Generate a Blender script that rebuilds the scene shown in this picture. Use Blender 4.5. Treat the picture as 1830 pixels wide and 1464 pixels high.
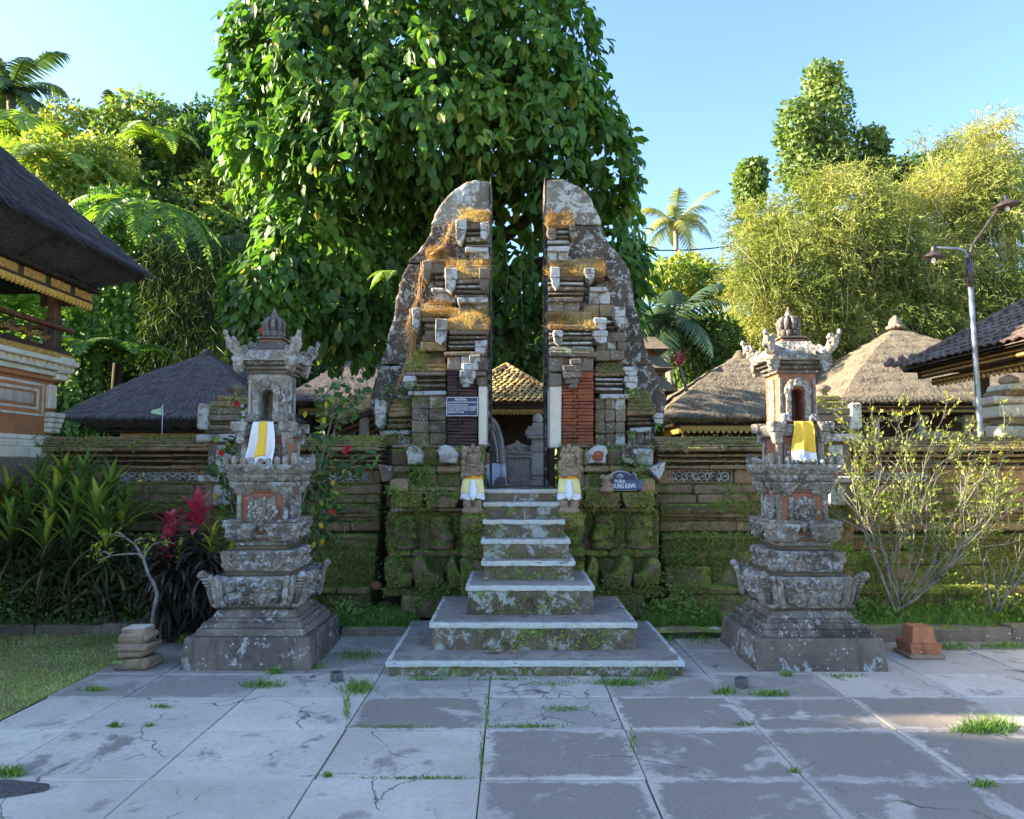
import bpy, math, random
import numpy as np
from mathutils import Vector, Matrix, noise as mnoise

for o in list(bpy.data.objects):
    bpy.data.objects.remove(o)
SC = bpy.context.scene
C = SC.collection
rnd = random.Random(7)
R = np.random.default_rng(11)

# ---------------------------------------------------------------- camera
FPX, CXP, CYP, EYE = 1353.0, 915.0, 732.0, 1.6
TH = math.atan(103.0 / FPX)
cam = bpy.data.cameras.new('camera')
cam.sensor_width = 36.0
cam.lens = 36.0 * FPX / 1830.0
cam.clip_start = 0.05
cam.clip_end = 2000.0
cam_o = bpy.data.objects.new('camera', cam)
C.objects.link(cam_o)
cam_o.location = (0, 0, EYE)
cam_o.rotation_euler = (math.pi / 2 + TH, 0, 0)
SC.camera = cam_o

# ---------------------------------------------------------------- sky, sun, exposure
SUN_EL, SUN_AZ = math.radians(24.5), math.atan2(-1.0, 0.07)      # azimuth clockwise from +Y
SUN_DIR = Vector((math.sin(SUN_AZ) * math.cos(SUN_EL), math.cos(SUN_AZ) * math.cos(SUN_EL), math.sin(SUN_EL)))
world = bpy.data.worlds.new('World')
SC.world = world
world.use_nodes = True
wn = world.node_tree
wn.nodes.clear()
sky = wn.nodes.new('ShaderNodeTexSky')
sky.sky_type = 'NISHITA'
sky.sun_disc = False
sky.sun_elevation = SUN_EL
sky.sun_rotation = SUN_AZ
sky.altitude = 300
sky.air_density = 1.0
sky.dust_density = 1.0
sky.ozone_density = 3.8
bg = wn.nodes.new('ShaderNodeBackground')
bg.inputs['Strength'].default_value = 0.10
wo = wn.nodes.new('ShaderNodeOutputWorld')
wn.links.new(sky.outputs[0], bg.inputs[0])
wn.links.new(bg.outputs[0], wo.inputs[0])
sun = bpy.data.lights.new('sun', 'SUN')
sun.energy = 5.0
sun.angle = math.radians(0.55)
sun.color = (1.0, 0.85, 0.62)
sun_o = bpy.data.objects.new('sun', sun)
C.objects.link(sun_o)
sun_o.rotation_euler = SUN_DIR.to_track_quat('Z', 'Y').to_euler()
sun_o.location = (-20, 0, 20)
SC.view_settings.view_transform = 'Standard'
SC.view_settings.look = 'None'
SC.view_settings.gamma = 1.0
SC.view_settings.use_curve_mapping = False
SC.view_settings.exposure = 2.4
SC.cycles.max_bounces = 6
SC.cycles.diffuse_bounces = 3
SC.cycles.glossy_bounces = 2
SC.cycles.transmission_bounces = 3
SC.cycles.transparent_max_bounces = 4
SC.cycles.use_denoising = True

# ---------------------------------------------------------------- helpers
CT, ST = math.cos(TH), math.sin(TH)
def Wp(px, py, D):
    """world point on depth plane y = D seen at photo pixel (px, py)"""
    cx, cz = (px - CXP) / FPX, (CYP - py) / FPX
    fy = CT - cz * ST
    k = D / fy
    return Vector((cx * k, D, EYE + (ST + cz * CT) * k))
def Xp(px, py, D): return Wp(px, py, D).x
def Zp(py, D): return Wp(CXP, py, D).z
def mpp(D): return D / FPX

def tag(o, label=None, cat=None, group=None, kind=None):
    if label: o['label'] = label
    if cat: o['category'] = cat
    if group: o['group'] = group
    if kind: o['kind'] = kind
    return o
def thing(name, loc, label, cat, group=None):
    o = bpy.data.objects.new(name, None)
    C.objects.link(o)
    o.empty_display_size = 0.1
    o.location = loc
    return tag(o, label, cat, group)
def link(name, me, parent=None, loc=None):
    o = bpy.data.objects.new(name, me)
    C.objects.link(o)
    if parent: o.parent = parent
    if loc is not None: o.location = loc
    return o
def wloc(o):
    v = Vector(o.location)
    while o.parent:
        o = o.parent
        v += o.location
    return v

class MB:
    """mesh builder in world coordinates"""
    def __init__(s): s.v = []; s.f = []; s.sm = []
    def add(s, vs, fs, smooth=False):
        n = len(s.v)
        s.v += [tuple(p) for p in vs]
        for f in fs:
            s.f.append(tuple(i + n for i in f)); s.sm.append(smooth)
    def box(s, x0, x1, y0, y1, z0, z1, ch=0.006, jit=0.0, M=None):
        ch = min(ch, 0.3 * min(x1 - x0, y1 - y0, z1 - z0))
        c = ((x0 + x1) / 2, (y0 + y1) / 2, (z0 + z1) / 2)
        h = ((x1 - x0) / 2, (y1 - y0) / 2, (z1 - z0) / 2)
        vs = []; ix = {}
        for sx in (-1, 1):
            for sy in (-1, 1):
                for sz in (-1, 1):
                    j = [rnd.uniform(-jit, jit) for _ in range(3)]
                    S = (sx, sy, sz)
                    for a in range(3):
                        p = [c[k] + S[k] * (h[k] - (0 if k == a else ch)) + j[k] for k in range(3)]
                        ix[(sx, sy, sz, a)] = len(vs); vs.append(p)
        fs = []
        for a in range(3):
            b, d = (a + 1) % 3, (a + 2) % 3
            for sg in (-1, 1):
                q = []
                for (sb, sd) in ((-1, -1), (1, -1), (1, 1), (-1, 1)):
                    S = [0, 0, 0]; S[a] = sg; S[b] = sb; S[d] = sd
                    q.append(ix[(S[0], S[1], S[2], a)])
                fs.append(q if sg > 0 else q[::-1])
            for sb in (-1, 1):
                for sd in (-1, 1):
                    q = []
                    for (sg, w) in ((-1, b), (1, b), (1, d), (-1, d)):
                        S = [0, 0, 0]; S[a] = sg; S[b] = sb; S[d] = sd
                        q.append(ix[(S[0], S[1], S[2], w)])
                    fs.append(q if sb * sd < 0 else q[::-1])
        for sx in (-1, 1):
            for sy in (-1, 1):
                for sz in (-1, 1):
                    t = [ix[(sx, sy, sz, k)] for k in range(3)]
                    fs.append(t if sx * sy * sz > 0 else t[::-1])
        if M is not None: vs = [M @ Vector(p) for p in vs]
        s.add(vs, fs)
        return s
    def frus(s, a, b, z0, z1):
        """a,b = (x0,x1,y0,y1) bottom and top rectangle"""
        vs = [(a[0], a[2], z0), (a[1], a[2], z0), (a[1], a[3], z0), (a[0], a[3], z0),
              (b[0], b[2], z1), (b[1], b[2], z1), (b[1], b[3], z1), (b[0], b[3], z1)]
        s.add(vs, [(3, 2, 1, 0), (4, 5, 6, 7), (0, 1, 5, 4), (1, 2, 6, 5), (2, 3, 7, 6), (3, 0, 4, 7)])
        return s
    def prism(s, poly, y0, y1, ch=0.0):
        """poly: list of (x,z), extruded from y0 (front) to y1"""
        n = len(poly)
        if ch:
            cx = sum(p[0] for p in poly) / n; cz = sum(p[1] for p in poly) / n
            r = max(math.hypot(p[0] - cx, p[1] - cz) for p in poly)
            k = 1 - ch / r
            front = [(cx + (p[0] - cx) * k, y0, cz + (p[1] - cz) * k) for p in poly]
            mid = [(p[0], y0 + ch, p[1]) for p in poly]
            back = [(p[0], y1, p[1]) for p in poly]
            vs = front + mid + back
            fs = [tuple(range(n)), tuple(range(3 * n - 1, 2 * n - 1, -1))]
            for l in (0, 1):
                for i in range(n):
                    j = (i + 1) % n
                    fs.append((l * n + j, l * n + i, (l + 1) * n + i, (l + 1) * n + j))
        else:
            vs = [(p[0], y0, p[1]) for p in poly] + [(p[0], y1, p[1]) for p in poly]
            fs = [tuple(range(n)), tuple(range(2 * n - 1, n - 1, -1))]
            for i in range(n):
                j = (i + 1) % n
                fs.append((j, i, n + i, n + j))
        s.add(vs, fs)
        return s
    def lathe(s, prof, cx, cy, n=16, M=None, sq=1.0, smooth=True):
        vs = []
        for (r, z) in prof:
            for i in range(n):
                a = 2 * math.pi * i / n
                vs.append((cx + r * math.cos(a), cy + r * sq * math.sin(a), z))
        fs = []
        m = len(prof)
        for k in range(m - 1):
            for i in range(n):
                j = (i + 1) % n
                fs.append((k * n + i, k * n + j, (k + 1) * n + j, (k + 1) * n + i))
        fs.append(tuple(range(n - 1, -1, -1)))
        fs.append(tuple(range((m - 1) * n, m * n)))
        if M is not None: vs = [M @ Vector(p) for p in vs]
        s.add(vs, fs, smooth)
        return s
    def tube(s, pts, rad, n=6, cap=True):
        pts = [Vector(p) for p in pts]
        m = len(pts)
        if not hasattr(rad, '__len__'): rad = [rad] * m
        up = Vector((0, 0, 1)); vs = []
        prev = None
        for k in range(m):
            t = (pts[min(k + 1, m - 1)] - pts[max(k - 1, 0)])
            if t.length < 1e-9: t = Vector((0, 0, 1))
            t.normalize()
            if prev is None:
                a = t.orthogonal().normalized()
            else:
                a = prev - t * prev.dot(t)
                a = a.normalized() if a.length > 1e-6 else t.orthogonal().normalized()
            prev = a
            b = t.cross(a)
            for i in range(n):
                w = 2 * math.pi * i / n
                vs.append(pts[k] + (a * math.cos(w) + b * math.sin(w)) * rad[k])
        fs = []
        for k in range(m - 1):
            for i in range(n):
                j = (i + 1) % n
                fs.append((k * n + i, k * n + j, (k + 1) * n + j, (k + 1) * n + i))
        if cap:
            fs.append(tuple(range(n - 1, -1, -1)))
            fs.append(tuple(range((m - 1) * n, m * n)))
        s.add(vs, fs, True)
        return s
    def ball(s, c, r, seg=10, ring=7):
        """ellipsoid; r = radius or (rx,ry,rz)"""
        if not hasattr(r, '__len__'): r = (r, r, r)
        prof = []
        vs = []; fs = []
        for k in range(ring + 1):
            p = math.pi * k / ring
            for i in range(seg):
                a = 2 * math.pi * i / seg
                vs.append((c[0] + r[0] * math.sin(p) * math.cos(a), c[1] + r[1] * math.sin(p) * math.sin(a), c[2] - r[2] * math.cos(p)))
        for k in range(ring):
            for i in range(seg):
                j = (i + 1) % seg
                fs.append((k * seg + i, k * seg + j, (k + 1) * seg + j, (k + 1) * seg + i))
        s.add(vs, fs, True)
        return s
    def xform(s, M):
        s.v = [tuple(M @ Vector(p)) for p in s.v]
        return s
    def build(s, name, mat, parent=None, origin=None):
        if parent is not None: off = wloc(parent)
        elif origin is not None: off = Vector(origin)
        else:
            xs = [p[0] for p in s.v]; ys = [p[1] for p in s.v]; zs = [p[2] for p in s.v]
            off = Vector(((min(xs) + max(xs)) / 2, (min(ys) + max(ys)) / 2, min(zs)))
        me = bpy.data.meshes.new(name)
        me.from_pydata([(p[0] - off.x, p[1] - off.y, p[2] - off.z) for p in s.v], [], s.f)
        me.polygons.foreach_set('use_smooth', s.sm)
        if mat: me.materials.append(mat)
        me.update()
        o = link(name, me, parent)
        if parent is None: o.location = off
        return o

def np_mesh(name, V, F, mat, parent=None, tint=None, smooth=False, kind=None, origin=None):
    """V (n,3) world, F (m,k) of one polygon size"""
    V = np.asarray(V, dtype=np.float32); F = np.asarray(F, dtype=np.int32)
    off = wloc(parent) if parent is not None else Vector(origin if origin is not None else (0, 0, 0))
    V = V - np.array(off, dtype=np.float32)
    me = bpy.data.meshes.new(name)
    k = F.shape[1]
    me.vertices.add(len(V)); me.vertices.foreach_set('co', V.ravel())
    me.loops.add(F.size); me.loops.foreach_set('vertex_index', F.ravel())
    me.polygons.add(len(F))
    me.polygons.foreach_set('loop_start', np.arange(0, F.size, k, dtype=np.int32))
    me.polygons.foreach_set('loop_total', np.full(len(F), k, dtype=np.int32))
    if smooth: me.polygons.foreach_set('use_smooth', np.ones(len(F), dtype=bool))
    if tint is not None:
        at = me.attributes.new('tint', 'FLOAT', 'POINT')
        at.data.foreach_set('value', np.asarray(tint, dtype=np.float32))
    me.materials.append(mat)
    me.update(calc_edges=True)
    me.validate()
    o = link(name, me, parent)
    if parent is None: o.location = off
    if kind: o['kind'] = kind
    return o

def unit(a):
    return a / np.maximum(np.linalg.norm(a, axis=-1, keepdims=True), 1e-9)

# leaf templates: (along, side, out of plane), triangles
T_DIA = (np.array([(0, 0, 0), (.42, -.5, .07), (1, 0, -.06), (.42, .5, .07)]), np.array([(0, 1, 2), (0, 2, 3)]))
T_OVAL = (np.array([(0, 0, 0), (.2, -.36, .05), (.55, -.5, .05), (.82, -.26, .0), (1, 0, -.12), (.82, .26, .0), (.55, .5, .05), (.2, .36, .05), (.5, 0, -.02)]),
          np.array([(8, 0, 1), (8, 1, 2), (8, 2, 3), (8, 3, 4), (8, 4, 5), (8, 5, 6), (8, 6, 7), (8, 7, 0)]))
T_BLADE = (np.array([(0, -.5, 0), (0, .5, 0), (.55, -.4, .04), (.55, .4, .04), (1, 0, -.1)]), np.array([(0, 2, 1), (1, 2, 3), (2, 4, 3)]))
T_TRI = (np.array([(0, -.5, 0), (0, .5, 0), (1, 0, 0)]), np.array([(0, 1, 2)]))

def leaf_arrays(P, T, N, L, Wd, tint, tpl):
    tv, tf = tpl
    n = len(P); k = len(tv)
    T = unit(T)
    S = unit(np.cross(N, T) + 1e-6)
    U = np.cross(T, S)
    L = np.broadcast_to(np.asarray(L, float), (n,)); Wd = np.broadcast_to(np.asarray(Wd, float), (n,))
    V = (P[:, None, :] + T[:, None, :] * (tv[None, :, 0:1] * L[:, None, None])
         + S[:, None, :] * (tv[None, :, 1:2] * Wd[:, None, None])
         + U[:, None, :] * (tv[None, :, 2:3] * L[:, None, None])).reshape(-1, 3)
    F = (tf[None, :, :] + (np.arange(n) * k)[:, None, None]).reshape(-1, 3)
    return V, F, np.repeat(np.broadcast_to(np.asarray(tint, float), (n,)), k)
def leaf_mesh(name, P, T, N, L, Wd, tint, tpl, mat, parent=None, kind='stuff', origin=None):
    V, F, t = leaf_arrays(P, T, N, L, Wd, tint, tpl)
    return np_mesh(name, V, F, mat, parent, t, False, kind, origin)

_tplmesh = {}
def tpl_mesh(tpl, key, mat):
    k = (key, mat.name)
    if k not in _tplmesh:
        me = bpy.data.meshes.new('leaf')
        me.from_pydata([tuple(p) for p in tpl[0]], [], [tuple(int(i) for i in f) for f in tpl[1]])
        me.materials.append(mat); me.update()
        _tplmesh[k] = me
    return _tplmesh[k]
def leaf_objects(name, P, T, N, L, Wd, tpl, key, mat, parent):
    me = tpl_mesh(tpl, key, mat)
    off = np.array(wloc(parent))
    T = unit(T); S = unit(np.cross(N, T) + 1e-6); U = np.cross(T, S)
    L = np.broadcast_to(np.asarray(L, float), (len(P),)); Wd = np.broadcast_to(np.asarray(Wd, float), (len(P),))
    for i in range(len(P)):
        o = link(name, me, parent)
        p = P[i] - off
        o.matrix_basis = Matrix(((T[i, 0] * L[i], S[i, 0] * Wd[i], U[i, 0] * L[i], p[0]),
                                 (T[i, 1] * L[i], S[i, 1] * Wd[i], U[i, 1] * L[i], p[1]),
                                 (T[i, 2] * L[i], S[i, 2] * Wd[i], U[i, 2] * L[i], p[2]), (0, 0, 0, 1)))

# ---------------------------------------------------------------- materials
def nt(name):
    m = bpy.data.materials.new(name)
    m.use_nodes = True
    t = m.node_tree
    t.nodes.clear()
    out = t.nodes.new('ShaderNodeOutputMaterial')
    b = t.nodes.new('ShaderNodeBsdfPrincipled')
    t.links.new(b.outputs[0], out.inputs[0])
    b.inputs['Specular IOR Level'].default_value = 0.25
    return m, t, b, out
class NG:
    """small node-graph helper"""
    def __init__(s, t): s.t = t; s.L = t.links.new
    def n(s, typ, **kw):
        nd = s.t.nodes.new(typ)
        for k, v in kw.items(): setattr(nd, k, v)
        return nd
    def val(s, sock, v):
        if hasattr(v, 'links'): s.L(v, sock)
        else: sock.default_value = v
    def pos(s, scale=(1, 1, 1)):
        g = s.n('ShaderNodeNewGeometry')
        if scale == (1, 1, 1): return g.outputs['Position']
        m = s.n('ShaderNodeVectorMath', operation='MULTIPLY')
        s.L(g.outputs['Position'], m.inputs[0]); m.inputs[1].default_value = scale
        return m.outputs[0]
    def noise(s, vec, scale, detail=5, rough=.6, dist=0.0):
        n = s.n('ShaderNodeTexNoise')
        s.L(vec, n.inputs['Vector'])
        n.inputs['Scale'].default_value = scale; n.inputs['Detail'].default_value = detail
        n.inputs['Roughness'].default_value = rough; n.inputs['Distortion'].default_value = dist
        return n.outputs['Fac']
    def voro(s, vec, scale, feature='F1', rand=1.0):
        n = s.n('ShaderNodeTexVoronoi', feature=feature)
        s.L(vec, n.inputs['Vector']); n.inputs['Scale'].default_value = scale
        n.inputs['Randomness'].default_value = rand
        return n.outputs['Distance']
    def ramp(s, fac, stops, interp='LINEAR'):
        r = s.n('ShaderNodeValToRGB')
        r.color_ramp.interpolation = interp
        e = r.color_ramp.elements
        while len(e) < len(stops): e.new(0.5)
        for i, (p, c) in enumerate(stops):
            e[i].position = p
            e[i].color = c if len(c) == 4 else (*c, 1)
        s.L(fac, r.inputs[0])
        return r.outputs[0]
    def step(s, fac, lo, hi):
        m = s.n('ShaderNodeMapRange', interpolation_type='SMOOTHSTEP')
        s.val(m.inputs[0], fac); m.inputs[1].default_value = lo; m.inputs[2].default_value = hi
        return m.outputs[0]
    def math(s, op, a, b=0.0, c=None):
        m = s.n('ShaderNodeMath', operation=op)
        s.val(m.inputs[0], a); s.val(m.inputs[1], b)
        if c is not None: s.val(m.inputs[2], c)
        return m.outputs[0]
    def mix(s, fac, a, b, typ='MIX'):
        m = s.n('ShaderNodeMix', data_type='RGBA', blend_type=typ)
        s.val(m.inputs[0], fac)
        for sock, v in ((m.inputs[6], a), (m.inputs[7], b)):
            if hasattr(v, 'links'): s.L(v, sock)
            else: sock.default_value = (*v, 1) if len(v) == 3 else v
        return m.outputs[2]
    def bump(s, h, strength, dist, bsdf):
        b = s.n('ShaderNodeBump')
        b.inputs['Strength'].default_value = strength; b.inputs['Distance'].default_value = dist
        s.L(h, b.inputs['Height']); s.L(b.outputs[0], bsdf.inputs['Normal'])
    def nz(s):
        g = s.n('ShaderNodeNewGeometry'); x = s.n('ShaderNodeSeparateXYZ')
        s.L(g.outputs['Normal'], x.inputs[0])
        return x.outputs[2]
    def rand(s):
        return s.n('ShaderNodeObjectInfo').outputs['Random']

def stone_mat(name, c1, c2, lichen=0.2, moss=0.1, lcol=(.50, .52, .50), mcol=((.035, .055, .012), (.10, .13, .03)), upmoss=.25,
              spots=.4, scale=1.0, bump=.6, grain=55, joints=None, lsc=9.0, dark=.35):
    m, t, b, out = nt(name)
    g = NG(t); p = g.pos()
    K = 1.65
    c1 = (c1[0] * K * 1.16, c1[1] * K * 1.02, c1[2] * K * .86); c2 = (c2[0] * K * 1.16, c2[1] * K * 1.02, c2[2] * K * .86)
    c1 = tuple(min(.6, x) for x in c1); c2 = tuple(min(.62, x) for x in c2)
    mcol = tuple(tuple(min(.46, x * 3.7) for x in c) for c in mcol)
    n1 = g.noise(p, 2.2 * scale, 8, .65)
    n2 = g.noise(p, 11 * scale, 6, .7)
    col = g.mix(g.step(n1, .33, .67), c1, c2)
    col = g.mix(g.math('MULTIPLY', g.step(n2, .42, .7), dark), col, (c1[0] * .35, c1[1] * .35, c1[2] * .36))
    st = g.noise(g.pos((7, 7, .9)), 1.0, 6, .7)
    col = g.mix(g.math('MULTIPLY', g.step(st, .50, .66), .55), col, (c1[0] * .38, c1[1] * .38, c1[2] * .40))
    rr = g.rand()
    col = g.mix(g.math('MULTIPLY', rr, .35), col, (c2[0] * 1.35, c2[1] * 1.32, c2[2] * 1.25))
    h = g.math('ADD', g.math('MULTIPLY', g.noise(p, grain, 6, .7), .7), g.math('MULTIPLY', g.noise(p, 13, 5, .6), 1.5))
    if lichen > 0:
        ln = g.noise(p, lsc * scale, 10, .76, .4)
        th = .665 - .27 * lichen
        lf = g.step(ln, th, th + .045)
        big = g.noise(p, 1.7 * scale, 3, .5)
        lf = g.math('MULTIPLY', lf, g.step(big, .44 - .2 * lichen, .56 - .2 * lichen))
        lv = g.noise(p, 40, 4, .6)
        lc = g.mix(lv, (lcol[0] * .62, lcol[1] * .64, lcol[2] * .6), (lcol[0] * 1.2, lcol[1] * 1.2, lcol[2] * 1.2))
        col = g.mix(lf, col, lc)
    if spots > 0:
        v = g.voro(p, 26 * scale)
        sp = g.math('MULTIPLY', g.math('SUBTRACT', 1.0, g.step(v, .16, .27)), g.step(g.noise(p, 6.5, 5, .6), .60 - .12 * spots, .66 - .12 * spots))
        col = g.mix(sp, col, (lcol[0] * 1.1, lcol[1] * 1.1, lcol[2] * 1.08))
    if moss > 0:
        mn = g.noise(p, 4.5 * scale, 9, .72)
        mf = g.math('ADD', mn, g.math('MULTIPLY', g.nz(), upmoss * .5))
        th = .72 - .30 * moss
        mf = g.step(mf, th, th + .12)
        mc = g.mix(g.step(g.noise(p, 30, 5, .7), .35, .68), mcol[0], mcol[1])
        mc = g.mix(g.step(g.noise(p, 3.1, 3, .5), .45, .65), mc, (mcol[1][0] * 1.1, mcol[1][1] * .85, mcol[1][2]))
        col = g.mix(mf, col, mc)
        h = g.math('ADD', h, g.math('MULTIPLY', mf, g.math('MULTIPLY', g.noise(p, 90, 3, .7), 1.2)))
    t.links.new(col, b.inputs['Base Color'])
    b.inputs['Roughness'].default_value = .93
    g.bump(h, min(1, bump * 1.25), .028, b)
    return m

M = {}
M['gate'] = stone_mat('gate_stone', (.055, .048, .042), (.13, .118, .105), .34, .24, lcol=(.46, .47, .46), upmoss=.35, spots=.75)
M['gate_pale'] = stone_mat('gate_pale_stone', (.065, .06, .055), (.17, .165, .155), .80, .16, lcol=(.50, .51, .50), spots=.6, dark=.5, lsc=8)
M['slab'] = stone_mat('wing_stone', (.018, .017, .017), (.058, .054, .050), .52, .12, lcol=(.40, .41, .40), upmoss=.1, spots=.95, lsc=13)
M['slab_pale'] = stone_mat('wing_cap_stone', (.055, .055, .052), (.15, .15, .145), .60, .05, lcol=(.48, .50, .48), upmoss=.1, spots=.7, lsc=7)
M['mossy'] = stone_mat('mossy_stone', (.075, .060, .040), (.16, .132, .090), .02, .88, lcol=(.4, .42, .4), mcol=((.022, .036, .006), (.085, .115, .022)), upmoss=.45, spots=.12, bump=.9)
M['wall'] = stone_mat('wall_stone', (.085, .070, .050), (.20, .162, .115), .12, .42, mcol=((.03, .045, .008), (.12, .13, .03)), upmoss=.4, spots=.25, bump=.8)
M['wallbrown'] = stone_mat('wall_brown_stone', (.095, .073, .050), (.21, .162, .108), .16, .18, upmoss=.5, spots=.2, bump=.8)
M['recess_shade'] = stone_mat('recess_shade_stone', (.035, .032, .027), (.08, .072, .06), 0, .1, spots=0)  # darker stone for set-back courses: recess shade put into the colour
M['carved'] = stone_mat('carved_stone', (.048, .047, .045), (.165, .165, .158), .58, .06, lcol=(.43, .44, .43), upmoss=.1, spots=.5, dark=.75, scale=1.6, lsc=8)
M['carved_dark'] = stone_mat('dark_carved_stone', (.038, .037, .037), (.115, .113, .11), .40, .04, lcol=(.48, .5, .5), upmoss=.1, spots=.7, dark=.6, scale=1.5)
M['plinth'] = stone_mat('plinth_stone', (.048, .046, .047), (.105, .10, .098), .42, .05, lcol=(.42, .44, .44), upmoss=.05, spots=.8, lsc=6)
M['finial'] = stone_mat('finial_stone', (.035, .036, .042), (.09, .09, .098), .2, .02, spots=.5)
M['step'] = stone_mat('step_riser_stone', (.045, .041, .034), (.12, .112, .096), .56, .62, lcol=(.44, .44, .41), mcol=((.02, .035, .008), (.075, .12, .03)), upmoss=0, spots=.2, lsc=5, dark=.6)
M['tread'] = stone_mat('step_tread_concrete', (.115, .115, .12), (.17, .17, .172), .30, .0, lcol=(.40, .42, .42), spots=.3, bump=.35, dark=.2)
M['edge'] = stone_mat('tread_edge_concrete', (.26, .26, .25), (.40, .40, .385), .75, .10, lcol=(.56, .58, .57), upmoss=0, spots=.3, bump=.5, dark=.4)
M['innergrey'] = stone_mat('inner_grey_stone', (.17, .175, .185), (.26, .265, .28), .1, .0, spots=0, bump=.4, dark=.3)
M['palestone'] = stone_mat('pale_grey_stone', (.30, .28, .255), (.42, .40, .37), .1, .05, spots=.15, bump=.4, dark=.25)
M['kerb'] = stone_mat('kerb_stone', (.06, .055, .05), (.14, .13, .12), .1, .3, upmoss=.3, spots=.2)
M['kerbpale'] = stone_mat('pale_kerb', (.22, .22, .21), (.34, .34, .33), .1, .2, upmoss=.1, spots=.2)
M['post'] = stone_mat('garden_post_stone', (.10, .085, .07), (.20, .17, .14), .15, .25, upmoss=.3, spots=.2)
M['lamppost_red'] = stone_mat('red_stone', (.20, .085, .05), (.32, .16, .10), .15, .12, spots=.2)
M['earth'] = stone_mat('earth', (.045, .04, .02), (.09, .08, .04), 0, .5, mcol=((.03, .045, .01), (.08, .1, .025)), spots=0, bump=.9)
M['hill'] = stone_mat('hill_earth', (.012, .018, .007), (.03, .04, .014), 0, .8, mcol=((.010, .020, .005), (.03, .05, .012)), spots=0, bump=1.0)
M['soil'] = stone_mat('bed_soil', (.10, .09, .06), (.20, .18, .12), 0, .6, mcol=((.03, .055, .01), (.09, .13, .03)), spots=0)

def brick_mat(name, c1, c2, mortar, wear, sx=1.0, lichen=.2):
    m, t, b, out = nt(name)
    g = NG(t); p = g.pos()
    n1 = g.noise(p, 6, 8, .7)
    col = g.mix(g.step(n1, .35, .65), c1, c2)
    col = g.mix(g.math('MULTIPLY', g.step(g.noise(p, 2.2, 6, .65), .45, .6), wear), col, (.05, .042, .045))
    col = g.mix(g.math('MULTIPLY', g.rand(), .4), col, (c1[0] * .5, c1[1] * .55, c1[2] * .6))
    l = g.step(g.noise(p, 7, 8, .72), .68 - .2 * lichen, .73 - .2 * lichen)
    col = g.mix(l, col, (.42, .40, .38))
    t.links.new(col, b.inputs['Base Color'])
    b.inputs['Roughness'].default_value = .9
    g.bump(g.noise(p, 60, 6, .7), .6, .015, b)
    return m
M['brick'] = brick_mat('red_brick', (.34, .105, .045), (.22, .07, .04), None, .35, lichen=.25)
M['brickdark'] = brick_mat('dark_red_brick', (.105, .052, .045), (.060, .038, .038), None, .6, lichen=.05)
M['brickshrine'] = brick_mat('shrine_red_stone', (.40, .17, .095), (.28, .12, .075), None, .25, lichen=.45)
M['brickorange'] = brick_mat('orange_brick', (.46, .20, .085), (.36, .15, .07), None, .05, lichen=.15)

def plain(name, c, rough=.6, var=.25, scale=12, bump=.15, metal=0.0, spec=.3, grain=70):
    m, t, b, out = nt(name)
    g = NG(t); p = g.pos()
    col = g.mix(g.step(g.noise(p, scale, 6, .65), .3, .7), tuple(x * (1 - var) for x in c), tuple(min(1, x * (1 + var)) for x in c))
    t.links.new(col, b.inputs['Base Color'])
    b.inputs['Roughness'].default_value = rough
    b.inputs['Metallic'].default_value = metal
    b.inputs['Specular IOR Level'].default_value = spec
    if bump: g.bump(g.noise(p, grain, 4, .6), bump, .01, b)
    return m
M['wood'] = plain('dark_wood', (.06, .037, .024), .6, .4, 9)
M['woodred'] = plain('red_brown_wood', (.12, .05, .025), .55, .35, 9)
M['gold'] = plain('gilt_carving', (.42, .24, .055), .5, .45, 30, .5, spec=.5)
M['goldbright'] = plain('gilt_trim', (.60, .36, .07), .5, .3, 30, .4, spec=.5)
M['bamboo_soffit'] = plain('soffit_wood', (.028, .020, .014), .8, .5, 14)
M['metalgrey'] = plain('weathered_galvanised_steel', (.26, .29, .32), .45, .3, 14, .1, .6, .5)
M['metaldark'] = plain('dark_lamp_steel', (.075, .062, .055), .5, .35, 20, .1, .4, .4)
M['bulb'] = plain('milk_glass_bulb', (.80, .82, .78), .2, .05, 5, 0, 0, .5)
M['white'] = plain('white_paint', (.76, .77, .78), .6, .06, 20, .1)
M['signblue'] = plain('navy_sign_paint', (.022, .038, .085), .45, .35, 20, .1, spec=.4)
M['signblue2'] = plain('blue_sign_paint', (.06, .10, .20), .5, .35, 15, .1, spec=.4)
M['signframe'] = plain('pale_sign_frame', (.50, .55, .58), .6, .2, 20)
M['clothyellow'] = plain('yellow_cloth', (.80, .50, .055), .85, .08, 8, .3, grain=220)
M['clothpale'] = plain('pale_yellow_cloth', (.78, .74, .32), .85, .10, 8, .3, grain=220)
M['clothwhite'] = plain('white_cloth', (.74, .75, .80), .85, .05, 8, .3, grain=220)
M['clothorange'] = plain('orange_cloth', (.72, .32, .04), .85, .1, 8, .3)
M['terracotta'] = plain('terracotta', (.20, .085, .05), .8, .3, 14)
M['pipe'] = plain('grey_plastic_pipe', (.11, .115, .12), .55, .3, 14)
M['cable'] = plain('black_cable', (.02, .02, .022), .6, .1, 5, 0)
M['skin'] = plain('skin', (.50, .27, .18), .55, .08, 20, .05)
M['shirt'] = plain('pale_blue_shirt', (.60, .66, .82), .85, .06, 10, .3)
M['shorts'] = plain('grey_trousers', (.12, .12, .14), .85, .1, 10, .3)
M['hair'] = plain('dark_hair', (.03, .022, .016), .6, .3, 60, .4)
M['flag'] = plain('pale_green_flag', (.45, .62, .34), .85, .12, 8, .2)
M['bark'] = plain('grey_bark', (.20, .185, .155), .9, .45, 18, .6, grain=40)
M['barkdark'] = plain('dark_bark', (.045, .035, .025), .9, .45, 18, .6, grain=40)
M['culm'] = plain('bamboo_culm', (.38, .33, .14), .5, .35, 5, .1)
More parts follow.
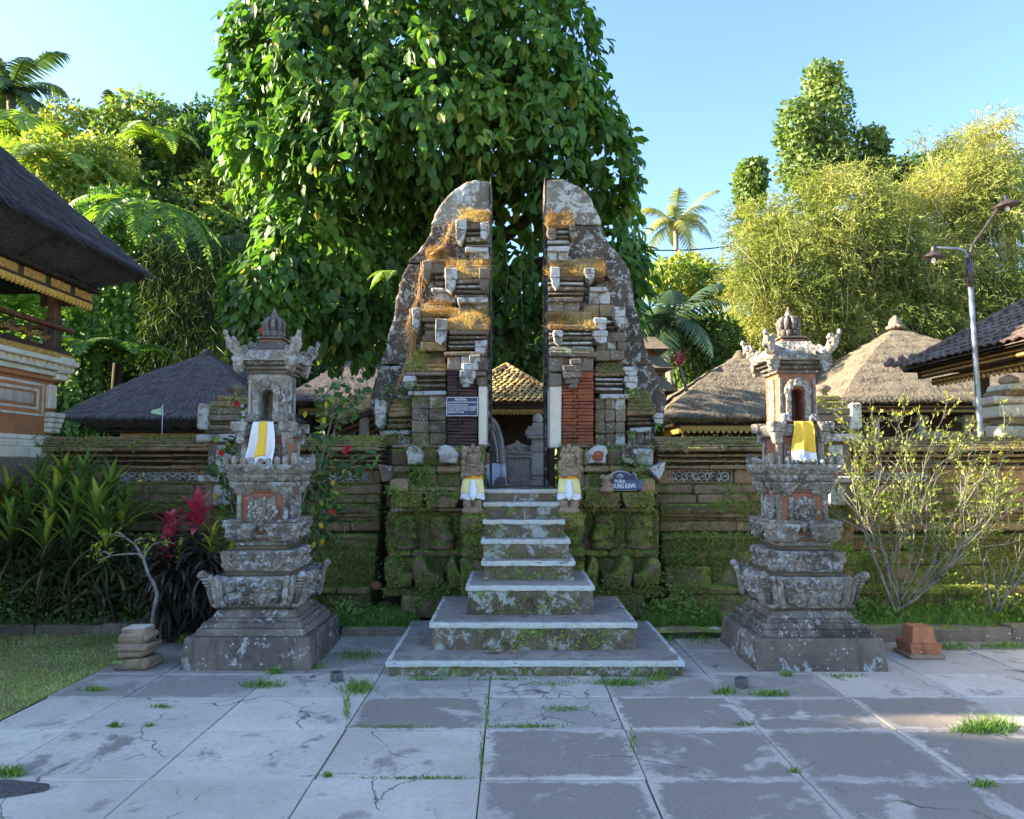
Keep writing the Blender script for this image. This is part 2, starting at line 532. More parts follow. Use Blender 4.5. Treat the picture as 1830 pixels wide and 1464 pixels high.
M['deadleaf'] = plain('dry_leaf', (.42, .25, .11), .8, .4, 30)
M['asphalt'] = plain('asphalt_patch', (.10, .095, .09), .9, .4, 60, .9, grain=120)
M['rooftile'] = stone_mat('roof_tile_terracotta', (.20, .12, .06), (.40, .29, .14), .6, .30, lcol=(.50, .42, .25), mcol=((.16, .14, .03), (.38, .31, .06)), upmoss=.2, spots=.2, lsc=12)
M['rooftiledark'] = stone_mat('dark_roof_tile', (.052, .046, .047), (.12, .10, .10), .12, .06, spots=.1)
M['doorwood'] = plain('dark_carved_wood', (.10, .098, .10), .7, .4, 40, .9, grain=60)

def thatch_mat(name, c1, c2):
    m, t, b, out = nt(name)
    g = NG(t); p = g.pos()
    n1 = g.noise(p, 1.6, 5, .6); n2 = g.noise(p, 34, 6, .75)
    col = g.mix(g.step(n2, .32, .68), c1, c2)
    col = g.mix(g.math('MULTIPLY', g.step(n1, .5, .7), .5), col, tuple(x * .6 for x in c1))
    t.links.new(col, b.inputs['Base Color'])
    b.inputs['Roughness'].default_value = .95
    b.inputs['Specular IOR Level'].default_value = .1
    g.bump(g.noise(p, 45, 6, .8), 1.0, .05, b)
    return m
M['thatchdark'] = thatch_mat('dark_palm_thatch', (.05, .046, .048), (.14, .13, .135))
M['thatchgrey'] = thatch_mat('grey_palm_thatch', (.10, .09, .098), (.22, .20, .21))
M['thatchtan'] = thatch_mat('sun_bleached_thatch', (.16, .135, .10), (.38, .32, .24))
def straw_mat(name, c1, c2):
    m, t, b, out = nt(name)
    g = NG(t)
    a = g.n('ShaderNodeAttribute', attribute_name='tint')
    t.links.new(g.ramp(a.outputs['Fac'], [(0, c1), (1, c2)]), b.inputs['Base Color'])
    b.inputs['Roughness'].default_value = .9
    b.inputs['Specular IOR Level'].default_value = .1
    return m
M['strawdark'] = straw_mat('dark_thatch_fibre', (.03, .028, .03), (.24, .22, .225))
M['strawgrey'] = straw_mat('grey_thatch_fibre', (.06, .054, .06), (.32, .29, .30))
M['strawtan'] = straw_mat('bleached_thatch_fibre', (.09, .075, .05), (.44, .38, .28))

def leaf_mat(name, stops, gloss=.45, transl=.4, tcol=(1.25, 1.35, .45), objrand=False, spec=.4):
    m, t, b, out = nt(name)
    g = NG(t)
    if objrand: fac = g.rand()
    else: fac = g.n('ShaderNodeAttribute', attribute_name='tint').outputs['Fac']
    col = g.ramp(fac, stops)
    t.links.new(col, b.inputs['Base Color'])
    b.inputs['Roughness'].default_value = gloss
    b.inputs['Specular IOR Level'].default_value = spec
    tr = g.n('ShaderNodeBsdfTranslucent')
    t.links.new(g.mix(1.0, col, tcol, 'MULTIPLY'), tr.inputs[0])
    mx = g.n('ShaderNodeMixShader')
    mx.inputs[0].default_value = transl
    t.links.new(b.outputs[0], mx.inputs[1]); t.links.new(tr.outputs[0], mx.inputs[2])
    t.links.new(mx.outputs[0], out.inputs[0])
    return m
ivy_stops = [(0, (.042, .100, .022)), (.45, (.085, .190, .036)), (.8, (.15, .275, .045)), (.965, (.26, .35, .06)), (1, (.40, .34, .07))]
M['ivy'] = leaf_mat('ivy_leaf', ivy_stops, .46, .45, spec=.4)
M['ivyo'] = leaf_mat('ivy_leaf_front', [(p * 1, c) for p, c in ivy_stops], .38, .42, objrand=True, spec=.4)
M['hillleaf'] = leaf_mat('hill_leaf', [(0, (0.028, 0.061, 0.017)), (.4, (0.071, 0.146, 0.033)), (.75, (0.172, 0.263, 0.053)), (1, (0.384, 0.405, 0.091))], .6, .4)
M['vine'] = leaf_mat('vine_leaf', [(0, (0.043, 0.109, 0.020)), (.6, (0.109, 0.232, 0.035)), (1, (0.246, 0.362, 0.058))], .5, .4)
M['towerleaf'] = leaf_mat('tower_vine_leaf', [(0, (0.049, 0.097, 0.023)), (.55, (0.141, 0.217, 0.049)), (1, (0.316, 0.367, 0.108))], .6, .35)
M['bambooleaf'] = leaf_mat('bamboo_leaf', [(0, (.10, .15, .03)), (.35, (.24, .30, .07)), (.75, (.37, .40, .11)), (1, (.55, .50, .20))], .55, .45, tcol=(1.15, 1.15, .6))
M['palm'] = leaf_mat('palm_leaf', [(0, (0.039, 0.072, 0.023)), (.5, (0.104, 0.156, 0.039)), (1, (0.338, 0.325, 0.104))], .42, .3)
M['palmdark'] = leaf_mat('dark_palm_leaf', [(0, (0.029, 0.056, 0.032)), (.5, (0.056, 0.104, 0.051)), (1, (0.128, 0.192, 0.080))], .35, .25)
M['fern'] = leaf_mat('fern_leaf', [(0, (0.054, 0.131, 0.024)), (.5, (0.131, 0.262, 0.046)), (1, (0.323, 0.416, 0.077))], .5, .4)
M['grass'] = leaf_mat('grass_blade', [(0, (.05, .10, .022)), (.5, (.11, .19, .04)), (1, (.24, .31, .09))], .6, .35)
M['lawngrass'] = leaf_mat('lawn_blade', [(0, (0.208, 0.223, 0.065)), (.5, (0.414, 0.414, 0.132)), (1, (0.620, 0.620, 0.282))], .7, .3)
M['drygrass'] = leaf_mat('dry_grass_blade', [(0, (0.240, 0.144, 0.042)), (.5, (0.456, 0.288, 0.090)), (1, (0.600, 0.504, 0.192))], .7, .4, tcol=(1.1, 1, .8))
M['mossleaf'] = leaf_mat('moss_leaflet', [(0, (.09, .105, .022)), (.5, (.20, .225, .05)), (1, (.38, .39, .10))], .7, .25)
M['weed'] = leaf_mat('weed_leaf', [(0, (.06, .13, .022)), (.5, (.13, .25, .045)), (1, (.27, .40, .075))], .5, .35)
M['cordy'] = leaf_mat('cordyline_leaf', [(0, (.05, .10, .025)), (.45, (.115, .20, .04)), (.8, (.24, .36, .05)), (1, (.42, .48, .07))], .4, .35, objrand=True)
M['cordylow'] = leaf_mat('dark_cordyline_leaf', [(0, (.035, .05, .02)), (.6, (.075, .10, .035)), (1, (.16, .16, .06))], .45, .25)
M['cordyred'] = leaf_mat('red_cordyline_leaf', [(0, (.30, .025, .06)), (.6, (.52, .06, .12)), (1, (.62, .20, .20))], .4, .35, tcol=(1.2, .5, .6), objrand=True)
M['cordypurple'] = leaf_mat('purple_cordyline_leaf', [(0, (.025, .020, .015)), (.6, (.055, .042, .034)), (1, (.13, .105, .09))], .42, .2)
M['limeleaf'] = leaf_mat('lime_leaf', [(0, (0.154, 0.242, 0.022)), (.6, (0.308, 0.374, 0.033)), (1, (0.462, 0.462, 0.055))], .42, .4, objrand=True)
M['bushleaf'] = leaf_mat('bush_leaf', [(0, (.07, .12, .022)), (.5, (.16, .22, .04)), (1, (.34, .33, .06))], .5, .4)
M['hibiscus'] = leaf_mat('hibiscus_leaf', [(0, (0.038, 0.090, 0.024)), (.6, (0.083, 0.180, 0.038)), (.95, (0.150, 0.255, 0.053)), (1, (0.600, 0.570, 0.045))], .4, .35)
M['redflower'] = leaf_mat('red_petal', [(0, (.45, .012, .015)), (1, (.6, .03, .03))], .5, .3, tcol=(1.1, .5, .5))
M['mossybrick'] = M['wall']
# ================================================================ ground, paving, stairs, walls
def hsmooth(a, b, t):
    t = np.clip((t - a) / (b - a), 0, 1)
    return t * t * (3 - 2 * t)
def struct(o): o['kind'] = 'structure'; return o

def sheet(name, x0, x1, y0, y1, z, mat):
    b = MB(); b.add([(x0, y0, z), (x1, y0, z), (x1, y1, z), (x0, y1, z)], [(0, 1, 2, 3)])
    return struct(b.build(name, mat, origin=((x0 + x1) / 2, (y0 + y1) / 2, z)))
sheet('ground', -500, 500, -300, 700, -.09, M['earth'])
sheet('lawn', -9.0, -3.27, 0.5, 7.42, -.012, M['soil'])
sheet('terrace', -13, 16, 9.42, 22, .95, M['earth'])

def concrete(name, light, worn, wornw, edgew, crack=.5, grit=.0, stain=.2):
    m, t, b, out = nt(name)
    g = NG(t); p = g.pos()
    tc = g.n('ShaderNodeTexCoord').outputs['Generated']
    sp = g.n('ShaderNodeSeparateXYZ'); t.links.new(tc, sp.inputs[0])
    ex = g.math('MINIMUM', sp.outputs[0], g.math('SUBTRACT', 1.0, sp.outputs[0]))
    ey = g.math('MINIMUM', sp.outputs[1], g.math('SUBTRACT', 1.0, sp.outputs[1]))
    e = g.math('MINIMUM', ex, ey)
    ns = g.noise(p, 3.2, 8, .68, .2)
    nf = g.noise(p, 17, 7, .7)
    e = g.math('ADD', e, g.math('MULTIPLY', g.math('SUBTRACT', nf, .5), .20))
    e = g.math('ADD', e, g.math('MULTIPLY', g.math('SUBTRACT', ns, .5), .30))
    inner = g.step(e, edgew - .015, edgew + .045)
    sel = g.math('MULTIPLY', inner, wornw) if wornw < 1 else inner
    pat = g.step(g.noise(p, 2.3, 9, .66, .35), .59 - .26 * (wornw if wornw < 1 else .9), .68 - .26 * (wornw if wornw < 1 else .9))
    sel = g.math('MULTIPLY', inner, pat)
    fine = g.noise(p, 70, 5, .75)
    lc = g.mix(g.step(g.noise(p, 1.4, 6, .6), .35, .65), tuple(x * .82 for x in light), light)
    lc = g.mix(g.math('MULTIPLY', g.step(g.noise(p, 9, 8, .75), .5, .72), stain), lc, tuple(x * .5 for x in light))
    wc = g.mix(g.step(fine, .38, .66), tuple(x * .84 for x in worn), tuple(x * 1.14 for x in worn))
    wc = g.mix(g.math('MULTIPLY', g.step(g.noise(p, 3.4, 9, .75, .5), .60, .70), grit), wc, tuple(x * .8 for x in light))
    col = g.mix(sel, lc, wc)
    mid = g.noise(p, 26, 8, .8)
    col = g.mix(g.math('MULTIPLY', g.step(mid, .46, .64), .34), col, tuple(x * .45 for x in light))
    pit = g.math('MULTIPLY', g.math('SUBTRACT', 1.0, g.step(g.voro(p, 55), .10, .22)), g.step(g.noise(p, 5, 5, .6), .42, .58))
    col = g.mix(g.math('MULTIPLY', pit, .55), col, tuple(x * .35 for x in light))
    big = g.noise(p, .9, 6, .65, .6)
    col = g.mix(g.math('MULTIPLY', g.step(big, .44, .66), .30), col, (light[0] * .55, light[1] * .53, light[2] * .50))
    col = g.mix(g.math('MULTIPLY', g.rand(), .28), col, tuple(x * .8 for x in worn))
    # cracks
    d = g.n('ShaderNodeVectorMath', operation='ADD')
    nz = g.n('ShaderNodeTexNoise'); nz.inputs['Scale'].default_value = 2.6; nz.inputs['Detail'].default_value = 7
    t.links.new(p, nz.inputs['Vector'])
    sc = g.n('ShaderNodeVectorMath', operation='SCALE'); sc.inputs[3].default_value = .55
    t.links.new(nz.outputs['Color'], sc.inputs[0]); t.links.new(p, d.inputs[0]); t.links.new(sc.outputs[0], d.inputs[1])
    fl = g.n('ShaderNodeVectorMath', operation='MULTIPLY'); t.links.new(d.outputs[0], fl.inputs[0]); fl.inputs[1].default_value = (1, 1, 0)
    cr = g.voro(fl.outputs[0], 1.05 if crack < 1 else 3.0, 'DISTANCE_TO_EDGE')
    w = .0042 if crack < 1 else .010
    cm = g.math('SUBTRACT', 1.0, g.step(cr, w * .4, w * 1.5))
    cm = g.math('MULTIPLY', cm, g.step(g.noise(p, 1.3, 4, .6), .62 - .2 * min(crack, 1), .68 - .2 * min(crack, 1)))
    cr2 = g.voro(fl.outputs[0], 2.7, 'DISTANCE_TO_EDGE')
    cm2 = g.math('MULTIPLY', g.math('SUBTRACT', 1.0, g.step(cr2, .003, .012)), g.step(g.noise(p, 1.9, 4, .6), .55, .62))
    col = g.mix(g.math('MULTIPLY', cm2, .5), col, (.12, .11, .085))
    col = g.mix(g.math('MULTIPLY', cm, .8), col, (.075, .07, .045))
    t.links.new(col, b.inputs['Base Color'])
    b.inputs['Roughness'].default_value = .88
    h = g.math('SUBTRACT', g.math('MULTIPLY', fine, .5), g.math('MULTIPLY', cm, 2.0))
    h = g.math('SUBTRACT', h, g.math('MULTIPLY', sel, .35))
    g.bump(h, .35, .010, b)
    return m
M['c_light'] = concrete('pale_worn_concrete', (.74, .655, .55), (.34, .30, .25), .10, .05, .75)
M['c_patch'] = concrete('patchy_worn_concrete', (.74, .655, .55), (.28, .25, .21), .28, .05, .75)
M['c_dark'] = concrete('dark_worn_concrete', (.66, .585, .50), (.295, .255, .212), 1, .030, .3, .30)
M['c_mid'] = concrete('brown_worn_concrete', (.50, .45, .39), (.33, .29, .245), .8, .03, .5, .2)
M['c_crack'] = concrete('crazed_concrete', (.57, .52, .45), (.38, .345, .30), .5, .05, 1.2, .3)

sheet('bounce_court', -9, 26, -26, .9, -.034, M['c_light'])  # unseen pale paving behind the camera, added to bounce sunlight
sheet('bounce_court', 7.5, 26, .9, 7.4, -.034, M['c_light'])  # same added bounce paving, out of view to the right
pav = sheet('pavement', -3.27, 7.5, .5, 7.42, -.030, M['soil'])
XL = [-3.25, -2.71, -1.865, -1.02, -.163, .69, 1.51, 2.34, 3.17, 4.0, 4.85, 5.7, 6.6, 7.5]
YL = [.9, 1.7, 2.5, 3.28, 4.02, 4.76, 5.42, 6.02, 6.75, 7.38]
def slab_kind(i, j):
    x = (XL[i] + XL[i + 1]) / 2; y = (YL[j] + YL[j + 1]) / 2
    if y < 4.02: return 'c_light' if x < -.16 else 'c_dark'
    if y < 4.76: return ('c_patch' if x < -1.0 else 'c_light') if x < -.16 else 'c_dark'
    if y < 5.42:
        if x < -1.02: return 'c_light'
        if x < -.16: return 'c_dark'
        if x < .69: return 'c_crack'
        return 'c_dark' if x < 3.1 else 'c_light'
    if y < 6.02:
        if x < -1.9: return 'c_mid'
        if x < -1.0: return 'c_light'
        if x < .7: return 'c_crack'
        return 'c_mid' if x < 2.3 else 'c_light'
    return 'c_mid' if x < 2.3 or y > 6.8 else 'c_light'
for i in range(len(XL) - 1):
    for j in range(len(YL) - 1):
        if 5.95 < YL[j] and -1.0 < XL[i] and XL[i + 1] < 1.3: continue
        b = MB()
        dz = rnd.uniform(-.005, .004)
        b.box(XL[i] + .004, XL[i + 1] - .004, YL[j] + .004, YL[j + 1] - .004, -.06, dz, .005, .002)
        b.build('paving_slab', M[slab_kind(i, j)], pav)
# asphalt patch in the paving
b = MB()
c = Wp(38, 1389, 3.9); n = 26
ring = []
for k in range(n):
    a = 2 * math.pi * k / n; q = 1 + .16 * math.sin(3 * a + 1) + rnd.uniform(-.05, .05)
    ring.append((-2.53 + .19 * q * math.cos(a), 3.90 + .10 * q * math.sin(a)))
b.add([(x, y, .0085) for x, y in ring] + [(x * 1.0, y, -.02) for x, y in ring], [tuple(range(n))] + [(i, n + i, n + (i + 1) % n, (i + 1) % n) for i in range(n)])
b.build('asphalt_patch', M['asphalt'], pav)

# kerbs (setting)
def kerb_run(x0, x1, y, h, mat):
    root = thing('kerb', ((x0 + x1) / 2, y, 0), None, None); root['kind'] = 'structure'
    x = x0
    while x < x1 - .05:
        w = min(rnd.uniform(.5, .95), x1 - x)
        MB().box(x + .004, x + w - .004, y + rnd.uniform(-.012, .012), y + .16, -.08, h + rnd.uniform(-.012, .012), .012, .008).build('kerb_stone', mat, root)
        x += w
kerb_run(-9, -2.66, 7.42, .085, M['kerb'])
kerb_run(-1.62, -1.0, 7.30, .085, M['kerb'])
kerb_run(1.42, 2.0, 7.36, .07, M['kerbpale'])
kerb_run(3.05, 7.6, 7.10, .13, M['kerb'])
def bed(x0, x1, y0, y1, z):
    b = MB(); nx, ny = int((x1 - x0) / .12), int((y1 - y0) / .1)
    vs = []; fs = []
    for j in range(ny + 1):
        for i in range(nx + 1):
            x = x0 + (x1 - x0) * i / nx; y = y0 + (y1 - y0) * j / ny
            vs.append((x, y, z + .05 * mnoise.noise(Vector((x * 1.3, y * 1.3, 3))) + .08 * j / ny))
    for j in range(ny):
        for i in range(nx):
            k = j * (nx + 1) + i
            fs.append((k, k + 1, k + nx + 2, k + nx + 1))
    b.add(vs, fs, True)
    return struct(b.build('garden_bed', M['soil'], origin=((x0 + x1) / 2, (y0 + y1) / 2, 0)))
bed(-9, -1.0, 7.5, 9.2, .05)
bed(1.25, 7.6, 7.2, 9.2, .06)

MOSS = []      # faces that carry moss: (x0,x1,y0,y1,z0,z1,weight)
def stone(parent, name, x0, x1, y0, y1, z0, z1, mat, ch=.010, jit=.005, moss=0.0):
    ch *= 1.4; jit *= 1.4
    if z1 < z0: z0, z1 = z1, z0
    if x1 < x0: x0, x1 = x1, x0
    o = MB().box(x0, x1, y0, y1, z0, z1, ch, jit).build(name, mat, parent)
    if moss: MOSS.append((x0, x1, y0, y1, z0, z1, moss))
    return o

def rough_box(x0, x1, y0, y1, z0, z1, res=.03, amp=.006, rnd_=.014):
    """box with rounded, worn edges and an uneven surface"""
    cs = []
    for (a, c2) in ((x0, x1), (y0, y1), (z0, z1)):
        k = max(2, min(60, int((c2 - a) / res)))
        s_ = np.linspace(0, 1, k + 1)
        cs.append(a + (c2 - a) * s_)
    V = []; F = []; base = 0
    lo = np.array([x0, y0, z0]); hi = np.array([x1, y1, z1])
    for ax in range(3):
        b_, d_ = (ax + 1) % 3, (ax + 2) % 3
        for sg in (0, 1):
            A_, B_ = np.meshgrid(cs[b_], cs[d_])
            P = np.zeros(A_.shape + (3,))
            P[..., ax] = hi[ax] if sg else lo[ax]; P[..., b_] = A_; P[..., d_] = B_
            V.append(P.reshape(-1, 3))
            idx = base + np.arange(A_.size).reshape(A_.shape)
            q = np.stack([idx[:-1, :-1], idx[:-1, 1:], idx[1:, 1:], idx[1:, :-1]], -1).reshape(-1, 4)
            F.append(q if sg else q[:, ::-1]); base += A_.size
    V = np.concatenate(V)
    inn = np.clip(V, lo + rnd_, hi - rnd_)
    d = V - inn; L = np.linalg.norm(d, axis=1, keepdims=True)
    V = inn + np.where(L > 1e-9, d / np.maximum(L, 1e-9) * np.minimum(L, rnd_), 0)
    n = np.array([[mnoise.noise(Vector(v) * 9), mnoise.noise(Vector(v) * 9 + Vector((7, 3, 1))), mnoise.noise(Vector(v) * 9 + Vector((1, 9, 4)))] for v in V])
    n2 = np.array([mnoise.noise(Vector(v) * 27) for v in V])
    V = V + n * amp + (V - (lo + hi) / 2) / np.maximum(hi - lo, .05) * n2[:, None] * amp
    return V, np.concatenate(F)
# ---------------------------------------------------------------- stairway
st = thing('stone_stairway', (.15, 6.9, 0), 'worn concrete and stone stairway climbing to the gap in the split gate', 'stairway')
STEPS = [(693, 1220, 1185, 5.95, 0, .115, 7.5), (770, 1136, 1130, 6.32, .115, .33, 7.6), (835, 1060, 1070, 6.66, .33, .576, 7.7),
         (863, 1026, 1020, 7.0, .576, .745, 7.8), (862, 1017, 980, 7.22, .745, .92, 7.9), (865, 1007, 945, 7.48, .92, 1.085, 8.0),
         (866, 1003, 912, 7.75, 1.085, 1.245, 8.1)]
for (xl, xr, ym, D, z0, z1, yb) in STEPS:
    x0, x1 = Xp(xl, ym, D), Xp(xr, ym, D)
    s = np_mesh('step', *rough_box(x0, x1, D, yb, z0 - .02, z1 - .028, .028, .011, .012), M['step'], st, None, True)
    MB().box(x0 - .012, x1 + .012, D - .014, yb, z1 - .030, z1 - .004, .008, .003).build('tread', M['tread'], s)
    e = .028
    np_mesh('tread_edge', *rough_box(x0 - .016, x1 + .016, D - .018, D + e, z1 - .045, z1, .014, .006, .010), M['edge'], s, None, True)
    for (ex0, ex1) in ((x0 - .017, x0 + e * .8), (x1 - e * .8, x1 + .017)):
        np_mesh('tread_edge', *rough_box(ex0, ex1, D + e + .002, yb, z1 - .042, z1 - .001, .02, .005, .009), M['edge'], s, None, True)
    MOSS.append((x0, x1, D - .004, D, z0, z0 + (z1 - z0) * .75, .22))
s = np_mesh('step', *rough_box(Xp(866, 885, 8.0), Xp(1001, 885, 8.0), 8.0, 10.2, .9, 1.36, .04, .010, .014), M['step'], st, None, True)
MB().box(Xp(866, 885, 8.0) - .01, Xp(1001, 885, 8.0) + .01, 7.985, 8.04, 1.325, 1.364, .008, .003).build('tread_edge', M['edge'], s)

# ---------------------------------------------------------------- compound wall
def course(parent, x0, x1, y0, y1, z0, z1, mat, wmin=.35, wmax=.8, moss=0.0, name='stone_block', jit=.005, pale=0.0, depthj=.012):
    x = x0
    while x < x1 - .03:
        w = min(rnd.uniform(wmin, wmax), x1 - x)
        if x1 - (x + w) < .12: w = x1 - x
        mm = M['gate_pale'] if rnd.random() < pale else mat
        stone(parent, name, x + .003, x + w - .003, y0 + rnd.uniform(-depthj, depthj), y1, z0, z1, mm, min(.012, (z1 - z0) * .25), min(jit, (z1 - z0) * .12), moss)
        x += w

def lattice(parent, x0, x1, y, z0, z1):
    """pierced white screen: a row of rings joined by crossed bars inside a frame"""
    b = MB(); zc = (z0 + z1) / 2; h = z1 - z0
    n = max(2, round((x1 - x0) / (h * 1.05))); w = (x1 - x0) / n
    for i in range(n):
        cx = x0 + (i + .5) * w
        k = 14
        b.tube([(cx + .36 * w * math.cos(2 * math.pi * q / k), y, zc + .40 * h * math.sin(2 * math.pi * q / k)) for q in range(k + 1)], .010, 5, False)
        for s in (-1, 1):
            b.tube([(cx - .5 * w, y + .004 * s, zc - s * .5 * h), (cx - .2 * w, y + .004 * s, zc - s * .1 * h), (cx, y, zc - s * .12 * h), (cx + .2 * w, y + .004 * s, zc + s * .1 * h), (cx + .5 * w, y + .004 * s, zc + s * .5 * h)], .009, 4)
        b.ball((cx, y, zc), .022, 6, 4)
        for s in (-1, 1):
            b.ball((cx - .5 * w, y, zc + s * .28 * h), .016, 5, 4)
    o = b.build('lattice_screen', M['gate_pale'], parent)
    fr = MB()
    fr.box(x0 - .03, x1 + .03, y - .02, y + .03, z0 - .022, z0, .004, .002).box(x0 - .03, x1 + .03, y - .02, y + .03, z1, z1 + .020, .004, .002)
    fr.box(x0 - .03, x0, y - .018, y + .03, z0, z1, .004, .002).box(x1, x1 + .03, y - .018, y + .03, z0, z1, .004, .002)
    fr.build('screen_frame', M['wallbrown'], o)

def wall(x0, x1, label, panels, side):
    root = thing('compound_wall', ((x0 + x1) / 2, 8.9, 0), label, 'wall')
    z = Zp
    # footing and mossy batter
    course(root, x0, x1, 8.06, 9.3, -.05, z(1062, 8.06), M['mossy'], .45, .9, .9)
    course(root, x0, x1, 8.02, 9.3, z(1062, 8.06) + .003, z(1050, 8.02), M['mossy'], .5, 1.0, .7)
    course(root, x0, x1, 8.40, 9.3, z(1050, 8.02) + .003, z(1043, 8.4), M['recess_shade'], .8, 1.4)  # dark course: the gap shadow put into the stone colour
    course(root, x0, x1, 8.26, 9.3, z(1043, 8.4) + .003, z(1012, 8.26), M['mossy'], .4, .9, 1.0)
    course(root, x0, x1, 8.33, 9.3, z(1012, 8.26) + .003, z(986, 8.33), M['mossy'], .4, .9, 1.0)
    course(root, x0, x1, 8.40, 9.3, z(986, 8.33) + .003, z(964, 8.40), M['mossy'], .4, .9, 1.0)
    course(root, x0, x1, 8.36, 9.3, z(964, 8.40) + .003, z(957, 8.36), M['mossy'], .5, 1.1, .6)
    # recessed panel zone with thin mouldings
    course(root, x0, x1, 8.66, 9.3, z(957, 8.36) + .003, z(948, 8.66), M['recess_shade'], .8, 1.5)
    course(root, x0, x1, 8.52, 9.3, z(948, 8.66) + .003, z(932, 8.52), M['wallbrown'], .5, 1.1, .3)
    course(root, x0, x1, 8.58, 9.3, z(932, 8.52) + .003, z(924, 8.58), M['wall'], .5, 1.1, .2)
    course(root, x0, x1, 8.50, 9.3, z(924, 8.58) + .003, z(918, 8.50), M['wallbrown'], .6, 1.1, .2)
    course(root, x0, x1, 8.46, 9.3, z(918, 8.50) + .003, z(901, 8.46), M['mossy'], .4, .9, .7)
    course(root, x0, x1, 8.55, 9.3, z(901, 8.46) + .003, z(884, 8.55), M['wall'], .4, .8, .5)
    course(root, x0, x1, 8.62, 9.3, z(884, 8.55) + .003, z(866, 8.62), M['wall'], .4, .9, .4)
    zl0, zl1 = z(866, 8.62) + .003, z(838, 8.70)
    cuts = []
    for (a, c2) in panels: cuts.append((Xp(a, 850, 8.7), Xp(c2, 850, 8.7)))
    xs = x0
    for (a, c2) in sorted(cuts):
        course(root, xs, a - .032, 8.66, 9.0, zl0, zl1, M['wallbrown'], .3, .7, .2)
        lattice(root, a, c2, 8.72, zl0 + .03, zl1 - .028)
        xs = c2 + .032
    course(root, xs, x1, 8.66, 9.0, zl0, zl1, M['wallbrown'], .3, .7, .2)
    course(root, x0, x1, 8.60, 9.1, zl1 + .003, z(832, 8.60), M['wallbrown'], .5, 1.1, .1, pale=.06)
    course(root, x0, x1, 8.76, 9.1, z(832, 8.60) + .003, z(827, 8.76), M['recess_shade'], .9, 1.5)
    course(root, x0, x1, 8.62, 9.1, z(827, 8.76) + .003, z(822, 8.62), M['wallbrown'], .5, 1.1, .1)
    course(root, x0, x1, 8.74, 9.1, z(822, 8.62) + .003, z(817, 8.74), M['recess_shade'], .9, 1.5)
    course(root, x0, x1, 8.58, 9.1, z(817, 8.74) + .003, z(812, 8.58), M['wallbrown'], .5, 1.1, .1)
    course(root, x0, x1, 8.70, 9.1, z(812, 8.58) + .003, z(808, 8.70), M['recess_shade'], .9, 1.5)
    course(root, x0, x1, 8.46, 9.2, z(808, 8.70) + .003, z(799, 8.46), M['wallbrown'], .4, .9, .3, 'coping_stone', pale=.09 if side < 0 else .02)
    zz = z(799, 8.46) + .003
    for k, yy in enumerate((794, 789, 785, 781)):
        D = 8.50 + .075 * k
        course(root, x0, x1, D, 9.25, zz, z(yy, D), M['wall'], .35, .8, .35 if side < 0 else .12, 'coping_stone')
        zz = z(yy, D) + .003
    return root
wl = wall(-9.0, Xp(684, 850, 8.7), 'long mossy stone wall left of the split gate, pale pierced screens near its top', [(190, 352), (585, 660)], -1)
wr = wall(Xp(1172, 850, 8.7), 7.6, 'long brown mossy stone wall right of the split gate, behind the leafy bush', [(1203, 1306), (1512, 1660)], 1)

# ornamental piers standing on the wall behind each shrine
def pier(pxc, label, mirror):
    D = 8.2
    cx = Xp(pxc, 760, D); s = mpp(D)
    t = thing('wall_pier', (cx, D + .2, 0), label, 'wall pier', 'ornamental piers of the wall')
    def blk(name, w, y1, y0, dep, mat, dx=0.0, moss=0.0):
        return stone(t, name, cx + dx - w / 2 * s, cx + dx + w / 2 * s, D + .02 - dep, D + .5 + .0 * dep, Zp(y0, D) + .002, Zp(y1, D) - .002, mat, .01, .005, moss)
    stone(t, 'pier_body', cx - .26, cx + .26, D + .12, D + .56, -.02, Zp(905, D), M['mossy'], .02, .01, .8)
    blk('pier_body', 72, 862, 905, .02, M['gate'])
    blk('pale_panel', 30, 866, 902, .05, M['gate_pale'], -mirror * .02)
    blk('ledge', 96, 850, 862, .10, M['gate_pale'])
    blk('pier_body', 66, 790, 850, .0, M['gate'])
    blk('pale_panel', 26, 795, 845, .03, M['gate_pale'], -mirror * .03)
    blk('ledge', 100, 776, 790, .08, M['gate_pale'])
    blk('moulding', 74, 768, 776, .03, M['recess_shade'])
    blk('moulding', 86, 760, 768, .06, M['gate'])
    blk('moulding', 74, 753, 760, .03, M['recess_shade'])
    blk('moulding', 90, 742, 753, .07, M['gate'])
    for sx in (-1, 1):
        stone(t, 'corner_block', cx + sx * 38 * s - 10 * s, cx + sx * 38 * s + 10 * s, D - .06, D + .06, Zp(768, D), Zp(722, D), M['gate_pale'], .012, .008)
    blk('cap', 84, 728, 742, .05, M['gate'], moss=.3)
    blk('cap', 64, 716, 728, .0, M['wall'], moss=.4)
    blk('cap', 46, 706, 716, -.05, M['wall'], moss=.4)
    MB().lathe([(.10, Zp(706, D)), (.075, Zp(702, D)), (.05, Zp(699, D)), (.10, Zp(694, D)), (.11, Zp(689, D)), (.07, Zp(684, D)), (.0, Zp(682, D))], cx, D + .28, 10).build('finial', M['gate'], t)
pier(404, 'weathered stone wall pier with corner blocks behind the left shrine', 1)
pier(1488, 'weathered stone wall pier with corner blocks behind the right shrine', -1)
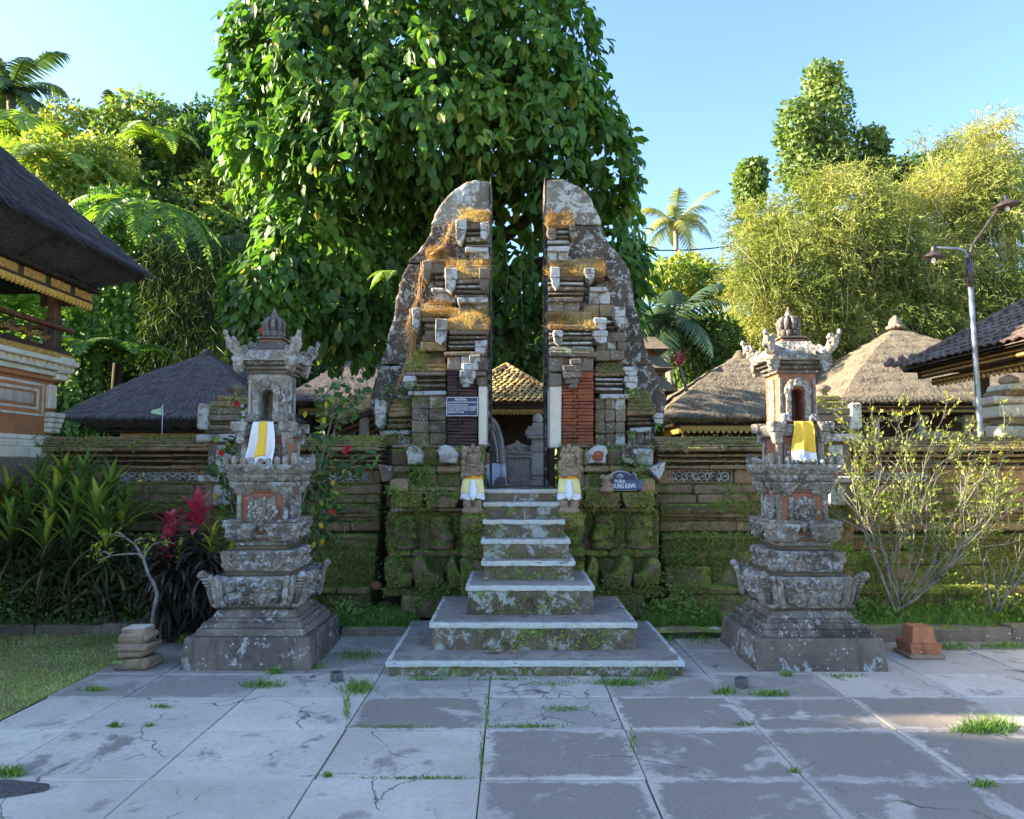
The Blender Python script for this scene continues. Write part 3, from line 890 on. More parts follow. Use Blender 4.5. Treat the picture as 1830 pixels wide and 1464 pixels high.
# ================================================================ split gate
GRASS = []     # ledges with dry golden grass (x0,x1,y0,y1,z0,z1,density)
def lumps(name, balls, mat, parent, voxel=.018, rough=.012, tex=.05):
    b = MB()
    for (c, r) in balls: b.ball(c, r, 12, 8)
    o = b.build(name, mat, parent)
    m = o.modifiers.new('remesh', 'REMESH'); m.mode = 'VOXEL'; m.voxel_size = voxel; m.use_smooth_shade = True
    if rough:
        tx = bpy.data.textures.get('lump%d' % int(tex * 1000)) or bpy.data.textures.new('lump%d' % int(tex * 1000), 'CLOUDS')
        tx.noise_scale = tex
        d = o.modifiers.new('displace', 'DISPLACE'); d.texture = tx; d.strength = rough * 2; d.mid_level = .5; d.texture_coords = 'GLOBAL'
    return o

IN_L, IN_R = Xp(875, 600, 9.2), Xp(976, 600, 9.2)
OUT_L = [(846, 322), (828, 328), (808, 340), (790, 360), (777, 384), (769, 408), (762, 430), (750, 448), (733, 464), (720, 485), (713, 508), (710, 532), (706, 556), (699, 580), (693, 604), (686, 628), (677, 652), (670, 676), (665, 700), (662, 722), (666, 745), (676, 768), (690, 796)]
OUT_R = [(1006, 322), (1024, 328), (1042, 338), (1057, 356), (1067, 378), (1075, 402), (1085, 428), (1099, 448), (1115, 466), (1126, 488), (1131, 515), (1133, 542), (1139, 564), (1146, 588), (1152, 612), (1160, 636), (1172, 660), (1182, 684), (1189, 706), (1191, 722), (1184, 748), (1174, 770), (1162, 796)]

def gate_half(side, label):
    cx = -.9 if side < 0 else 1.1
    t = thing('split_gate_half', (cx, 8.9, 0), label, 'gate', 'halves of the split gate')
    xi = IN_L if side < 0 else IN_R
    out = OUT_L if side < 0 else OUT_R
    D = 9.2
    # ---- smooth curved wing, in stacked pieces
    cuts = [322, 402, 470, 556, 652, 800]
    def edge(y):
        for (a, c2) in zip(out, out[1:]):
            if a[1] <= y <= c2[1]:
                k = (y - a[1]) / max(1e-6, c2[1] - a[1])
                return a[0] + (c2[0] - a[0]) * k
        return out[-1][0] if y > out[-1][1] else out[0][0]
    for i in range(len(cuts) - 1):
        ya, yb = cuts[i], cuts[i + 1]
        pts = [(edge(ya), ya)] + [p for p in out if ya < p[1] < yb] + [(edge(yb), yb)]
        fine = []
        for (p, q) in zip(pts, pts[1:]):
            for k in range(3): fine.append((p[0] + (q[0] - p[0]) * k / 3, p[1] + (q[1] - p[1]) * k / 3))
        fine.append(pts[-1])
        poly = [(Wp(p[0] + rnd.uniform(-1.3, 1.3), p[1], D).x, Wp(p[0], p[1], D).z) for p in fine]
        zt, zb = poly[0][1], poly[-1][1]
        poly = poly + [(xi, zb), (xi, zt)]
        if side < 0: pass
        else: poly = poly[::-1]
        # counter clockwise seen from the front (-y)
        ar = sum(p[0] * q[1] - q[0] * p[1] for p, q in zip(poly, poly[1:] + poly[:1]))
        if ar < 0: poly = poly[::-1]
        o = MB().prism(poly, D + rnd.uniform(-.012, .012), D + .62, .0).build('wing_slab', M['slab_pale'] if i == 0 else M['slab'], t)
        rm = o.modifiers.new('remesh', 'REMESH'); rm.mode = 'VOXEL'; rm.voxel_size = .02; rm.use_smooth_shade = True
        for (sc_, st_) in ((.30, .05), (.05, .022)):
            tx = bpy.data.textures.get('wear%d' % int(sc_ * 100)) or bpy.data.textures.new('wear%d' % int(sc_ * 100), 'CLOUDS')
            tx.noise_scale = sc_; tx.noise_depth = 3
            dm = o.modifiers.new('displace', 'DISPLACE'); dm.texture = tx; dm.strength = st_; dm.mid_level = .5; dm.texture_coords = 'GLOBAL'
    # flat capping band along the inner edge of the cut face
    MB().box(min(xi, xi - side * -.0) - (.0 if side < 0 else .014), xi + (.014 if side < 0 else .0), D - .01, D + .6, 1.3, Zp(318, D), .004, .003).build('cut_face', M['slab'], t)
    S = 1 if side < 0 else -1
    def px(x): return x
    def row(name, xl, xr, yt, yb, d, mat, moss=0.0, split=0, pale=0.0, ch=.008, back=9.21):
        ym = (yt + yb) / 2
        if xl == 'I': x0 = xi + .012
        else: x0 = Xp(xl, ym, d)
        if xr == 'I': x1 = xi - .012
        else: x1 = Xp(xr, ym, d)
        n = split or 1
        w = (x1 - x0) / n
        for k in range(n):
            mm = M['gate_pale'] if rnd.random() < pale * .8 else mat
            stone(t, name, x0 + w * k + .002, x0 + w * (k + 1) - .002, d + rnd.uniform(-.008, .008), back, Zp(yb, d) + .0015, Zp(yt, d) - .0015, mm, ch, .004, moss)
    def corner(xl, xr, yt, yb, d, mat=None):
        """antefix corner block: upper block over a notched, bevelled lower one"""
        mat = mat or M['gate_pale']
        x0, x1 = Xp(xl, yt, d), Xp(xr, yt, d); z1, z0 = Zp(yt, d), Zp(yb, d); zm = z0 + (z1 - z0) * .52
        stone(t, 'corner_block', x0, x1, d, 9.2, zm + .002, z1, mat, .008, .005)
        w = x1 - x0
        a = .22 * w
        poly = [(x0 + a * .2, z0 + (zm - z0) * .3), (x0 + w * .45, z0), (x1 - a, z0 + (zm - z0) * .35), (x1 - a * .3, zm), (x0 + a * .2, zm)]
        if side > 0: poly = [(x0 + x1 - p[0], p[1]) for p in poly][::-1]
        MB().prism(poly, d + .012, 9.19, .008).build('corner_block', mat, t)
    def cap(xl, xr, yt, yb, d, dback, grass=1.0, mossw=0.0, n=4):
        ym = (yt + yb) / 2
        za, zb = Zp(yb, d), Zp(yt, dback)
        for k in range(n):
            dd = d + (dback - d) * k / n
            x0 = xi + .012 if xl == 'I' else Xp(xl, ym, d) + .01 * k
            x1 = xi - .012 if xr == 'I' else Xp(xr, ym, d) - .01 * k
            stone(t, 'cap_stone', x0, x1, dd, 9.21, za + (zb - za) * k / n + .001, za + (zb - za) * (k + 1) / n - .001, M['wall'], .008, .006, mossw)
        if grass:
            x0 = xi + .012 if xl == 'I' else Xp(xl, ym, d)
            x1 = xi - .012 if xr == 'I' else Xp(xr, ym, d)
            GRASS.append((x0, x1, d, dback, za, zb, grass))
    G, GP, V_, WB = M['gate'], M['gate_pale'], M['recess_shade'], M['wall']
    if side < 0:
        # --- main column beside the passage, top tier
        cap(822, 'I', 378, 398, 9.02, 9.19, 1.0)
        row('course', 822, 'I', 398, 410, 9.02, G)
        corner(814, 833, 391, 433, 8.98); corner(858, 874, 396, 428, 8.98)
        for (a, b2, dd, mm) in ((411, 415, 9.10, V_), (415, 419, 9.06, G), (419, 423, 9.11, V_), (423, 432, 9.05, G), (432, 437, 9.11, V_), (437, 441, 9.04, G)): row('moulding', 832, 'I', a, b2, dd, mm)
        row('course', 831, 'I', 442, 450, 9.0, GP); row('course', 837, 'I', 451, 466, 9.06, G, split=2, pale=.5)
        # second tier
        cap(798, 'I', 468, 498, 8.86, 9.1, 1.0)
        row('course', 816, 'I', 498, 506, 8.86, G)
        corner(795, 817, 478, 521, 8.82); corner(856, 874, 478, 520, 8.82, G)
        for (a, b2, dd, mm) in ((506, 510, 8.95, V_), (510, 514, 8.90, GP), (514, 518, 8.96, V_), (518, 523, 8.90, G), (523, 527, 8.97, V_), (527, 531, 8.89, G)): row('moulding', 813, 'I', a, b2, dd, mm)
        row('course', 817, 'I', 531, 541, 8.86, GP); row('course', 820, 'I', 541, 554, 8.93, G, split=2, pale=.3)
        # third tier
        cap(800, 'I', 554, 590, 8.70, 9.0, 1.2)
        row('course', 802, 'I', 590, 597, 8.70, G)
        corner(777, 800, 569, 615, 8.66)
        for (a, b2, dd, mm) in ((597, 601, 8.80, V_), (601, 605, 8.74, G), (605, 609, 8.81, V_), (609, 614, 8.74, G), (614, 617, 8.80, V_), (617, 621, 8.73, GP), (621, 625, 8.8, V_)): row('moulding', 801, 'I', a, b2, dd, mm)
        corner(848, 870, 608, 634, 8.66)
        row('ledge', 793, 'I', 628, 636, 8.62, G)
        row('course', 799, 'I', 636, 662, 8.68, G, split=3, pale=.5)
        row('ledge', 797, 'I', 660, 665, 8.64, M['brickdark'])
        # carved stepped bracket over the brick panel
        for (a, b2, xl, xr, dd) in ((634, 648, 838, 858, 8.56), (648, 662, 826, 855, 8.56), (662, 676, 820, 850, 8.56), (676, 686, 822, 846, 8.57), (686, 692, 826, 840, 8.58)):
            row('bracket_stone', xl, xr, a, b2, dd, GP)
        # brick body
        for k in range(22):
            ya = 665 + k * 130 / 22
            row('brick', 799, 826 if k % 2 else 818, ya, ya + 130 / 22 - .3, 8.66, M['brickdark'], ch=.003)
            row('brick', 826.3 if k % 2 else 818.3, 853, ya, ya + 130 / 22 - .3, 8.66, M['brickdark'], ch=.003)
        row('pilaster', 854.5, 'I', 690, 796, 8.63, M['palestone'])
        row('pilaster', 852, 'I', 672, 690, 8.60, G); row('pilaster', 850, 'I', 664, 672, 8.58, G)
        # middle column
        cap(762, 800, 448, 470, 9.06, 9.19, .8)
        row('course', 768, 800, 470, 488, 9.06, G, pale=.0)
        corner(755, 771, 465, 502, 9.0, G)
        for (a, b2, dd, mm) in ((488, 493, 9.14, V_), (493, 498, 9.08, G), (498, 503, 9.14, V_), (503, 510, 9.08, G), (510, 515, 9.13, V_)): row('moulding', 776, 812, a, b2, dd, mm)
        row('course', 771, 812, 515, 522, 9.02, GP); row('course', 776, 815, 522, 542, 9.08, G, split=2, pale=.4)
        cap(752, 800, 542, 566, 8.90, 9.1, .9, .2)
        corner(736, 750, 550, 590, 8.84)
        row('course', 750, 780, 566, 574, 8.92, G)
        for (a, b2, dd, mm) in ((574, 579, 9.0, V_), (579, 586, 8.95, G), (586, 591, 9.0, V_), (591, 600, 8.95, G)): row('moulding', 758, 780, a, b2, dd, mm)
        row('course', 754, 795, 600, 611, 8.90, G); row('course', 752, 798, 611, 627, 8.84, WB, .3)
        cap(728, 798, 627, 664, 8.78, 9.1, .35, .8, 6)
        row('course', 724, 798, 664, 671, 8.76, G)
        corner(720, 742, 672, 695, 8.72)
        for (a, b2, dd, mm) in ((671, 677, 8.90, V_), (677, 682, 8.82, G), (682, 687, 8.9, V_), (687, 692, 8.82, G), (692, 699, 8.9, V_)): row('moulding', 743, 798, a, b2, dd, mm)
        row('ledge', 729, 798, 699, 707, 8.74, GP)
        for (a, b2) in ((707, 730), (730, 752), (752, 774), (774, 796)):
            row('course', 736, 798, a, b2, 8.80, G, .5, split=2, pale=.4)
        # outer column
        cap(694, 736, 716, 744, 8.94, 9.15, .2, 1.0)
        corner(670, 690, 716, 766, 8.9)
        for (a, b2, dd, mm) in ((744, 749, 9.05, V_), (749, 754, 8.98, G), (754, 758, 9.05, V_), (758, 764, 8.98, G), (764, 769, 9.05, V_)): row('moulding', 692, 736, a, b2, dd, mm, .2)
        row('ledge', 683, 734, 769, 777, 8.90, GP); row('course', 687, 734, 777, 797, 8.96, WB, .6, split=2, pale=.3)
    else:
        cap('I', 1024, 384, 408, 9.02, 9.19, .9)
        corner(977, 994, 408, 428, 8.98, G); corner(1017, 1028, 402, 426, 8.98, G)
        for (a, b2, dd, mm) in ((408, 412, 9.10, V_), (412, 416, 9.06, GP), (416, 420, 9.11, V_), (420, 424, 9.06, G), (424, 430, 9.11, V_), (430, 435, 9.05, GP), (435, 439, 9.11, V_)): row('moulding', 'I', 1017, a, b2, dd, mm)
        row('course', 'I', 1018, 439, 449, 9.0, GP); row('course', 'I', 1015, 449, 466, 9.06, GP, split=2)
        cap('I', 1080, 464, 494, 8.88, 9.12, 1.1)
        corner(984, 1001, 477, 517, 8.82); corner(1044, 1063, 478, 500, 8.82); corner(1083, 1098, 484, 498, 9.0, G)
        for (a, b2, dd, mm) in ((494, 500, 8.93, G), (500, 504, 8.97, V_), (504, 508, 8.91, GP), (508, 512, 8.97, V_), (512, 519, 8.91, G), (519, 523, 8.97, V_), (523, 527, 8.90, G), (527, 531, 8.97, V_)): row('moulding', 'I', 1044, a, b2, dd, mm)
        row('course', 'I', 1042, 531, 539, 8.86, G); row('course', 'I', 1036, 539, 558, 8.93, G, split=2, pale=.2)
        for (a, b2, dd, mm) in ((484, 488, 9.13, V_), (488, 492, 9.08, G), (492, 496, 9.13, V_), (496, 502, 9.08, G), (502, 508, 9.13, V_), (508, 513, 9.08, G)): row('moulding', 1064, 1080, a, b2, dd, mm)
        row('course', 1053, 1086, 513, 521, 9.02, GP); row('course', 1053, 1090, 521, 544, 9.08, GP, split=2)
        row('course', 1042, 1100, 544, 566, 8.98, WB, .2, split=2)
        cap('I', 1066, 560, 590, 8.70, 9.0, 1.1)
        corner(988, 1006, 590, 617, 8.66); corner(1062, 1085, 568, 590, 8.66); corner(1060, 1086, 590, 614, 8.68)
        corner(1097, 1118, 548, 586, 8.84)
        for (a, b2, dd, mm) in ((590, 594, 8.80, V_), (594, 598, 8.74, GP), (598, 602, 8.81, V_), (602, 607, 8.74, G), (607, 611, 8.8, V_), (611, 615, 8.73, GP), (615, 619, 8.8, V_), (619, 623, 8.74, GP)): row('moulding', 'I', 1060, a, b2, dd, mm)
        row('course', 'I', 1062, 623, 636, 8.66, G); row('ledge', 'I', 1068, 628, 638, 8.62, G)
        row('course', 'I', 1060, 638, 664, 8.68, G, split=3)
        for (a, b2, xl, xr, dd) in ((640, 652, 1018, 1040, 8.56), (652, 664, 1006, 1040, 8.56), (664, 676, 1006, 1040, 8.56), (676, 686, 1010, 1036, 8.57), (686, 694, 1016, 1032, 8.58)):
            row('bracket_stone', xl, xr, a, b2, dd, G)
        for k in range(22):
            ya = 664 + k * 132 / 22
            row('brick', 1004.5, 1032 if k % 2 else 1024, ya, ya + 132 / 22 - .3, 8.66, M['brick'], ch=.003)
            row('brick', 1032.3 if k % 2 else 1024.3, 1061, ya, ya + 132 / 22 - .3, 8.66, M['brick'], ch=.003)
        row('pilaster', 'I', 1003.5, 690, 800, 8.63, M['palestone']); row('pilaster', 'I', 1005, 667, 690, 8.60, G)
        # middle column
        for (a, b2, dd, mm) in ((566, 572, 9.0, V_), (572, 577, 8.94, GP), (577, 582, 9.0, V_), (582, 588, 8.94, G), (588, 594, 9.0, V_)): row('moulding', 1084, 1098, a, b2, dd, mm)
        row('course', 1084, 1118, 594, 611, 8.92, G, pale=.5); row('course', 1066, 1120, 611, 626, 8.88, G, split=3, pale=.4); row('course', 1064, 1116, 626, 644, 8.86, G, split=2, pale=.3)
        cap(1063, 1120, 644, 672, 8.78, 9.05, .1, .35, 5)
        for (a, b2, dd, mm) in ((672, 676, 8.90, V_), (676, 680, 8.80, GP), (680, 684, 8.9, V_), (684, 688, 8.80, GP), (688, 693, 8.9, V_), (693, 697, 8.82, GP), (697, 704, 8.9, V_)): row('moulding', 1063, 1114, a, b2, dd, mm)
        corner(1114, 1140, 655, 672, 8.72); corner(1116, 1140, 672, 696, 8.74)
        row('ledge', 1072, 1126, 704, 712, 8.74, GP)
        for (a, b2) in ((712, 732), (732, 754), (754, 775), (775, 796)):
            row('course', 1063, 1118, a, b2, 8.80, G, .08, split=3, pale=.35)
        # outer column
        cap(1120, 1172, 700, 742, 8.90, 9.15, 0, .5, 6)
        for (a, b2, dd, mm) in ((742, 746, 9.03, V_), (746, 751, 8.96, G), (751, 755, 9.03, V_), (755, 759, 8.96, G), (759, 764, 9.03, V_)): row('moulding', 1120, 1164, a, b2, dd, mm)
        corner(1168, 1186, 738, 760, 8.9)
        row('ledge', 1126, 1166, 764, 773, 8.88, GP); row('course', 1122, 1168, 773, 797, 8.94, G, .3, split=3, pale=.45)
    # ---- plinth (mirrored about the stair axis)
    def mx(x): return x if side < 0 else 1868 - x
    def prow(name, xl, xr, yt, yb, d, mat, moss=.6, split=1, pale=0.0, ch=.014):
        a, b2 = mx(xl), mx(xr)
        if a > b2: a, b2 = b2, a
        row(name, a, b2, yt, yb, d, mat, moss, split, pale, ch)
    prow('ledge', 700, 868, 796, 801, 8.50, G, .3, 3)
    prow('plinth_stone', 700, 866, 801, 833, 8.50, M['wall'] if side > 0 else M['mossy'], .9 if side < 0 else .4, 4, .3 if side > 0 else 0)
    prow('ledge', 692, 866, 833, 845, 8.36, M['wall'], .6, 4)
    prow('plinth_stone', 696, 866, 845, 872, 8.42, M['mossy'], .9, 4)
    prow('ledge', 690, 867, 872, 879, 8.05, M['wall'], .7, 4)
    for (a, b2) in ((700, 756), (760, 822), (826, 866)):
        x0, x1 = sorted((Xp(mx(a), 890, 8.0), Xp(mx(b2), 890, 8.0)))
        z1, z0 = Zp(880, 8.0), Zp(907, 8.0); w = x1 - x0
        MB().prism([(x0 + w * .14, z0), (x1 - w * .14, z0), (x1, z1 - .06), (x1, z1), (x0, z1), (x0, z1 - .06)], 7.98, 8.6, .012).build('plinth_stone', M['mossy'], t)
        MOSS.append((x0, x1, 7.97, 8.0, z0, z1, .7))
    prow('plinth_stone', 690, 866, 880, 908, 8.22, M['recess_shade'], .2, 2)
    prow('ledge', 698, 866, 908, 914, 8.08, M['wall'], .6, 4, .12)
    prow('plinth_stone', 690, 866, 914, 984, 8.22, M['mossy'], 1.0, 3)
    prow('ledge', 692, 866, 984, 996, 8.08, M['mossy'], .9, 4)
    prow('plinth_stone', 690, 864, 996, 1046, 8.14, M['mossy'], .8, 3)
    prow('ledge', 690, 838, 1046, 1053, 8.2, V_, .1, 2)
    prow('ledge', 684, 838, 1053, 1066, 7.86, M['mossy'], .9, 3)
    prow('plinth_stone', 716, 838, 1066, 1106, 7.76, M['mossy'], 1.0, 2)
    # antefix stones, like small pointed gables
    for (a, b2, yt, yb, mm) in ((727, 757, 797, 830, GP), (783, 818, 795, 828, GP)):
        x0, x1 = sorted((Xp(mx(a), 815, 8.3), Xp(mx(b2), 815, 8.3)))
        z1, z0 = Zp(yt, 8.3), Zp(yb, 8.3); w = x1 - x0; h = z1 - z0
        poly = [(.08, 0), (.9, 0), (1.0, .5), (.72, .86), (.42, 1.0), (.12, .93), (-.04, .66), (.06, .42)]
        if side > 0: poly = [(1 - p[0], p[1]) for p in poly][::-1]
        o = MB().prism([(x0 + p[0] * w, z0 + p[1] * h) for p in poly], 8.27, 8.52, .016).build('antefix_stone', mm if not (side > 0 and a < 760) else M['slab'], t)
        if side > 0 and a > 760:
            MB().prism([(x0 + (.2 + .6 * p[0]) * w, z0 + (.14 + .55 * p[1]) * h) for p in poly], 8.262, 8.3, .008).build('red_panel', M['brick'], o)
    # horned stones along the foot
    for (a, b2, yt, yb) in ((688, 738, 998, 1046), (738, 792, 993, 1050), (800, 838, 996, 1050)):
        x0, x1 = sorted((Xp(mx(a), 1020, 7.9), Xp(mx(b2), 1020, 7.9)))
        z1, z0 = Zp(yt, 7.9), Zp(yb, 7.9); w = x1 - x0; h = z1 - z0
        poly = [(.12, 0), (.95, 0), (1.0, .30), (.98, .46), (.84, .40), (.66, .44), (.52, .62), (.42, .86), (.28, 1.0), (.10, .97), (0, .78), (.02, .4)]
        if side > 0: poly = [(1 - p[0], p[1]) for p in poly][::-1]
        o = MB().prism([(x0 + p[0] * w, z0 + p[1] * h) for p in poly], 7.80, 8.15, .045).build('horned_stone', M['mossy'], t)
        MOSS.append((x0 + .15 * w, x0 + .85 * w, 7.79, 7.80, z0, z0 + h * .45, .9))
    # worn relief figures in the plinth
    for a in (724, 790):
        x = Xp(mx(a), 950, 8.12); s = mpp(8.12); zc = Zp(950, 8.12)
        k = 1 if side < 0 else -1
        lumps('relief_figure', [((x, 8.2, zc - 26 * s), (24 * s, .13, 9 * s)), ((x + k * 4 * s, 8.19, zc - 6 * s), (13 * s, .12, 24 * s)), ((x - k * 14 * s, 8.2, zc + 4 * s), (9 * s, .1, 20 * s)),
                                ((x + k * 15 * s, 8.14, zc - 10 * s), (9 * s, .11, 9 * s)), ((x, 8.2, zc + 22 * s), (17 * s, .1, 9 * s)), ((x - k * 16 * s, 8.16, zc + 10 * s), (7 * s, .09, 6 * s))],
              M['mossy'], t, .02, .014)
        MOSS.append((x - .1, x + .1, 8.06, 8.08, zc - .1, zc + .14, .5))
    # pedestal blocks carrying the guardian
    xa = Xp(mx(845), 930, 7.6)
    stone(t, 'pedestal', xa - .13, xa + .13, 7.62, 8.2, Zp(948, 7.62), Zp(921, 7.62), M['mossy'], .02, .012, .8)
    stone(t, 'pedestal', xa - .11, xa + .11, 7.70, 8.2, Zp(978, 7.62), Zp(949, 7.62), M['mossy'], .02, .012, .6)
    stone(t, 'pedestal', xa - .12, xa + .12, 7.64, 8.2, Zp(1000, 7.62), Zp(979, 7.62), M['mossy'], .03, .012, .8)
    stone(t, 'pedestal', xa - .12, xa + .12, 7.68, 8.2, .3, Zp(1001, 7.62), M['mossy'], .02, .012, .8)
    # ledge stones at the outer end
    stone(t, 'corner_stone', *sorted((Xp(mx(699), 868, 8.1), Xp(mx(729), 868, 8.1))), 8.0, 8.4, Zp(882, 8.05), Zp(855, 8.05), M['wallbrown'], .02, .008)
    a, c2 = sorted((Xp(mx(680), 850, 8.2), Xp(mx(700), 850, 8.2)))
    if side > 0:
        MB().prism([((a + c2) / 2, Zp(858, 8.2)), (c2, Zp(838, 8.2)), (c2 + .01, Zp(826, 8.2)), (a - .05, Zp(838, 8.2))], 8.18, 8.5, .01).build('corner_stone', GP, t)
    else:
        MB().prism([(a + .02, Zp(862, 8.2)), (c2, Zp(860, 8.2)), (c2, Zp(834, 8.2)), (a - .03, Zp(830, 8.2)), (a, Zp(845, 8.2))], 8.18, 8.5, .01).build('corner_stone', G, t)
    return t
gl = gate_half(-1, 'left half of the dark stone split gate, golden dry grass on its ledges')
gr = gate_half(1, 'right half of the stone split gate with a red brick panel')

# ---------------------------------------------------------------- guardian statues
def guardian(pxc, label, flip):
    D = 7.72; s = mpp(D)
    x = Xp(pxc, 860, D); zb = Zp(920, 7.62)
    t = thing('guardian_statue', (x, D, zb), label, 'statue', 'guardian statues flanking the stairs')
    Z = lambda y: Zp(y, D)
    k = flip
    bl = [((x, D + .02, Z(913)), (20 * s, .11, 9 * s)), ((x - 9 * s, D, Z(900)), (8 * s, .07, 13 * s)), ((x + 9 * s, D, Z(900)), (8 * s, .07, 13 * s)),
          ((x, D + .01, Z(868)), (16 * s, .085, 24 * s)), ((x, D, Z(838)), (16 * s, .085, 14 * s)), ((x + k * 1 * s, D - .01, Z(822)), (12 * s, .08, 13 * s)),
          ((x + k * 2 * s, D - .07, Z(818)), (8 * s, .04, 6 * s)), ((x + k * 3 * s, D - .085, Z(826)), (6 * s, .035, 4 * s)),
          ((x - 15 * s, D, Z(836)), (5 * s, .05, 14 * s)), ((x + 15 * s, D - .01, Z(838)), (5 * s, .05, 14 * s)),
          ((x - k * 14 * s, D, Z(812)), (6.5 * s, .055, 11 * s)), ((x - k * 15 * s, D - .01, Z(806)), (7 * s, .05, 6 * s)),
          ((x - 8 * s, D - .05, Z(849)), (9 * s, .05, 5 * s)), ((x + 8 * s, D - .05, Z(847)), (9 * s, .05, 5 * s)),
          ((x + 5.5 * s, D - .088, Z(815)), (3.4 * s, .022, 3.4 * s)), ((x - 4.5 * s, D - .088, Z(815)), (3.4 * s, .022, 3.4 * s)), ((x + .5 * s, D - .115, Z(822)), (3.2 * s, .03, 3.6 * s)), ((x + .5 * s, D - .09, Z(832)), (8.5 * s, .03, 2.4 * s))]
    for q in range(7):
        a = math.pi * (.08 + .84 * q / 6)
        bl.append(((x + 13 * s * math.cos(a), D + .02, Z(818) + 14 * s * math.sin(a)), (4 * s, .05, 4 * s)))
    for q in range(10):
        bl.append(((x + rnd.uniform(-15, 15) * s, D - .07 + rnd.uniform(0, .02), Z(rnd.uniform(828, 848))), (3 * s, .03, 3 * s)))
    for q in range(5):
        f = q / 4
        bl.append(((x - k * (17 - 2 * f) * s, D - .02, Z(850 - 46 * f)), (4.6 * s, .045, 7 * s)))
    for (dx, dy, r_) in ((-9, 804, 4.5), (0, 800, 5), (9, 803, 4.5), (-4, 807, 4), (5, 807, 4)):
        bl.append(((x + dx * s, D - .02, Z(dy)), (r_ * s * .8, .04, r_ * s * 1.3)))
    lumps('body', bl, M['post'], t, .006, .004, .02)
    # wrapped cloth
    def skirt(name, z0, z1, r0, r1, mat, amp, ph=0.0, wav=0.0):
        n, m_ = 64, 9
        vs = []; fs = []
        for j in range(m_ + 1):
            f = j / m_
            for i in range(n):
                a = 2 * math.pi * i / n
                r = r0 + (r1 - r0) * f
                r *= 1 + amp * f * (math.sin(9 * a + ph + 2 * f) + .5 * math.sin(17 * a + 3 * ph)) + .02 * math.sin(30 * f + 3 * a)
                vs.append((x + r * math.cos(a), D + .7 * r * math.sin(a), z1 + (z0 - z1) * f - wav * f * (0.5 + .5 * math.sin(4 * a + ph)) * .02))
        for j in range(m_):
            for i in range(n):
                i2 = (i + 1) % n
                fs.append((j * n + i, (j + 1) * n + i, (j + 1) * n + i2, j * n + i2))
        b = MB(); b.add(vs, fs, True)
        o = b.build(name, mat, t)
        sd = o.modifiers.new('solid', 'SOLIDIFY'); sd.thickness = .004
        return o
    skirt('cloth_skirt', Z(881), Z(852), 17.5 * s, 21 * s, M['clothpale'], .035, pxc)
    skirt('cloth_hem', Z(890), Z(878), 19.8 * s, 21.5 * s, M['clothwhite'], .05, pxc, 1.0)
    skirt('cloth_belt', Z(856), Z(849.5), 18.0 * s, 18.3 * s, M['clothorange'], .01, pxc)
    b = MB(); vs = []; fs = []
    prof = [(858, 4, .152), (866, 5.5, .163), (876, 7, .172), (884, 7.5, .178), (889, 5, .180), (894, 1, .18)]
    for (yy, w, r) in prof:
        for i in range(5):
            u = i / 4 - .5
            vs.append((x + (2 * w * u + 1.5 * k) * s + .4 * s * math.sin(yy), D - r * .62 - .018 * math.cos(u * 3) - .004 * math.sin(8 * u + yy), Z(yy)))
    for j in range(len(prof) - 1):
        for i in range(4):
            fs.append((j * 5 + i, (j + 1) * 5 + i, (j + 1) * 5 + i + 1, j * 5 + i + 1))
    b.add(vs, fs, True)
    o = b.build('cloth_sash', M['clothwhite'], t)
    sd = o.modifiers.new('solid', 'SOLIDIFY'); sd.thickness = .005
guardian(845, 'carved guardian statue in yellow and white cloth left of the stairs', 1)
guardian(1017, 'carved guardian statue in yellow and white cloth right of the stairs', -1)

# ---------------------------------------------------------------- signs
def text(body, px_, py_, D, hpx, wpx, mat, parent, align='LEFT', name='lettering'):
    cu = bpy.data.curves.new(name, 'FONT')
    cu.body = body; cu.size = 1.0; cu.extrude = .002; cu.align_x = align; cu.offset = .012
    cu.materials.append(mat)
    o = bpy.data.objects.new('text_source', cu)
    C.objects.link(o)
    bpy.context.view_layer.update()
    w = max(o.dimensions.x, .01)
    s = mpp(D)
    o.parent = parent
    p = Wp(px_, py_, D)
    o.location = p - wloc(parent)
    o.rotation_euler = (math.pi / 2, 0, 0)
    sx = wpx * s / w; sz = hpx * s / .70
    me = bpy.data.meshes.new_from_object(o)
    r = link(name, me, parent)
    r.location = o.location; r.rotation_euler = o.rotation_euler; r.scale = (sx, sz, 1.0)
    bpy.data.objects.remove(o)
    return r
D = 8.625
tl, br = Wp(798, 710, D), Wp(854, 744, D)
sg = thing('notice_board', ((tl.x + br.x) / 2, D, br.z), 'small navy notice board with white lettering on the left gate half', 'sign')
MB().box(tl.x + .008, br.x - .008, D - .012, D + .03, br.z + .008, tl.z - .008, .002, 0).build('board', M['signblue'], sg)
fr = MB()
fr.box(tl.x, br.x, D - .018, D + .03, tl.z - .009, tl.z, .002, .001).box(tl.x, br.x, D - .018, D + .03, br.z, br.z + .009, .002, .001)
fr.box(tl.x, tl.x + .009, D - .017, D + .03, br.z + .009, tl.z - .009, .002, .001).box(br.x - .009, br.x, D - .017, D + .03, br.z + .009, tl.z - .009, .002, .001)
fr.box(tl.x + .009, br.x - .009, D - .014, D + .02, Zp(727, D), Zp(726.2, D), .0005, 0)
fr.build('frame', M['signframe'], sg)
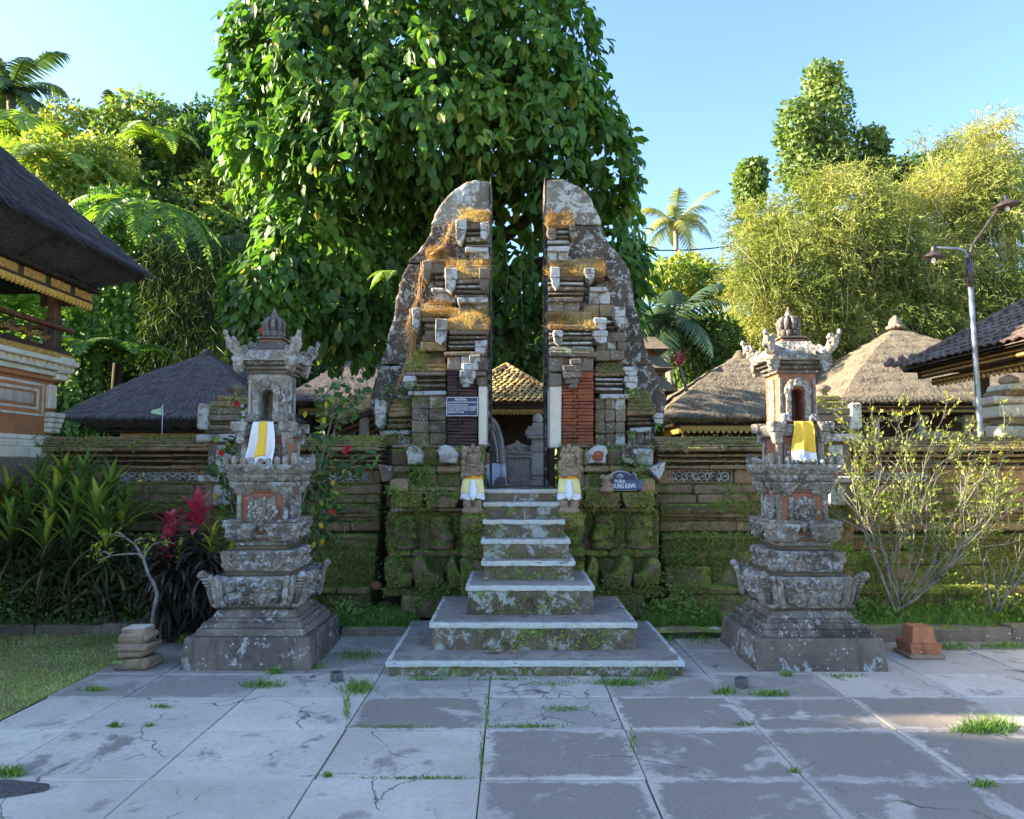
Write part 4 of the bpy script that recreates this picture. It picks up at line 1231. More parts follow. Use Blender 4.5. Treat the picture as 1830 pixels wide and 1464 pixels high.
for (tx, x_, y_, h, w) in (('PERHATIAN :', 813, 716, 3.6, 22), ('DI LARANG MASUK KE PELATARAN', 800.5, 720.2, 2.3, 50.5), ('MENGGUNAKAN ADAT BALI', 800.5, 724.6, 2.4, 35),
                           ('IT\'S NOT YOUR ALLOWED TO ENTER', 800.5, 730.7, 2.5, 50.5), ('WITHIN TEMPLE WITHOUT USING', 800.5, 734.0, 2.2, 49.5), ('BALINESE CUSTOM', 800.5, 738.0, 2.5, 28)):
    text(tx, x_, y_, D - .014, h, w, M['white'], sg)

D = 8.0
P = lambda x, y: (Wp(x, y, D).x, Wp(x, y, D).z)
out = [P(1090, 876), P(1137, 876), P(1137.5, 858), P(1135, 848), P(1131.5, 845), P(1127, 852), P(1124, 847), P(1118, 844), P(1108, 842.5), P(1099, 844.5), P(1093, 849), P(1090, 856)]
sg = thing('temple_name_sign', (Wp(1113, 876, D).x, D, Wp(1113, 876, D).z), 'navy arch-topped name sign reading PURA GUNUNG KAWI on the right plinth', 'sign')
cxs, czs = Wp(1113, 860, D).x, Wp(1113, 860, D).z
MB().prism([(cxs + (p[0] - cxs) * 1.05, czs + (p[1] - czs) * 1.06) for p in out], D - .006, D + .05, .004).build('frame', M['signframe'], sg)
MB().prism(out, D - .016, D + .02, .003).build('board', M['signblue'], sg)
MB().box(P(1091.5, 0)[0], P(1136, 0)[0], D - .0185, D, Zp(874.5, D), Zp(858.5, D), .001, 0).build('blue_band', M['signblue2'], sg)
text('PURA', 1098, 863, D - .020, 5.6, 19, M['white'], sg)
text('GUNUNG KAWI', 1083, 872.5, D - .020, 8.2, 52, M['white'], sg)
em = MB()
ex, ez = Wp(1107.5, 851, D).x, Wp(1107.5, 851, D).z
s = mpp(D)
em.ball((ex, D - .018, ez + 2.2 * s), (1.8 * s, .006, 2.4 * s), 8, 6)
for q in range(-3, 4):
    a = math.radians(90 + q * 28)
    em.ball((ex + 4.0 * s * math.cos(a) * 1.2, D - .018, ez - 1 * s + 3.2 * s * math.sin(a)), (1.5 * s, .005, 1.5 * s), 8, 5)
em.box(ex - 4 * s, ex + 4 * s, D - .021, D - .01, ez - 3.8 * s, ez - 2.4 * s, .001, 0)
em.build('emblem', M['gate_pale'], sg)
# little stone figure that stands in front of the name sign
x = Xp(1085, 865, 7.9); s = mpp(7.9)
t = thing('stone_figurine', (x, 7.9, Zp(880, 7.9)), 'small worn stone figurine in front of the temple name sign', 'figurine')
lumps('body', [((x, 7.92, Zp(876, 7.9)), (13 * s, .07, 6 * s)), ((x, 7.92, Zp(867, 7.9)), (9 * s, .06, 8 * s)), ((x - 2 * s, 7.91, Zp(856, 7.9)), (9 * s, .06, 6 * s)), ((x + 5 * s, 7.9, Zp(852, 7.9)), (6 * s, .05, 4 * s)), ((x - 8 * s, 7.9, Zp(853, 7.9)), (5 * s, .05, 5 * s))], M['post'], t, .009, .006, .03)
# ================================================================ carved shrines
def carve_height(u, z, seed, sp):
    """raised scroll-work: u along the course, z up, returns 0..1"""
    rr = np.random.default_rng(seed)
    u0, u1, z0, z1 = u.min(), u.max(), z.min(), z.max()
    h = np.zeros_like(u)
    nz = max(1, int(round((z1 - z0) / sp))); nu = max(1, int(round((u1 - u0) / sp)))
    for j in range(nz):
        for i in range(nu):
            cu = u0 + (i + .5 + rr.uniform(-.22, .22)) * (u1 - u0) / nu
            cz = z0 + (j + .5 + rr.uniform(-.18, .18)) * (z1 - z0) / nz
            r = sp * rr.uniform(.48, .72); ch = rr.choice([-1, 1]); ph = rr.uniform(0, 6.28)
            k = rr.uniform(5.5, 8.5)
            sel = (np.abs(u - cu) < r) & (np.abs(z - cz) < r)
            if not sel.any(): continue
            du, dz = u[sel] - cu, z[sel] - cz
            rho = np.hypot(du, dz) / r
            ang = np.arctan2(dz, du)
            hh = (1 - rho ** 2).clip(0, 1) ** .5 * (.12 + .88 * (.5 + .5 * np.cos(ang * ch + ph + k * rho)) ** .8)
            h[sel] = np.maximum(h[sel], hh)
    return h
def carved_course(name, cx, cy, w0, w1, z0, z1, mat, parent, depth=.022, sp=.075, seed=1, bulge=None, res=.0085, d0=None, d1=None):
    """square course whose four sides carry scroll carving; w0 bottom width, w1 top width"""
    d0 = d0 or w0; d1 = d1 or w1
    nu = max(6, int(max(w0, w1) / res)); nz = max(4, int((z1 - z0) / res))
    V = []; F = []
    t = np.linspace(-1, 1, nu + 1); f = np.linspace(0, 1, nz + 1)
    T, Fz = np.meshgrid(t, f)
    base = 0
    for k, (nx, ny) in enumerate(((0, -1), (1, 0), (0, 1), (-1, 0))):
        hw = (w0 + (w1 - w0) * Fz) / 2; hd = (d0 + (d1 - d0) * Fz) / 2
        if bulge is not None:
            bb = bulge(Fz); hw = hw + bb; hd = hd + bb
        H = carve_height(T * (w0 + w1) / 4, z0 + (z1 - z0) * Fz, seed * 10 + k, sp) * depth
        fade = np.minimum(1, np.minimum((1 - np.abs(T)) * 14, np.minimum(Fz, 1 - Fz) * 10)).clip(0, 1)
        H = H * fade
        if nx == 0:
            x = cx + T * hw * (1 if ny < 0 else -1); y = cy + ny * (hd + H)
        else:
            y = cy + T * hd * nx; x = cx + nx * (hw + H)
        z = z0 + (z1 - z0) * Fz
        V.append(np.stack([x, y, z], -1).reshape(-1, 3))
        idx = base + np.arange((nu + 1) * (nz + 1)).reshape(nz + 1, nu + 1)
        F.append(np.stack([idx[:-1, :-1], idx[:-1, 1:], idx[1:, 1:], idx[1:, :-1]], -1).reshape(-1, 4))
        base += (nu + 1) * (nz + 1)
    for (zz, w, d, dn) in ((z0, w0, d0, 1), (z1, w1, d1, 0)):
        bb = float(bulge(np.array(0.0 if dn else 1.0))) if bulge is not None else 0
        w, d = w / 2 + bb, d / 2 + bb
        V.append(np.array([(cx - w, cy - d, zz), (cx + w, cy - d, zz), (cx + w, cy + d, zz), (cx - w, cy + d, zz)]))
        F.append(np.array([[base + 3, base + 2, base + 1, base]] if dn else [[base, base + 1, base + 2, base + 3]]))
        base += 4
    return np_mesh(name, np.concatenate(V), np.concatenate(F), mat, parent, None, False)

def scroll_plate(name, p0, dirv, L, H, th, mat, parent, seed, curl=1):
    """upturned corner horn: a curved tapering plate with carved bumps, rising outward along dirv"""
    rr = random.Random(seed)
    d = Vector(dirv).normalized(); side = Vector((-d.y, d.x, 0))
    n = 12
    lo = []; hi = []
    for i in range(n + 1):
        f = i / n
        lo.append((L * (.0 + 1.0 * f ** .9) , H * (.02 + .55 * f ** 2.2)))
        hi.append((L * (-.12 + .98 * f + .06 * f * f), H * (.40 + .16 * math.sin(11 * f) + .50 * f ** 1.5)))
    tip = (L * 1.08, H * .98)
    poly = lo + [tip] + hi[::-1]
    m_ = len(poly)
    P0 = Vector(p0)
    b = MB(); vs = []
    cxx = sum(p[0] for p in poly) / m_; czz = sum(p[1] for p in poly) / m_
    for (o, k) in ((-th / 2, .86), (-th / 2 + .012, 1.0), (th / 2 - .012, 1.0), (th / 2, .86)):
        for (a, z) in poly:
            a2, z2 = cxx + (a - cxx) * k, czz + (z - czz) * k
            vs.append(P0 + d * a2 + side * o + Vector((0, 0, z2)))
    fs = []
    for l in range(3):
        for i in range(m_):
            j = (i + 1) % m_
            fs.append((l * m_ + i, l * m_ + j, (l + 1) * m_ + j, (l + 1) * m_ + i))
    fs.append(tuple(range(m_ - 1, -1, -1))); fs.append(tuple(range(3 * m_, 4 * m_)))
    b.add(vs, fs)
    for q in range(34):
        f = rr.random(); g_ = rr.uniform(.1, 1.0)
        i = int(f * n)
        a = lo[i][0] + (hi[i][0] - lo[i][0]) * g_; z = lo[i][1] + (hi[i][1] - lo[i][1]) * g_
        r = rr.uniform(.012, .024)
        for sgn in (-1, 1):
            c = P0 + d * a + side * (sgn * th / 2) + Vector((0, 0, z))
            b.ball(c, (r, r, r), 7, 5)
    b.ball(P0 + d * tip[0] + Vector((0, 0, tip[1])), th * .42, 8, 6)
    return b.build(name, mat, parent)

def leaf_corner(name, cx, cy, z0, z1, w, mat, parent, seed):
    """cluster of carved leaves and curls hugging a corner"""
    rr = random.Random(seed); b = MB()
    for q in range(22):
        f = rr.random()
        r = rr.uniform(.012, .026)
        b.ball((cx + rr.uniform(-.5, .5) * w * (.5 + .6 * f), cy + rr.uniform(-.5, .5) * w * (.5 + .6 * f), z0 + (z1 - z0) * f), (r * 1.15, r * 1.15, r), 7, 5)
    b.frus((cx - w * .28, cx + w * .28, cy - w * .28, cy + w * .28), (cx - w * .52, cx + w * .52, cy - w * .52, cy + w * .52), z0, z1)
    return b.build(name, mat, parent)

def shrine(cx, y0, label, ruddy, seed):
    """y0 = front face of the footing; local scale taken at D = 6.4"""
    W0 = 1.03
    cy = y0 + W0 / 2
    t = thing('stone_shrine', (cx, cy, 0), label, 'shrine', 'carved shrines flanking the stairway')
    CS, CD = M['carved'], M['carved_dark']
    z = lambda y: 1.6 + (838 - y) / 208.0
    def sq(name, w0, w1, za, zb, mat, ch=.012):
        b = MB()
        b.frus((cx - w0 / 2, cx + w0 / 2, cy - w0 / 2, cy + w0 / 2), (cx - w1 / 2, cx + w1 / 2, cy - w1 / 2, cy + w1 / 2), za, zb)
        o = b.build(name, mat, t)
        bv = o.modifiers.new('bevel', 'BEVEL'); bv.width = ch; bv.segments = 2
        return o
    sq('footing', 1.05, 1.00, -.02, .245, M['plinth'], .016)
    sq('base_step', .90, .86, .245, .300, CD); sq('base_step', .84, .80, .300, .345, CD); sq('base_step', .76, .72, .345, .372, CD)
    sq('base_step', .70, .62, .372, .432, CD)
    sq('neck', .66, .66, .432, .452, M['recess_shade'])
    # broad flared carved course with curled corners
    carved_course('carved_course', cx, cy, .68, .78, .452, .700, CS, t, .055, .105, seed + 1, lambda f: .03 * np.sin(np.pi * np.clip(f, 0, 1)))
    for k, (sx, sy) in enumerate(((-1, -1), (1, -1), (1, 1), (-1, 1))):
        d = Vector((sx, sy, 0)).normalized()
        p = Vector((cx + sx * .32, cy + sy * .32, .46))
        b = MB()
        # flat flaring ear, ribbed on its outer edge, with a curled tip
        sd = Vector((-d.y, d.x, 0))
        prof = []
        for i in range(13):
            f = i / 12
            prof.append((.03 + .150 * f ** 1.1 + .018 * math.sin(f * 6), .01 + .245 * f))
        for sgn in (-1, 1):
            for (o, k2) in ((.0, 1.0), (.055, .80), (.10, .58)):
                pts = [p + d * (a * k2 + .01) + sd * (sgn * o) + Vector((0, 0, z_)) for (a, z_) in prof]
                b.tube(pts, [.030 - .006 * abs(i / 12 - .5) for i in range(13)], 8)
        for i in range(10):
            f = i / 9
            a = .055 + .150 * f ** 1.1; z_ = .02 + .235 * f
            b.tube([p + d * (a - .03) + sd * .045 + Vector((0, 0, z_)), p + d * (a + .008) + Vector((0, 0, z_)), p + d * (a - .03) - sd * .045 + Vector((0, 0, z_))], .010, 5)
        tip = p + d * .185 + Vector((0, 0, .262))
        for q in range(9):
            a = q * .75
            b.ball(tip + d * (.026 * math.cos(a) * (1 - q / 12)) + Vector((0, 0, .024 * math.sin(a) * (1 - q / 12))), (.026, .026, .020), 7, 5)
        b.ball(p + d * .04 + Vector((0, 0, .012)), (.05, .05, .03), 9, 6)
        b.build('corner_scroll', CS, t)
    sq('neck', .62, .60, .700, .738, M['recess_shade'])
    carved_course('carved_course', cx, cy, .62, .62,   .738, .905, CS, t, .042, .085, seed + 2)
    for (sx, sy) in ((-1, -1), (1, -1)):
        leaf_corner('corner_carving', cx + sx * .29, cy + sy * .29, .76, .90, .10, CS, t, seed + sx)
    sq('neck', .50, .50, .905, .945, M['recess_shade'])
    sq('base_step', .54, .50, .945, .985, CD)
    # leafy foot of the lower body
    for k, (sx, sy) in enumerate(((-1, -1), (1, -1), (1, 1), (-1, 1))):
        carved_course('corner_carving', cx + sx * .20, cy + sy * .20, .20, .28, .985, 1.135, CS, t, .038, .065, seed + 20 + k)
        sq2 = MB().box(cx + sx * .20 - .145, cx + sx * .20 + .145, cy + sy * .20 - .145, cy + sy * .20 + .145, 1.137, 1.160, .008, .004).build('corner_cap', CS, t)
    BR = M['brickshrine'] if ruddy else M['brickshrine']
    sq('lower_body', .44, .44, .985, 1.385, BR, .006)
    for (sx, sy) in ((-1, -1), (1, -1), (1, 1), (-1, 1)):
        MB().box(cx + sx * .225 - .022, cx + sx * .225 + .022, cy + sy * .225 - .022, cy + sy * .225 + .022, 1.14, 1.385, .005, .003).build('corner_pilaster', CS, t)
    # framed face medallion on three sides
    for (nx, ny) in ((0, -1), (1, 0), (-1, 0)):
        Rm = Matrix.Translation((cx + nx * .22, cy + ny * .22, 0)) @ Matrix.Rotation(math.atan2(nx, -ny), 4, 'Z')
        b = MB()
        for (w, dep, za, zb) in ((.115, .018, 1.02, 1.36), (.095, .030, 1.03, 1.345)):
            for sx in (-1, 1): b.box(sx * w - .012, sx * w + .012, -dep, .01, za, zb, .003, .001)
            b.box(-w - .01, w + .01, -dep + .001, .01, za - .012, za, .003, .001)
        b.xform(Rm)
        b.build('panel_frame', CS, t)
        b = MB()
        zc = 1.225
        R_ = random.Random(seed + 5)
        for q in range(18):
            a = 2 * math.pi * q / 18
            rr_ = .112 * (1 + .12 * math.cos(5 * a))
            b.ball((rr_ * 1.12 * math.cos(a), -.022, zc + rr_ * .88 * math.sin(a)), (.024, .026, .024), 8, 6)
        for q in range(12):
            a = 2 * math.pi * q / 12 + .2
            b.ball((.078 * math.cos(a), -.035, zc + .066 * math.sin(a)), (.020, .024, .020), 8, 6)
        b.ball((0, -.012, zc), (.115, .03, .092), 14, 8)
        b.ball((0, -.045, zc - .005), (.048, .035, .05), 12, 8)
        b.ball((0, -.082, zc - .008), (.013, .014, .018), 8, 6)
        for sx in (-1, 1):
            b.ball((sx * .020, -.074, zc + .014), (.011, .010, .010), 8, 6)
            b.ball((sx * .024, -.070, zc - .016), (.016, .012, .014), 8, 6)
        b.ball((0, -.074, zc - .034), (.026, .012, .009), 9, 6)
        b.ball((0, -.03, zc - .105), (.05, .03, .035), 10, 6); b.ball((0, -.03, zc - .145), (.03, .024, .022), 9, 6)
        b.xform(Rm)
        b.build('face_medallion', CS, t)
    # flaring capital
    sq('capital_step', .48, .50, 1.385, 1.405, BR)
    for k, (sx, sy) in enumerate(((-1, -1), (1, -1), (1, 1), (-1, 1))):
        carved_course('corner_carving', cx + sx * .185, cy + sy * .185, .10, .25, 1.36, 1.475, CS, t, .034, .055, seed + 30 + k)
    sq('capital_step', .50, .56, 1.405, 1.475, CD)
    carved_course('capital', cx, cy, .56, .66, 1.477, 1.535, CS, t, .030, .06, seed + 3)
    carved_course('capital', cx, cy, .62, .72, 1.537, 1.625, CS, t, .042, .075, seed + 4)
    b = MB(); rr = random.Random(seed)
    for k in range(4):
        for i in range(9):
            u = (i / 8 - .5) * .66
            x_, y_ = ((u, -.33), (.33, u), (u, .33), (-.33, u))[k]
            hgt = .02 + .035 * (abs(u) / .33) ** 2 + rr.uniform(0, .015)
            b.ball((cx + x_, cy + y_, 1.63 + hgt * .5), (.036, .036, hgt), 8, 6)
    b.build('crest_carving', CS, t)
    # upper body and its shelf
    sq('upper_body', .40, .40, 1.625, 1.86, BR, .006)
    for (sx, sy) in ((-1, -1), (1, -1), (1, 1), (-1, 1)):
        MB().box(cx + sx * .20 - .028, cx + sx * .20 + .028, cy + sy * .20 - .028, cy + sy * .20 + .028, 1.63, 1.86, .005, .003).build('corner_pilaster', CS, t)
    for sx in (-1, 1):
        b = MB()
        b.box(cx + sx * .10 - .05, cx + sx * .10 + .05, cy - .225, cy - .19, 1.655, 1.665, .002, 0).box(cx + sx * .10 - .035, cx + sx * .10 + .035, cy - .22, cy - .19, 1.67, 1.70, .002, 0)
        b.box(cx + sx * .10 - .055, cx + sx * .10 - .045, cy - .222, cy - .19, 1.666, 1.80, .002, 0).box(cx + sx * .10 + .045, cx + sx * .10 + .055, cy - .222, cy - .19, 1.666, 1.80, .002, 0)
        b.box(cx + sx * .10 - .03, cx + sx * .10 + .03, cy - .22, cy - .19, 1.71, 1.74, .002, 0).box(cx + sx * .10 - .04, cx + sx * .10 + .04, cy - .22, cy - .19, 1.75, 1.79, .002, 0)
        b.build('panel_frame', CS, t)
    carved_course('shelf', cx, cy, .46, .50, 1.862, 1.965, CS, t, .026, .06, seed + 6)
    for k, (sx, sy) in enumerate(((-1, -1), (1, -1), (1, 1), (-1, 1))):
        carved_course('shelf_corner', cx + sx * .235, cy + sy * .235, .12, .14, 1.90, 1.985, CS, t, .016, .05, seed + 40 + k)
        carved_course('shelf_corner', cx + sx * .225, cy + sy * .225, .06, .10, 1.80, 1.898, CS, t, .014, .045, seed + 50 + k)
    # niche chamber with an arched opening
    h0, h1 = 1.967, 2.40
    hw = .185; ow = .066
    za, zt = 2.0, 2.25
    b = MB()
    b.box(cx - hw, cx - ow, cy - hw, cy + hw, h0, h1, .004, 0).box(cx + ow, cx + hw, cy - hw, cy + hw, h0, h1, .004, 0)
    b.box(cx - ow + .001, cx + ow - .001, cy + .05, cy + hw - .001, h0, h1 - .001, .003, 0)
    b.box(cx - ow + .001, cx + ow - .001, cy - hw + .001, cy + .049, h0, za, .003, 0)
    arch = [(cx - ow + .001, h1 - .001), (cx - ow + .001, zt - .03)] + [(cx - (ow - .001) * math.cos(math.pi * i / 10), zt - .03 + .05 * math.sin(math.pi * i / 10)) for i in range(1, 10)] + [(cx + ow - .001, zt - .03), (cx + ow - .001, h1 - .001)]
    b.prism(arch[::-1], cy - hw + .001, cy + .049)
    b.build('niche_chamber', M['brickshrine'] if ruddy else CS, t)
    for sx in (-1, 1):
        carved_course('niche_pillar', cx + sx * (ow + .030), cy - hw - .012, .044, .044, 1.985, 2.24, CS, t, .010, .03, seed + 60 + sx, res=.005)
        MB().box(cx + sx * .165 - .016, cx + sx * .165 + .016, cy - hw - .014, cy - hw + .01, 1.99, 2.36, .004, .002).build('corner_pilaster', CS, t)
        carved_course('corner_carving', cx + sx * .135, cy - hw - .02, .09, .06, 1.985, 2.055, CS, t, .014, .04, seed + 64 + sx, res=.006)
        carved_course('side_carving', cx + sx * (hw + .006), cy, .012, .012, 2.0, 2.36, CS, t, .012, .05, seed + 66 + sx, d0=.14, d1=.14)
    b = MB()
    for q in range(13):
        a = math.pi * q / 12
        r = .028 - .004 * abs(q - 6) / 6
        b.ball((cx + .118 * math.cos(a), cy - hw - .012, 2.235 + .105 * math.sin(a)), (r, .022, r), 9, 6)
    for q in range(9):
        a = math.pi * q / 8
        b.ball((cx + .088 * math.cos(a), cy - hw - .022, 2.24 + .07 * math.sin(a)), (.02, .022, .02), 8, 6)
    b.ball((cx, cy - hw - .025, 2.325), (.045, .035, .042), 10, 7)
    for sx in (-1, 1):
        b.ball((cx + sx * .018, cy - hw - .055, 2.335), (.010, .009, .010), 7, 5)
        b.ball((cx + sx * .075, cy - hw - .02, 2.285), (.034, .026, .034), 10, 6)
    b.ball((cx, cy - hw - .056, 2.312), (.020, .010, .009), 7, 5)
    b.build('arch_carving', CS, t)
    # cornice and roof
    sq('cornice', .42, .44, 2.40, 2.425, CD); sq('cornice', .40, .40, 2.425, 2.437, M['recess_shade']); sq('cornice', .46, .48, 2.437, 2.462, CD)
    sq('cornice', .44, .44, 2.462, 2.474, M['recess_shade']); sq('cornice', .52, .54, 2.474, 2.505, CD)
    for k, (sx, sy) in enumerate(((-1, -1), (1, -1), (1, 1), (-1, 1))):
        leaf_corner('corner_carving', cx + sx * .255, cy + sy * .255, 2.42, 2.51, .10, CS, t, seed + 70 + k)
    carved_course('roof', cx, cy, .62, .52, 2.507, 2.600, CS, t, .045, .08, seed + 7)
    carved_course('roof', cx, cy, .50, .26, 2.602, 2.690, CD if not ruddy else CS, t, .012, .05, seed + 8)
    for k, (sx, sy) in enumerate(((-1, -1), (1, -1), (1, 1), (-1, 1))):
        scroll_plate('roof_horn', (cx + sx * .215, cy + sy * .215, 2.52), (sx, sy, 0), .19, .22, .062, CS, t, seed + 80 + k)
    sq('finial_base', .24, .22, 2.690, 2.715, BR); sq('finial_base', .27, .27, 2.717, 2.735, CD)
    b = MB()
    for q in range(10):
        a = 2 * math.pi * q / 10
        b.ball((cx + .085 * math.cos(a), cy + .085 * math.sin(a), 2.77), (.035, .035, .035), 8, 6)
    for q in range(9):
        a = 2 * math.pi * q / 9
        d = Vector((math.cos(a), math.sin(a), 0)); pc = Vector((cx, cy, 0))
        b.tube([pc + d * r + Vector((0, 0, zz)) for (r, zz) in ((.06, 2.78), (.095, 2.82), (.10, 2.86), (.075, 2.90), (.03, 2.925))], [.02, .027, .026, .022, .012], 6)
    b.lathe([(.07, 2.735), (.075, 2.85), (.05, 2.92), (.03, 2.945), (.034, 2.955), (.02, 2.965), (.024, 2.975), (.012, 2.985), (.014, 2.995), (.0, 3.02)], cx, cy, 12)
    b.build('finial', M['finial'] if not ruddy else M['carved_dark'], t)
    for o in t.children:
        me = o.data
        co = np.empty(len(me.vertices) * 3, dtype=np.float32); me.vertices.foreach_get('co', co)
        co = co.reshape(-1, 3)
        if co[:, 2].min() > .43:
            k = .90 if co[:, 2].min() < .75 else .865
            co[:, :2] *= k
            me.vertices.foreach_set('co', co.ravel()); me.update()
    return t, cy

sh_l, cyl = shrine(-2.11, 6.13, 'tall carved grey stone shrine left of the stairs, yellow and white cloth', False, 100)
sh_r, cyr = shrine(2.44, 6.09, 'tall carved stone shrine right of the stairs with reddish brick patches', True, 200)

def hanging_cloth(name, x0, x1, yf, z1, z0, bands, label, seed, splay=.0):
    """cloth hung over a shelf edge; bands = list of (u0,u1,v0,v1,material) part ranges"""
    t = thing(name, ((x0 + x1) / 2, yf, z0), label, 'cloth', 'temple cloths on the shrines')
    rr = random.Random(seed); ph = rr.uniform(0, 6)
    def pos(u, v):
        w = (x1 - x0); xc = (x0 + x1) / 2
        x = xc + (u - .5) * w * (.62 + .38 * v ** .5 + splay * v) + .02 * v * math.sin(3 * v + ph)
        if v < .10:
            k = v / .10
            y = yf + .10 * (1 - k); z = z1 - .006 * k
        else:
            k = (v - .10) / .90
            y = yf - .012 - .035 * k - .026 * math.sin(u * 10 + ph + 1.8 * k) * (.25 + k) - .014 * math.sin(u * 21 + 2 * ph - 2 * k) * k - .006 * math.sin(9 * k + 6 * u)
            z = z1 - .008 - (z1 - z0) * k - .02 * math.sin(u * 5 + ph) * k
        return (x, y, z)
    for (nm, u0, u1, v0, v1, mat, off) in bands:
        nu, nv = 22, 26
        vs = []; fs = []
        for j in range(nv + 1):
            for i in range(nu + 1):
                p = pos(u0 + (u1 - u0) * i / nu, v0 + (v1 - v0) * j / nv)
                vs.append((p[0], p[1] - off, p[2]))
        for j in range(nv):
            for i in range(nu):
                k = j * (nu + 1) + i
                fs.append((k, k + nu + 1, k + nu + 2, k + 1))
        b = MB(); b.add(vs, fs, True)
        o = b.build(nm, mat, t)
        sd = o.modifiers.new('solid', 'SOLIDIFY'); sd.thickness = .003
zf = 1.99
hanging_cloth('temple_cloth', -2.22, -2.0, cyl - .230, 1.992, 1.63, [('white_cloth', 0, 1, 0, 1, M['clothwhite'], 0), ('yellow_strip', .30, .70, 0.02, .86, M['clothyellow'], .006)], 'white cloth with a yellow strip hanging from the left shrine niche', 3, .1)
hanging_cloth('temple_cloth', 2.35, 2.56, cyr - .230, 1.992, 1.64, [('yellow_cloth', 0, 1, 0, .74, M['clothyellow'], 0), ('white_end', 0, 1, .741, 1, M['clothwhite'], 0)], 'golden yellow cloth with white end hanging from the right shrine niche', 9, -.1)
# ================================================================ pavilions and roofs
def thatch_roof(t, ex0, ex1, ey0, ey1, ez, apex, thick, mat, straw, inset=.25, nstraw=4000, sag=.10, ridge=0.0, slen=.16, seed=0, corner_up=0.0, top=True):
    """hipped thatch: thick eave, slightly hollow slopes, loose fibres; apex=(x,y,z), ridge = half length along y"""
    rr = np.random.default_rng(seed)
    cor = [(ex0, ey0), (ex1, ey0), (ex1, ey1), (ex0, ey1)]
    apx = [(apex[0], apex[1] - ridge), (apex[0], apex[1] - ridge), (apex[0], apex[1] + ridge), (apex[0], apex[1] + ridge)]
    V = []; F = []; base = 0
    nu, nv = 46, 26
    def surf(k, u, v):
        a, b2 = np.array(cor[k]), np.array(cor[(k + 1) % 4])
        ta, tb = np.array(apx[k]), np.array(apx[(k + 1) % 4])
        e = a + (b2 - a) * u[..., None]; tp = ta + (tb - ta) * u[..., None]
        xy = e + (tp - e) * v[..., None]
        z = ez + (apex[2] - ez) * v + sag * np.sin(np.pi * v) * (.6) + corner_up * (np.abs(2 * u - 1) ** 4) * (1 - v) ** 2
        return np.concatenate([xy, z[..., None]], -1)
    U, Vv = np.meshgrid(np.linspace(0, 1, nu + 1), np.linspace(0, .985, nv + 1))
    for k in range(4):
        P = surf(k, U, Vv)
        # ragged relief
        n = np.array([mnoise.noise(Vector(p) * 3.3) * .6 + mnoise.noise(Vector(p) * 9.0) * .4 for p in P.reshape(-1, 3)]).reshape(U.shape)
        P[..., 2] += n * .05 + .03 * np.abs(((Vv * 9) % 1) - 1) * (Vv < .95)
        lower = P[0].copy()
        cen = np.array([(ex0 + ex1) / 2, (ey0 + ey1) / 2])
        dirv = np.array([(0, 1), (-1, 0), (0, -1), (1, 0)][k])
        lower[:, :2] += dirv * inset * .55; lower[:, 2] -= thick
        t2 = np.array([(1, 0), (0, 1), (-1, 0), (0, -1)][k])
        lower[:, :2] += t2 * (0.5 - U[0])[:, None] * 2 * inset * .55
        jj = rr.uniform(-.02, .02, nu + 1); lower[:, 2] += jj
        lip = P[0].copy(); lip[:, :2] += dirv * inset * .04; lip[:, 2] -= thick * .35
        Q = np.concatenate([lower[None], lip[None], P], 0)
        V.append(Q.reshape(-1, 3))
        idx = base + np.arange(Q.shape[0] * Q.shape[1]).reshape(Q.shape[:2])
        F.append(np.stack([idx[:-1, :-1], idx[:-1, 1:], idx[1:, 1:], idx[1:, :-1]], -1).reshape(-1, 4))
        base += Q.shape[0] * Q.shape[1]
    roof = np_mesh('roof', np.concatenate(V), np.concatenate(F), mat, t, None, True)
    b = MB(); s = inset * .5
    b.box(ex0 + s, ex1 - s, ey0 + s, ey1 - s, ez - thick - .03, ez - thick + .03, .01, 0)
    b.build('soffit', M['bamboo_soffit'], roof)
    # loose fibres
    ps = []; ts = []; ns = []
    areas = [(cor[(k + 1) % 4][0] - cor[k][0]) ** 2 + (cor[(k + 1) % 4][1] - cor[k][1]) ** 2 for k in range(4)]
    for k in range(4):
        if k == 2: continue
        n_ = int(nstraw * (.6 if k == 0 else .3))
        u = rr.random(n_); v = 1 - np.sqrt(rr.random(n_)) * .999
        v = np.where(rr.random(n_) < .22, rr.random(n_) * .03, v)
        v = np.where(rr.random(n_) < .35, np.round(v * 9) / 9 + rr.normal(0, .006, n_), v).clip(0, .98)
        P = surf(k, u, v); Q = surf(k, u, np.maximum(v - .02, -.05))
        R_ = surf(k, np.minimum(u + .01, 1), v)
        d = unit(Q - P); side = unit(R_ - P + 1e-6)
        nn = unit(np.cross(side, -d)); nn = np.where(nn[:, 2:3] < 0, -nn, nn)
        P = P + nn * rr.uniform(-.01, .03, (n_, 1))
        d = unit(d + nn * rr.uniform(-.12, .24, (n_, 1)) + side * rr.normal(0, .22, (n_, 1)))
        ps.append(P); ts.append(d); ns.append(nn)
    P = np.concatenate(ps); n_ = len(P)
    leaf_mesh('thatch_fibres', P, np.concatenate(ts), np.concatenate(ns), rr.uniform(.5, 1.3, n_) * slen, rr.uniform(.006, .014, n_), rr.random(n_), T_TRI, straw, roof)
    if top:
        c = MB()
        for q in range(4): c.lathe([(.16 - .03 * q, apex[2] - .08 + .045 * q), (.17 - .03 * q, apex[2] - .05 + .045 * q), (.13 - .03 * q, apex[2] - .03 + .045 * q)], apex[0], apex[1], 14)
        c.build('roof_cap', mat, roof)
    return roof
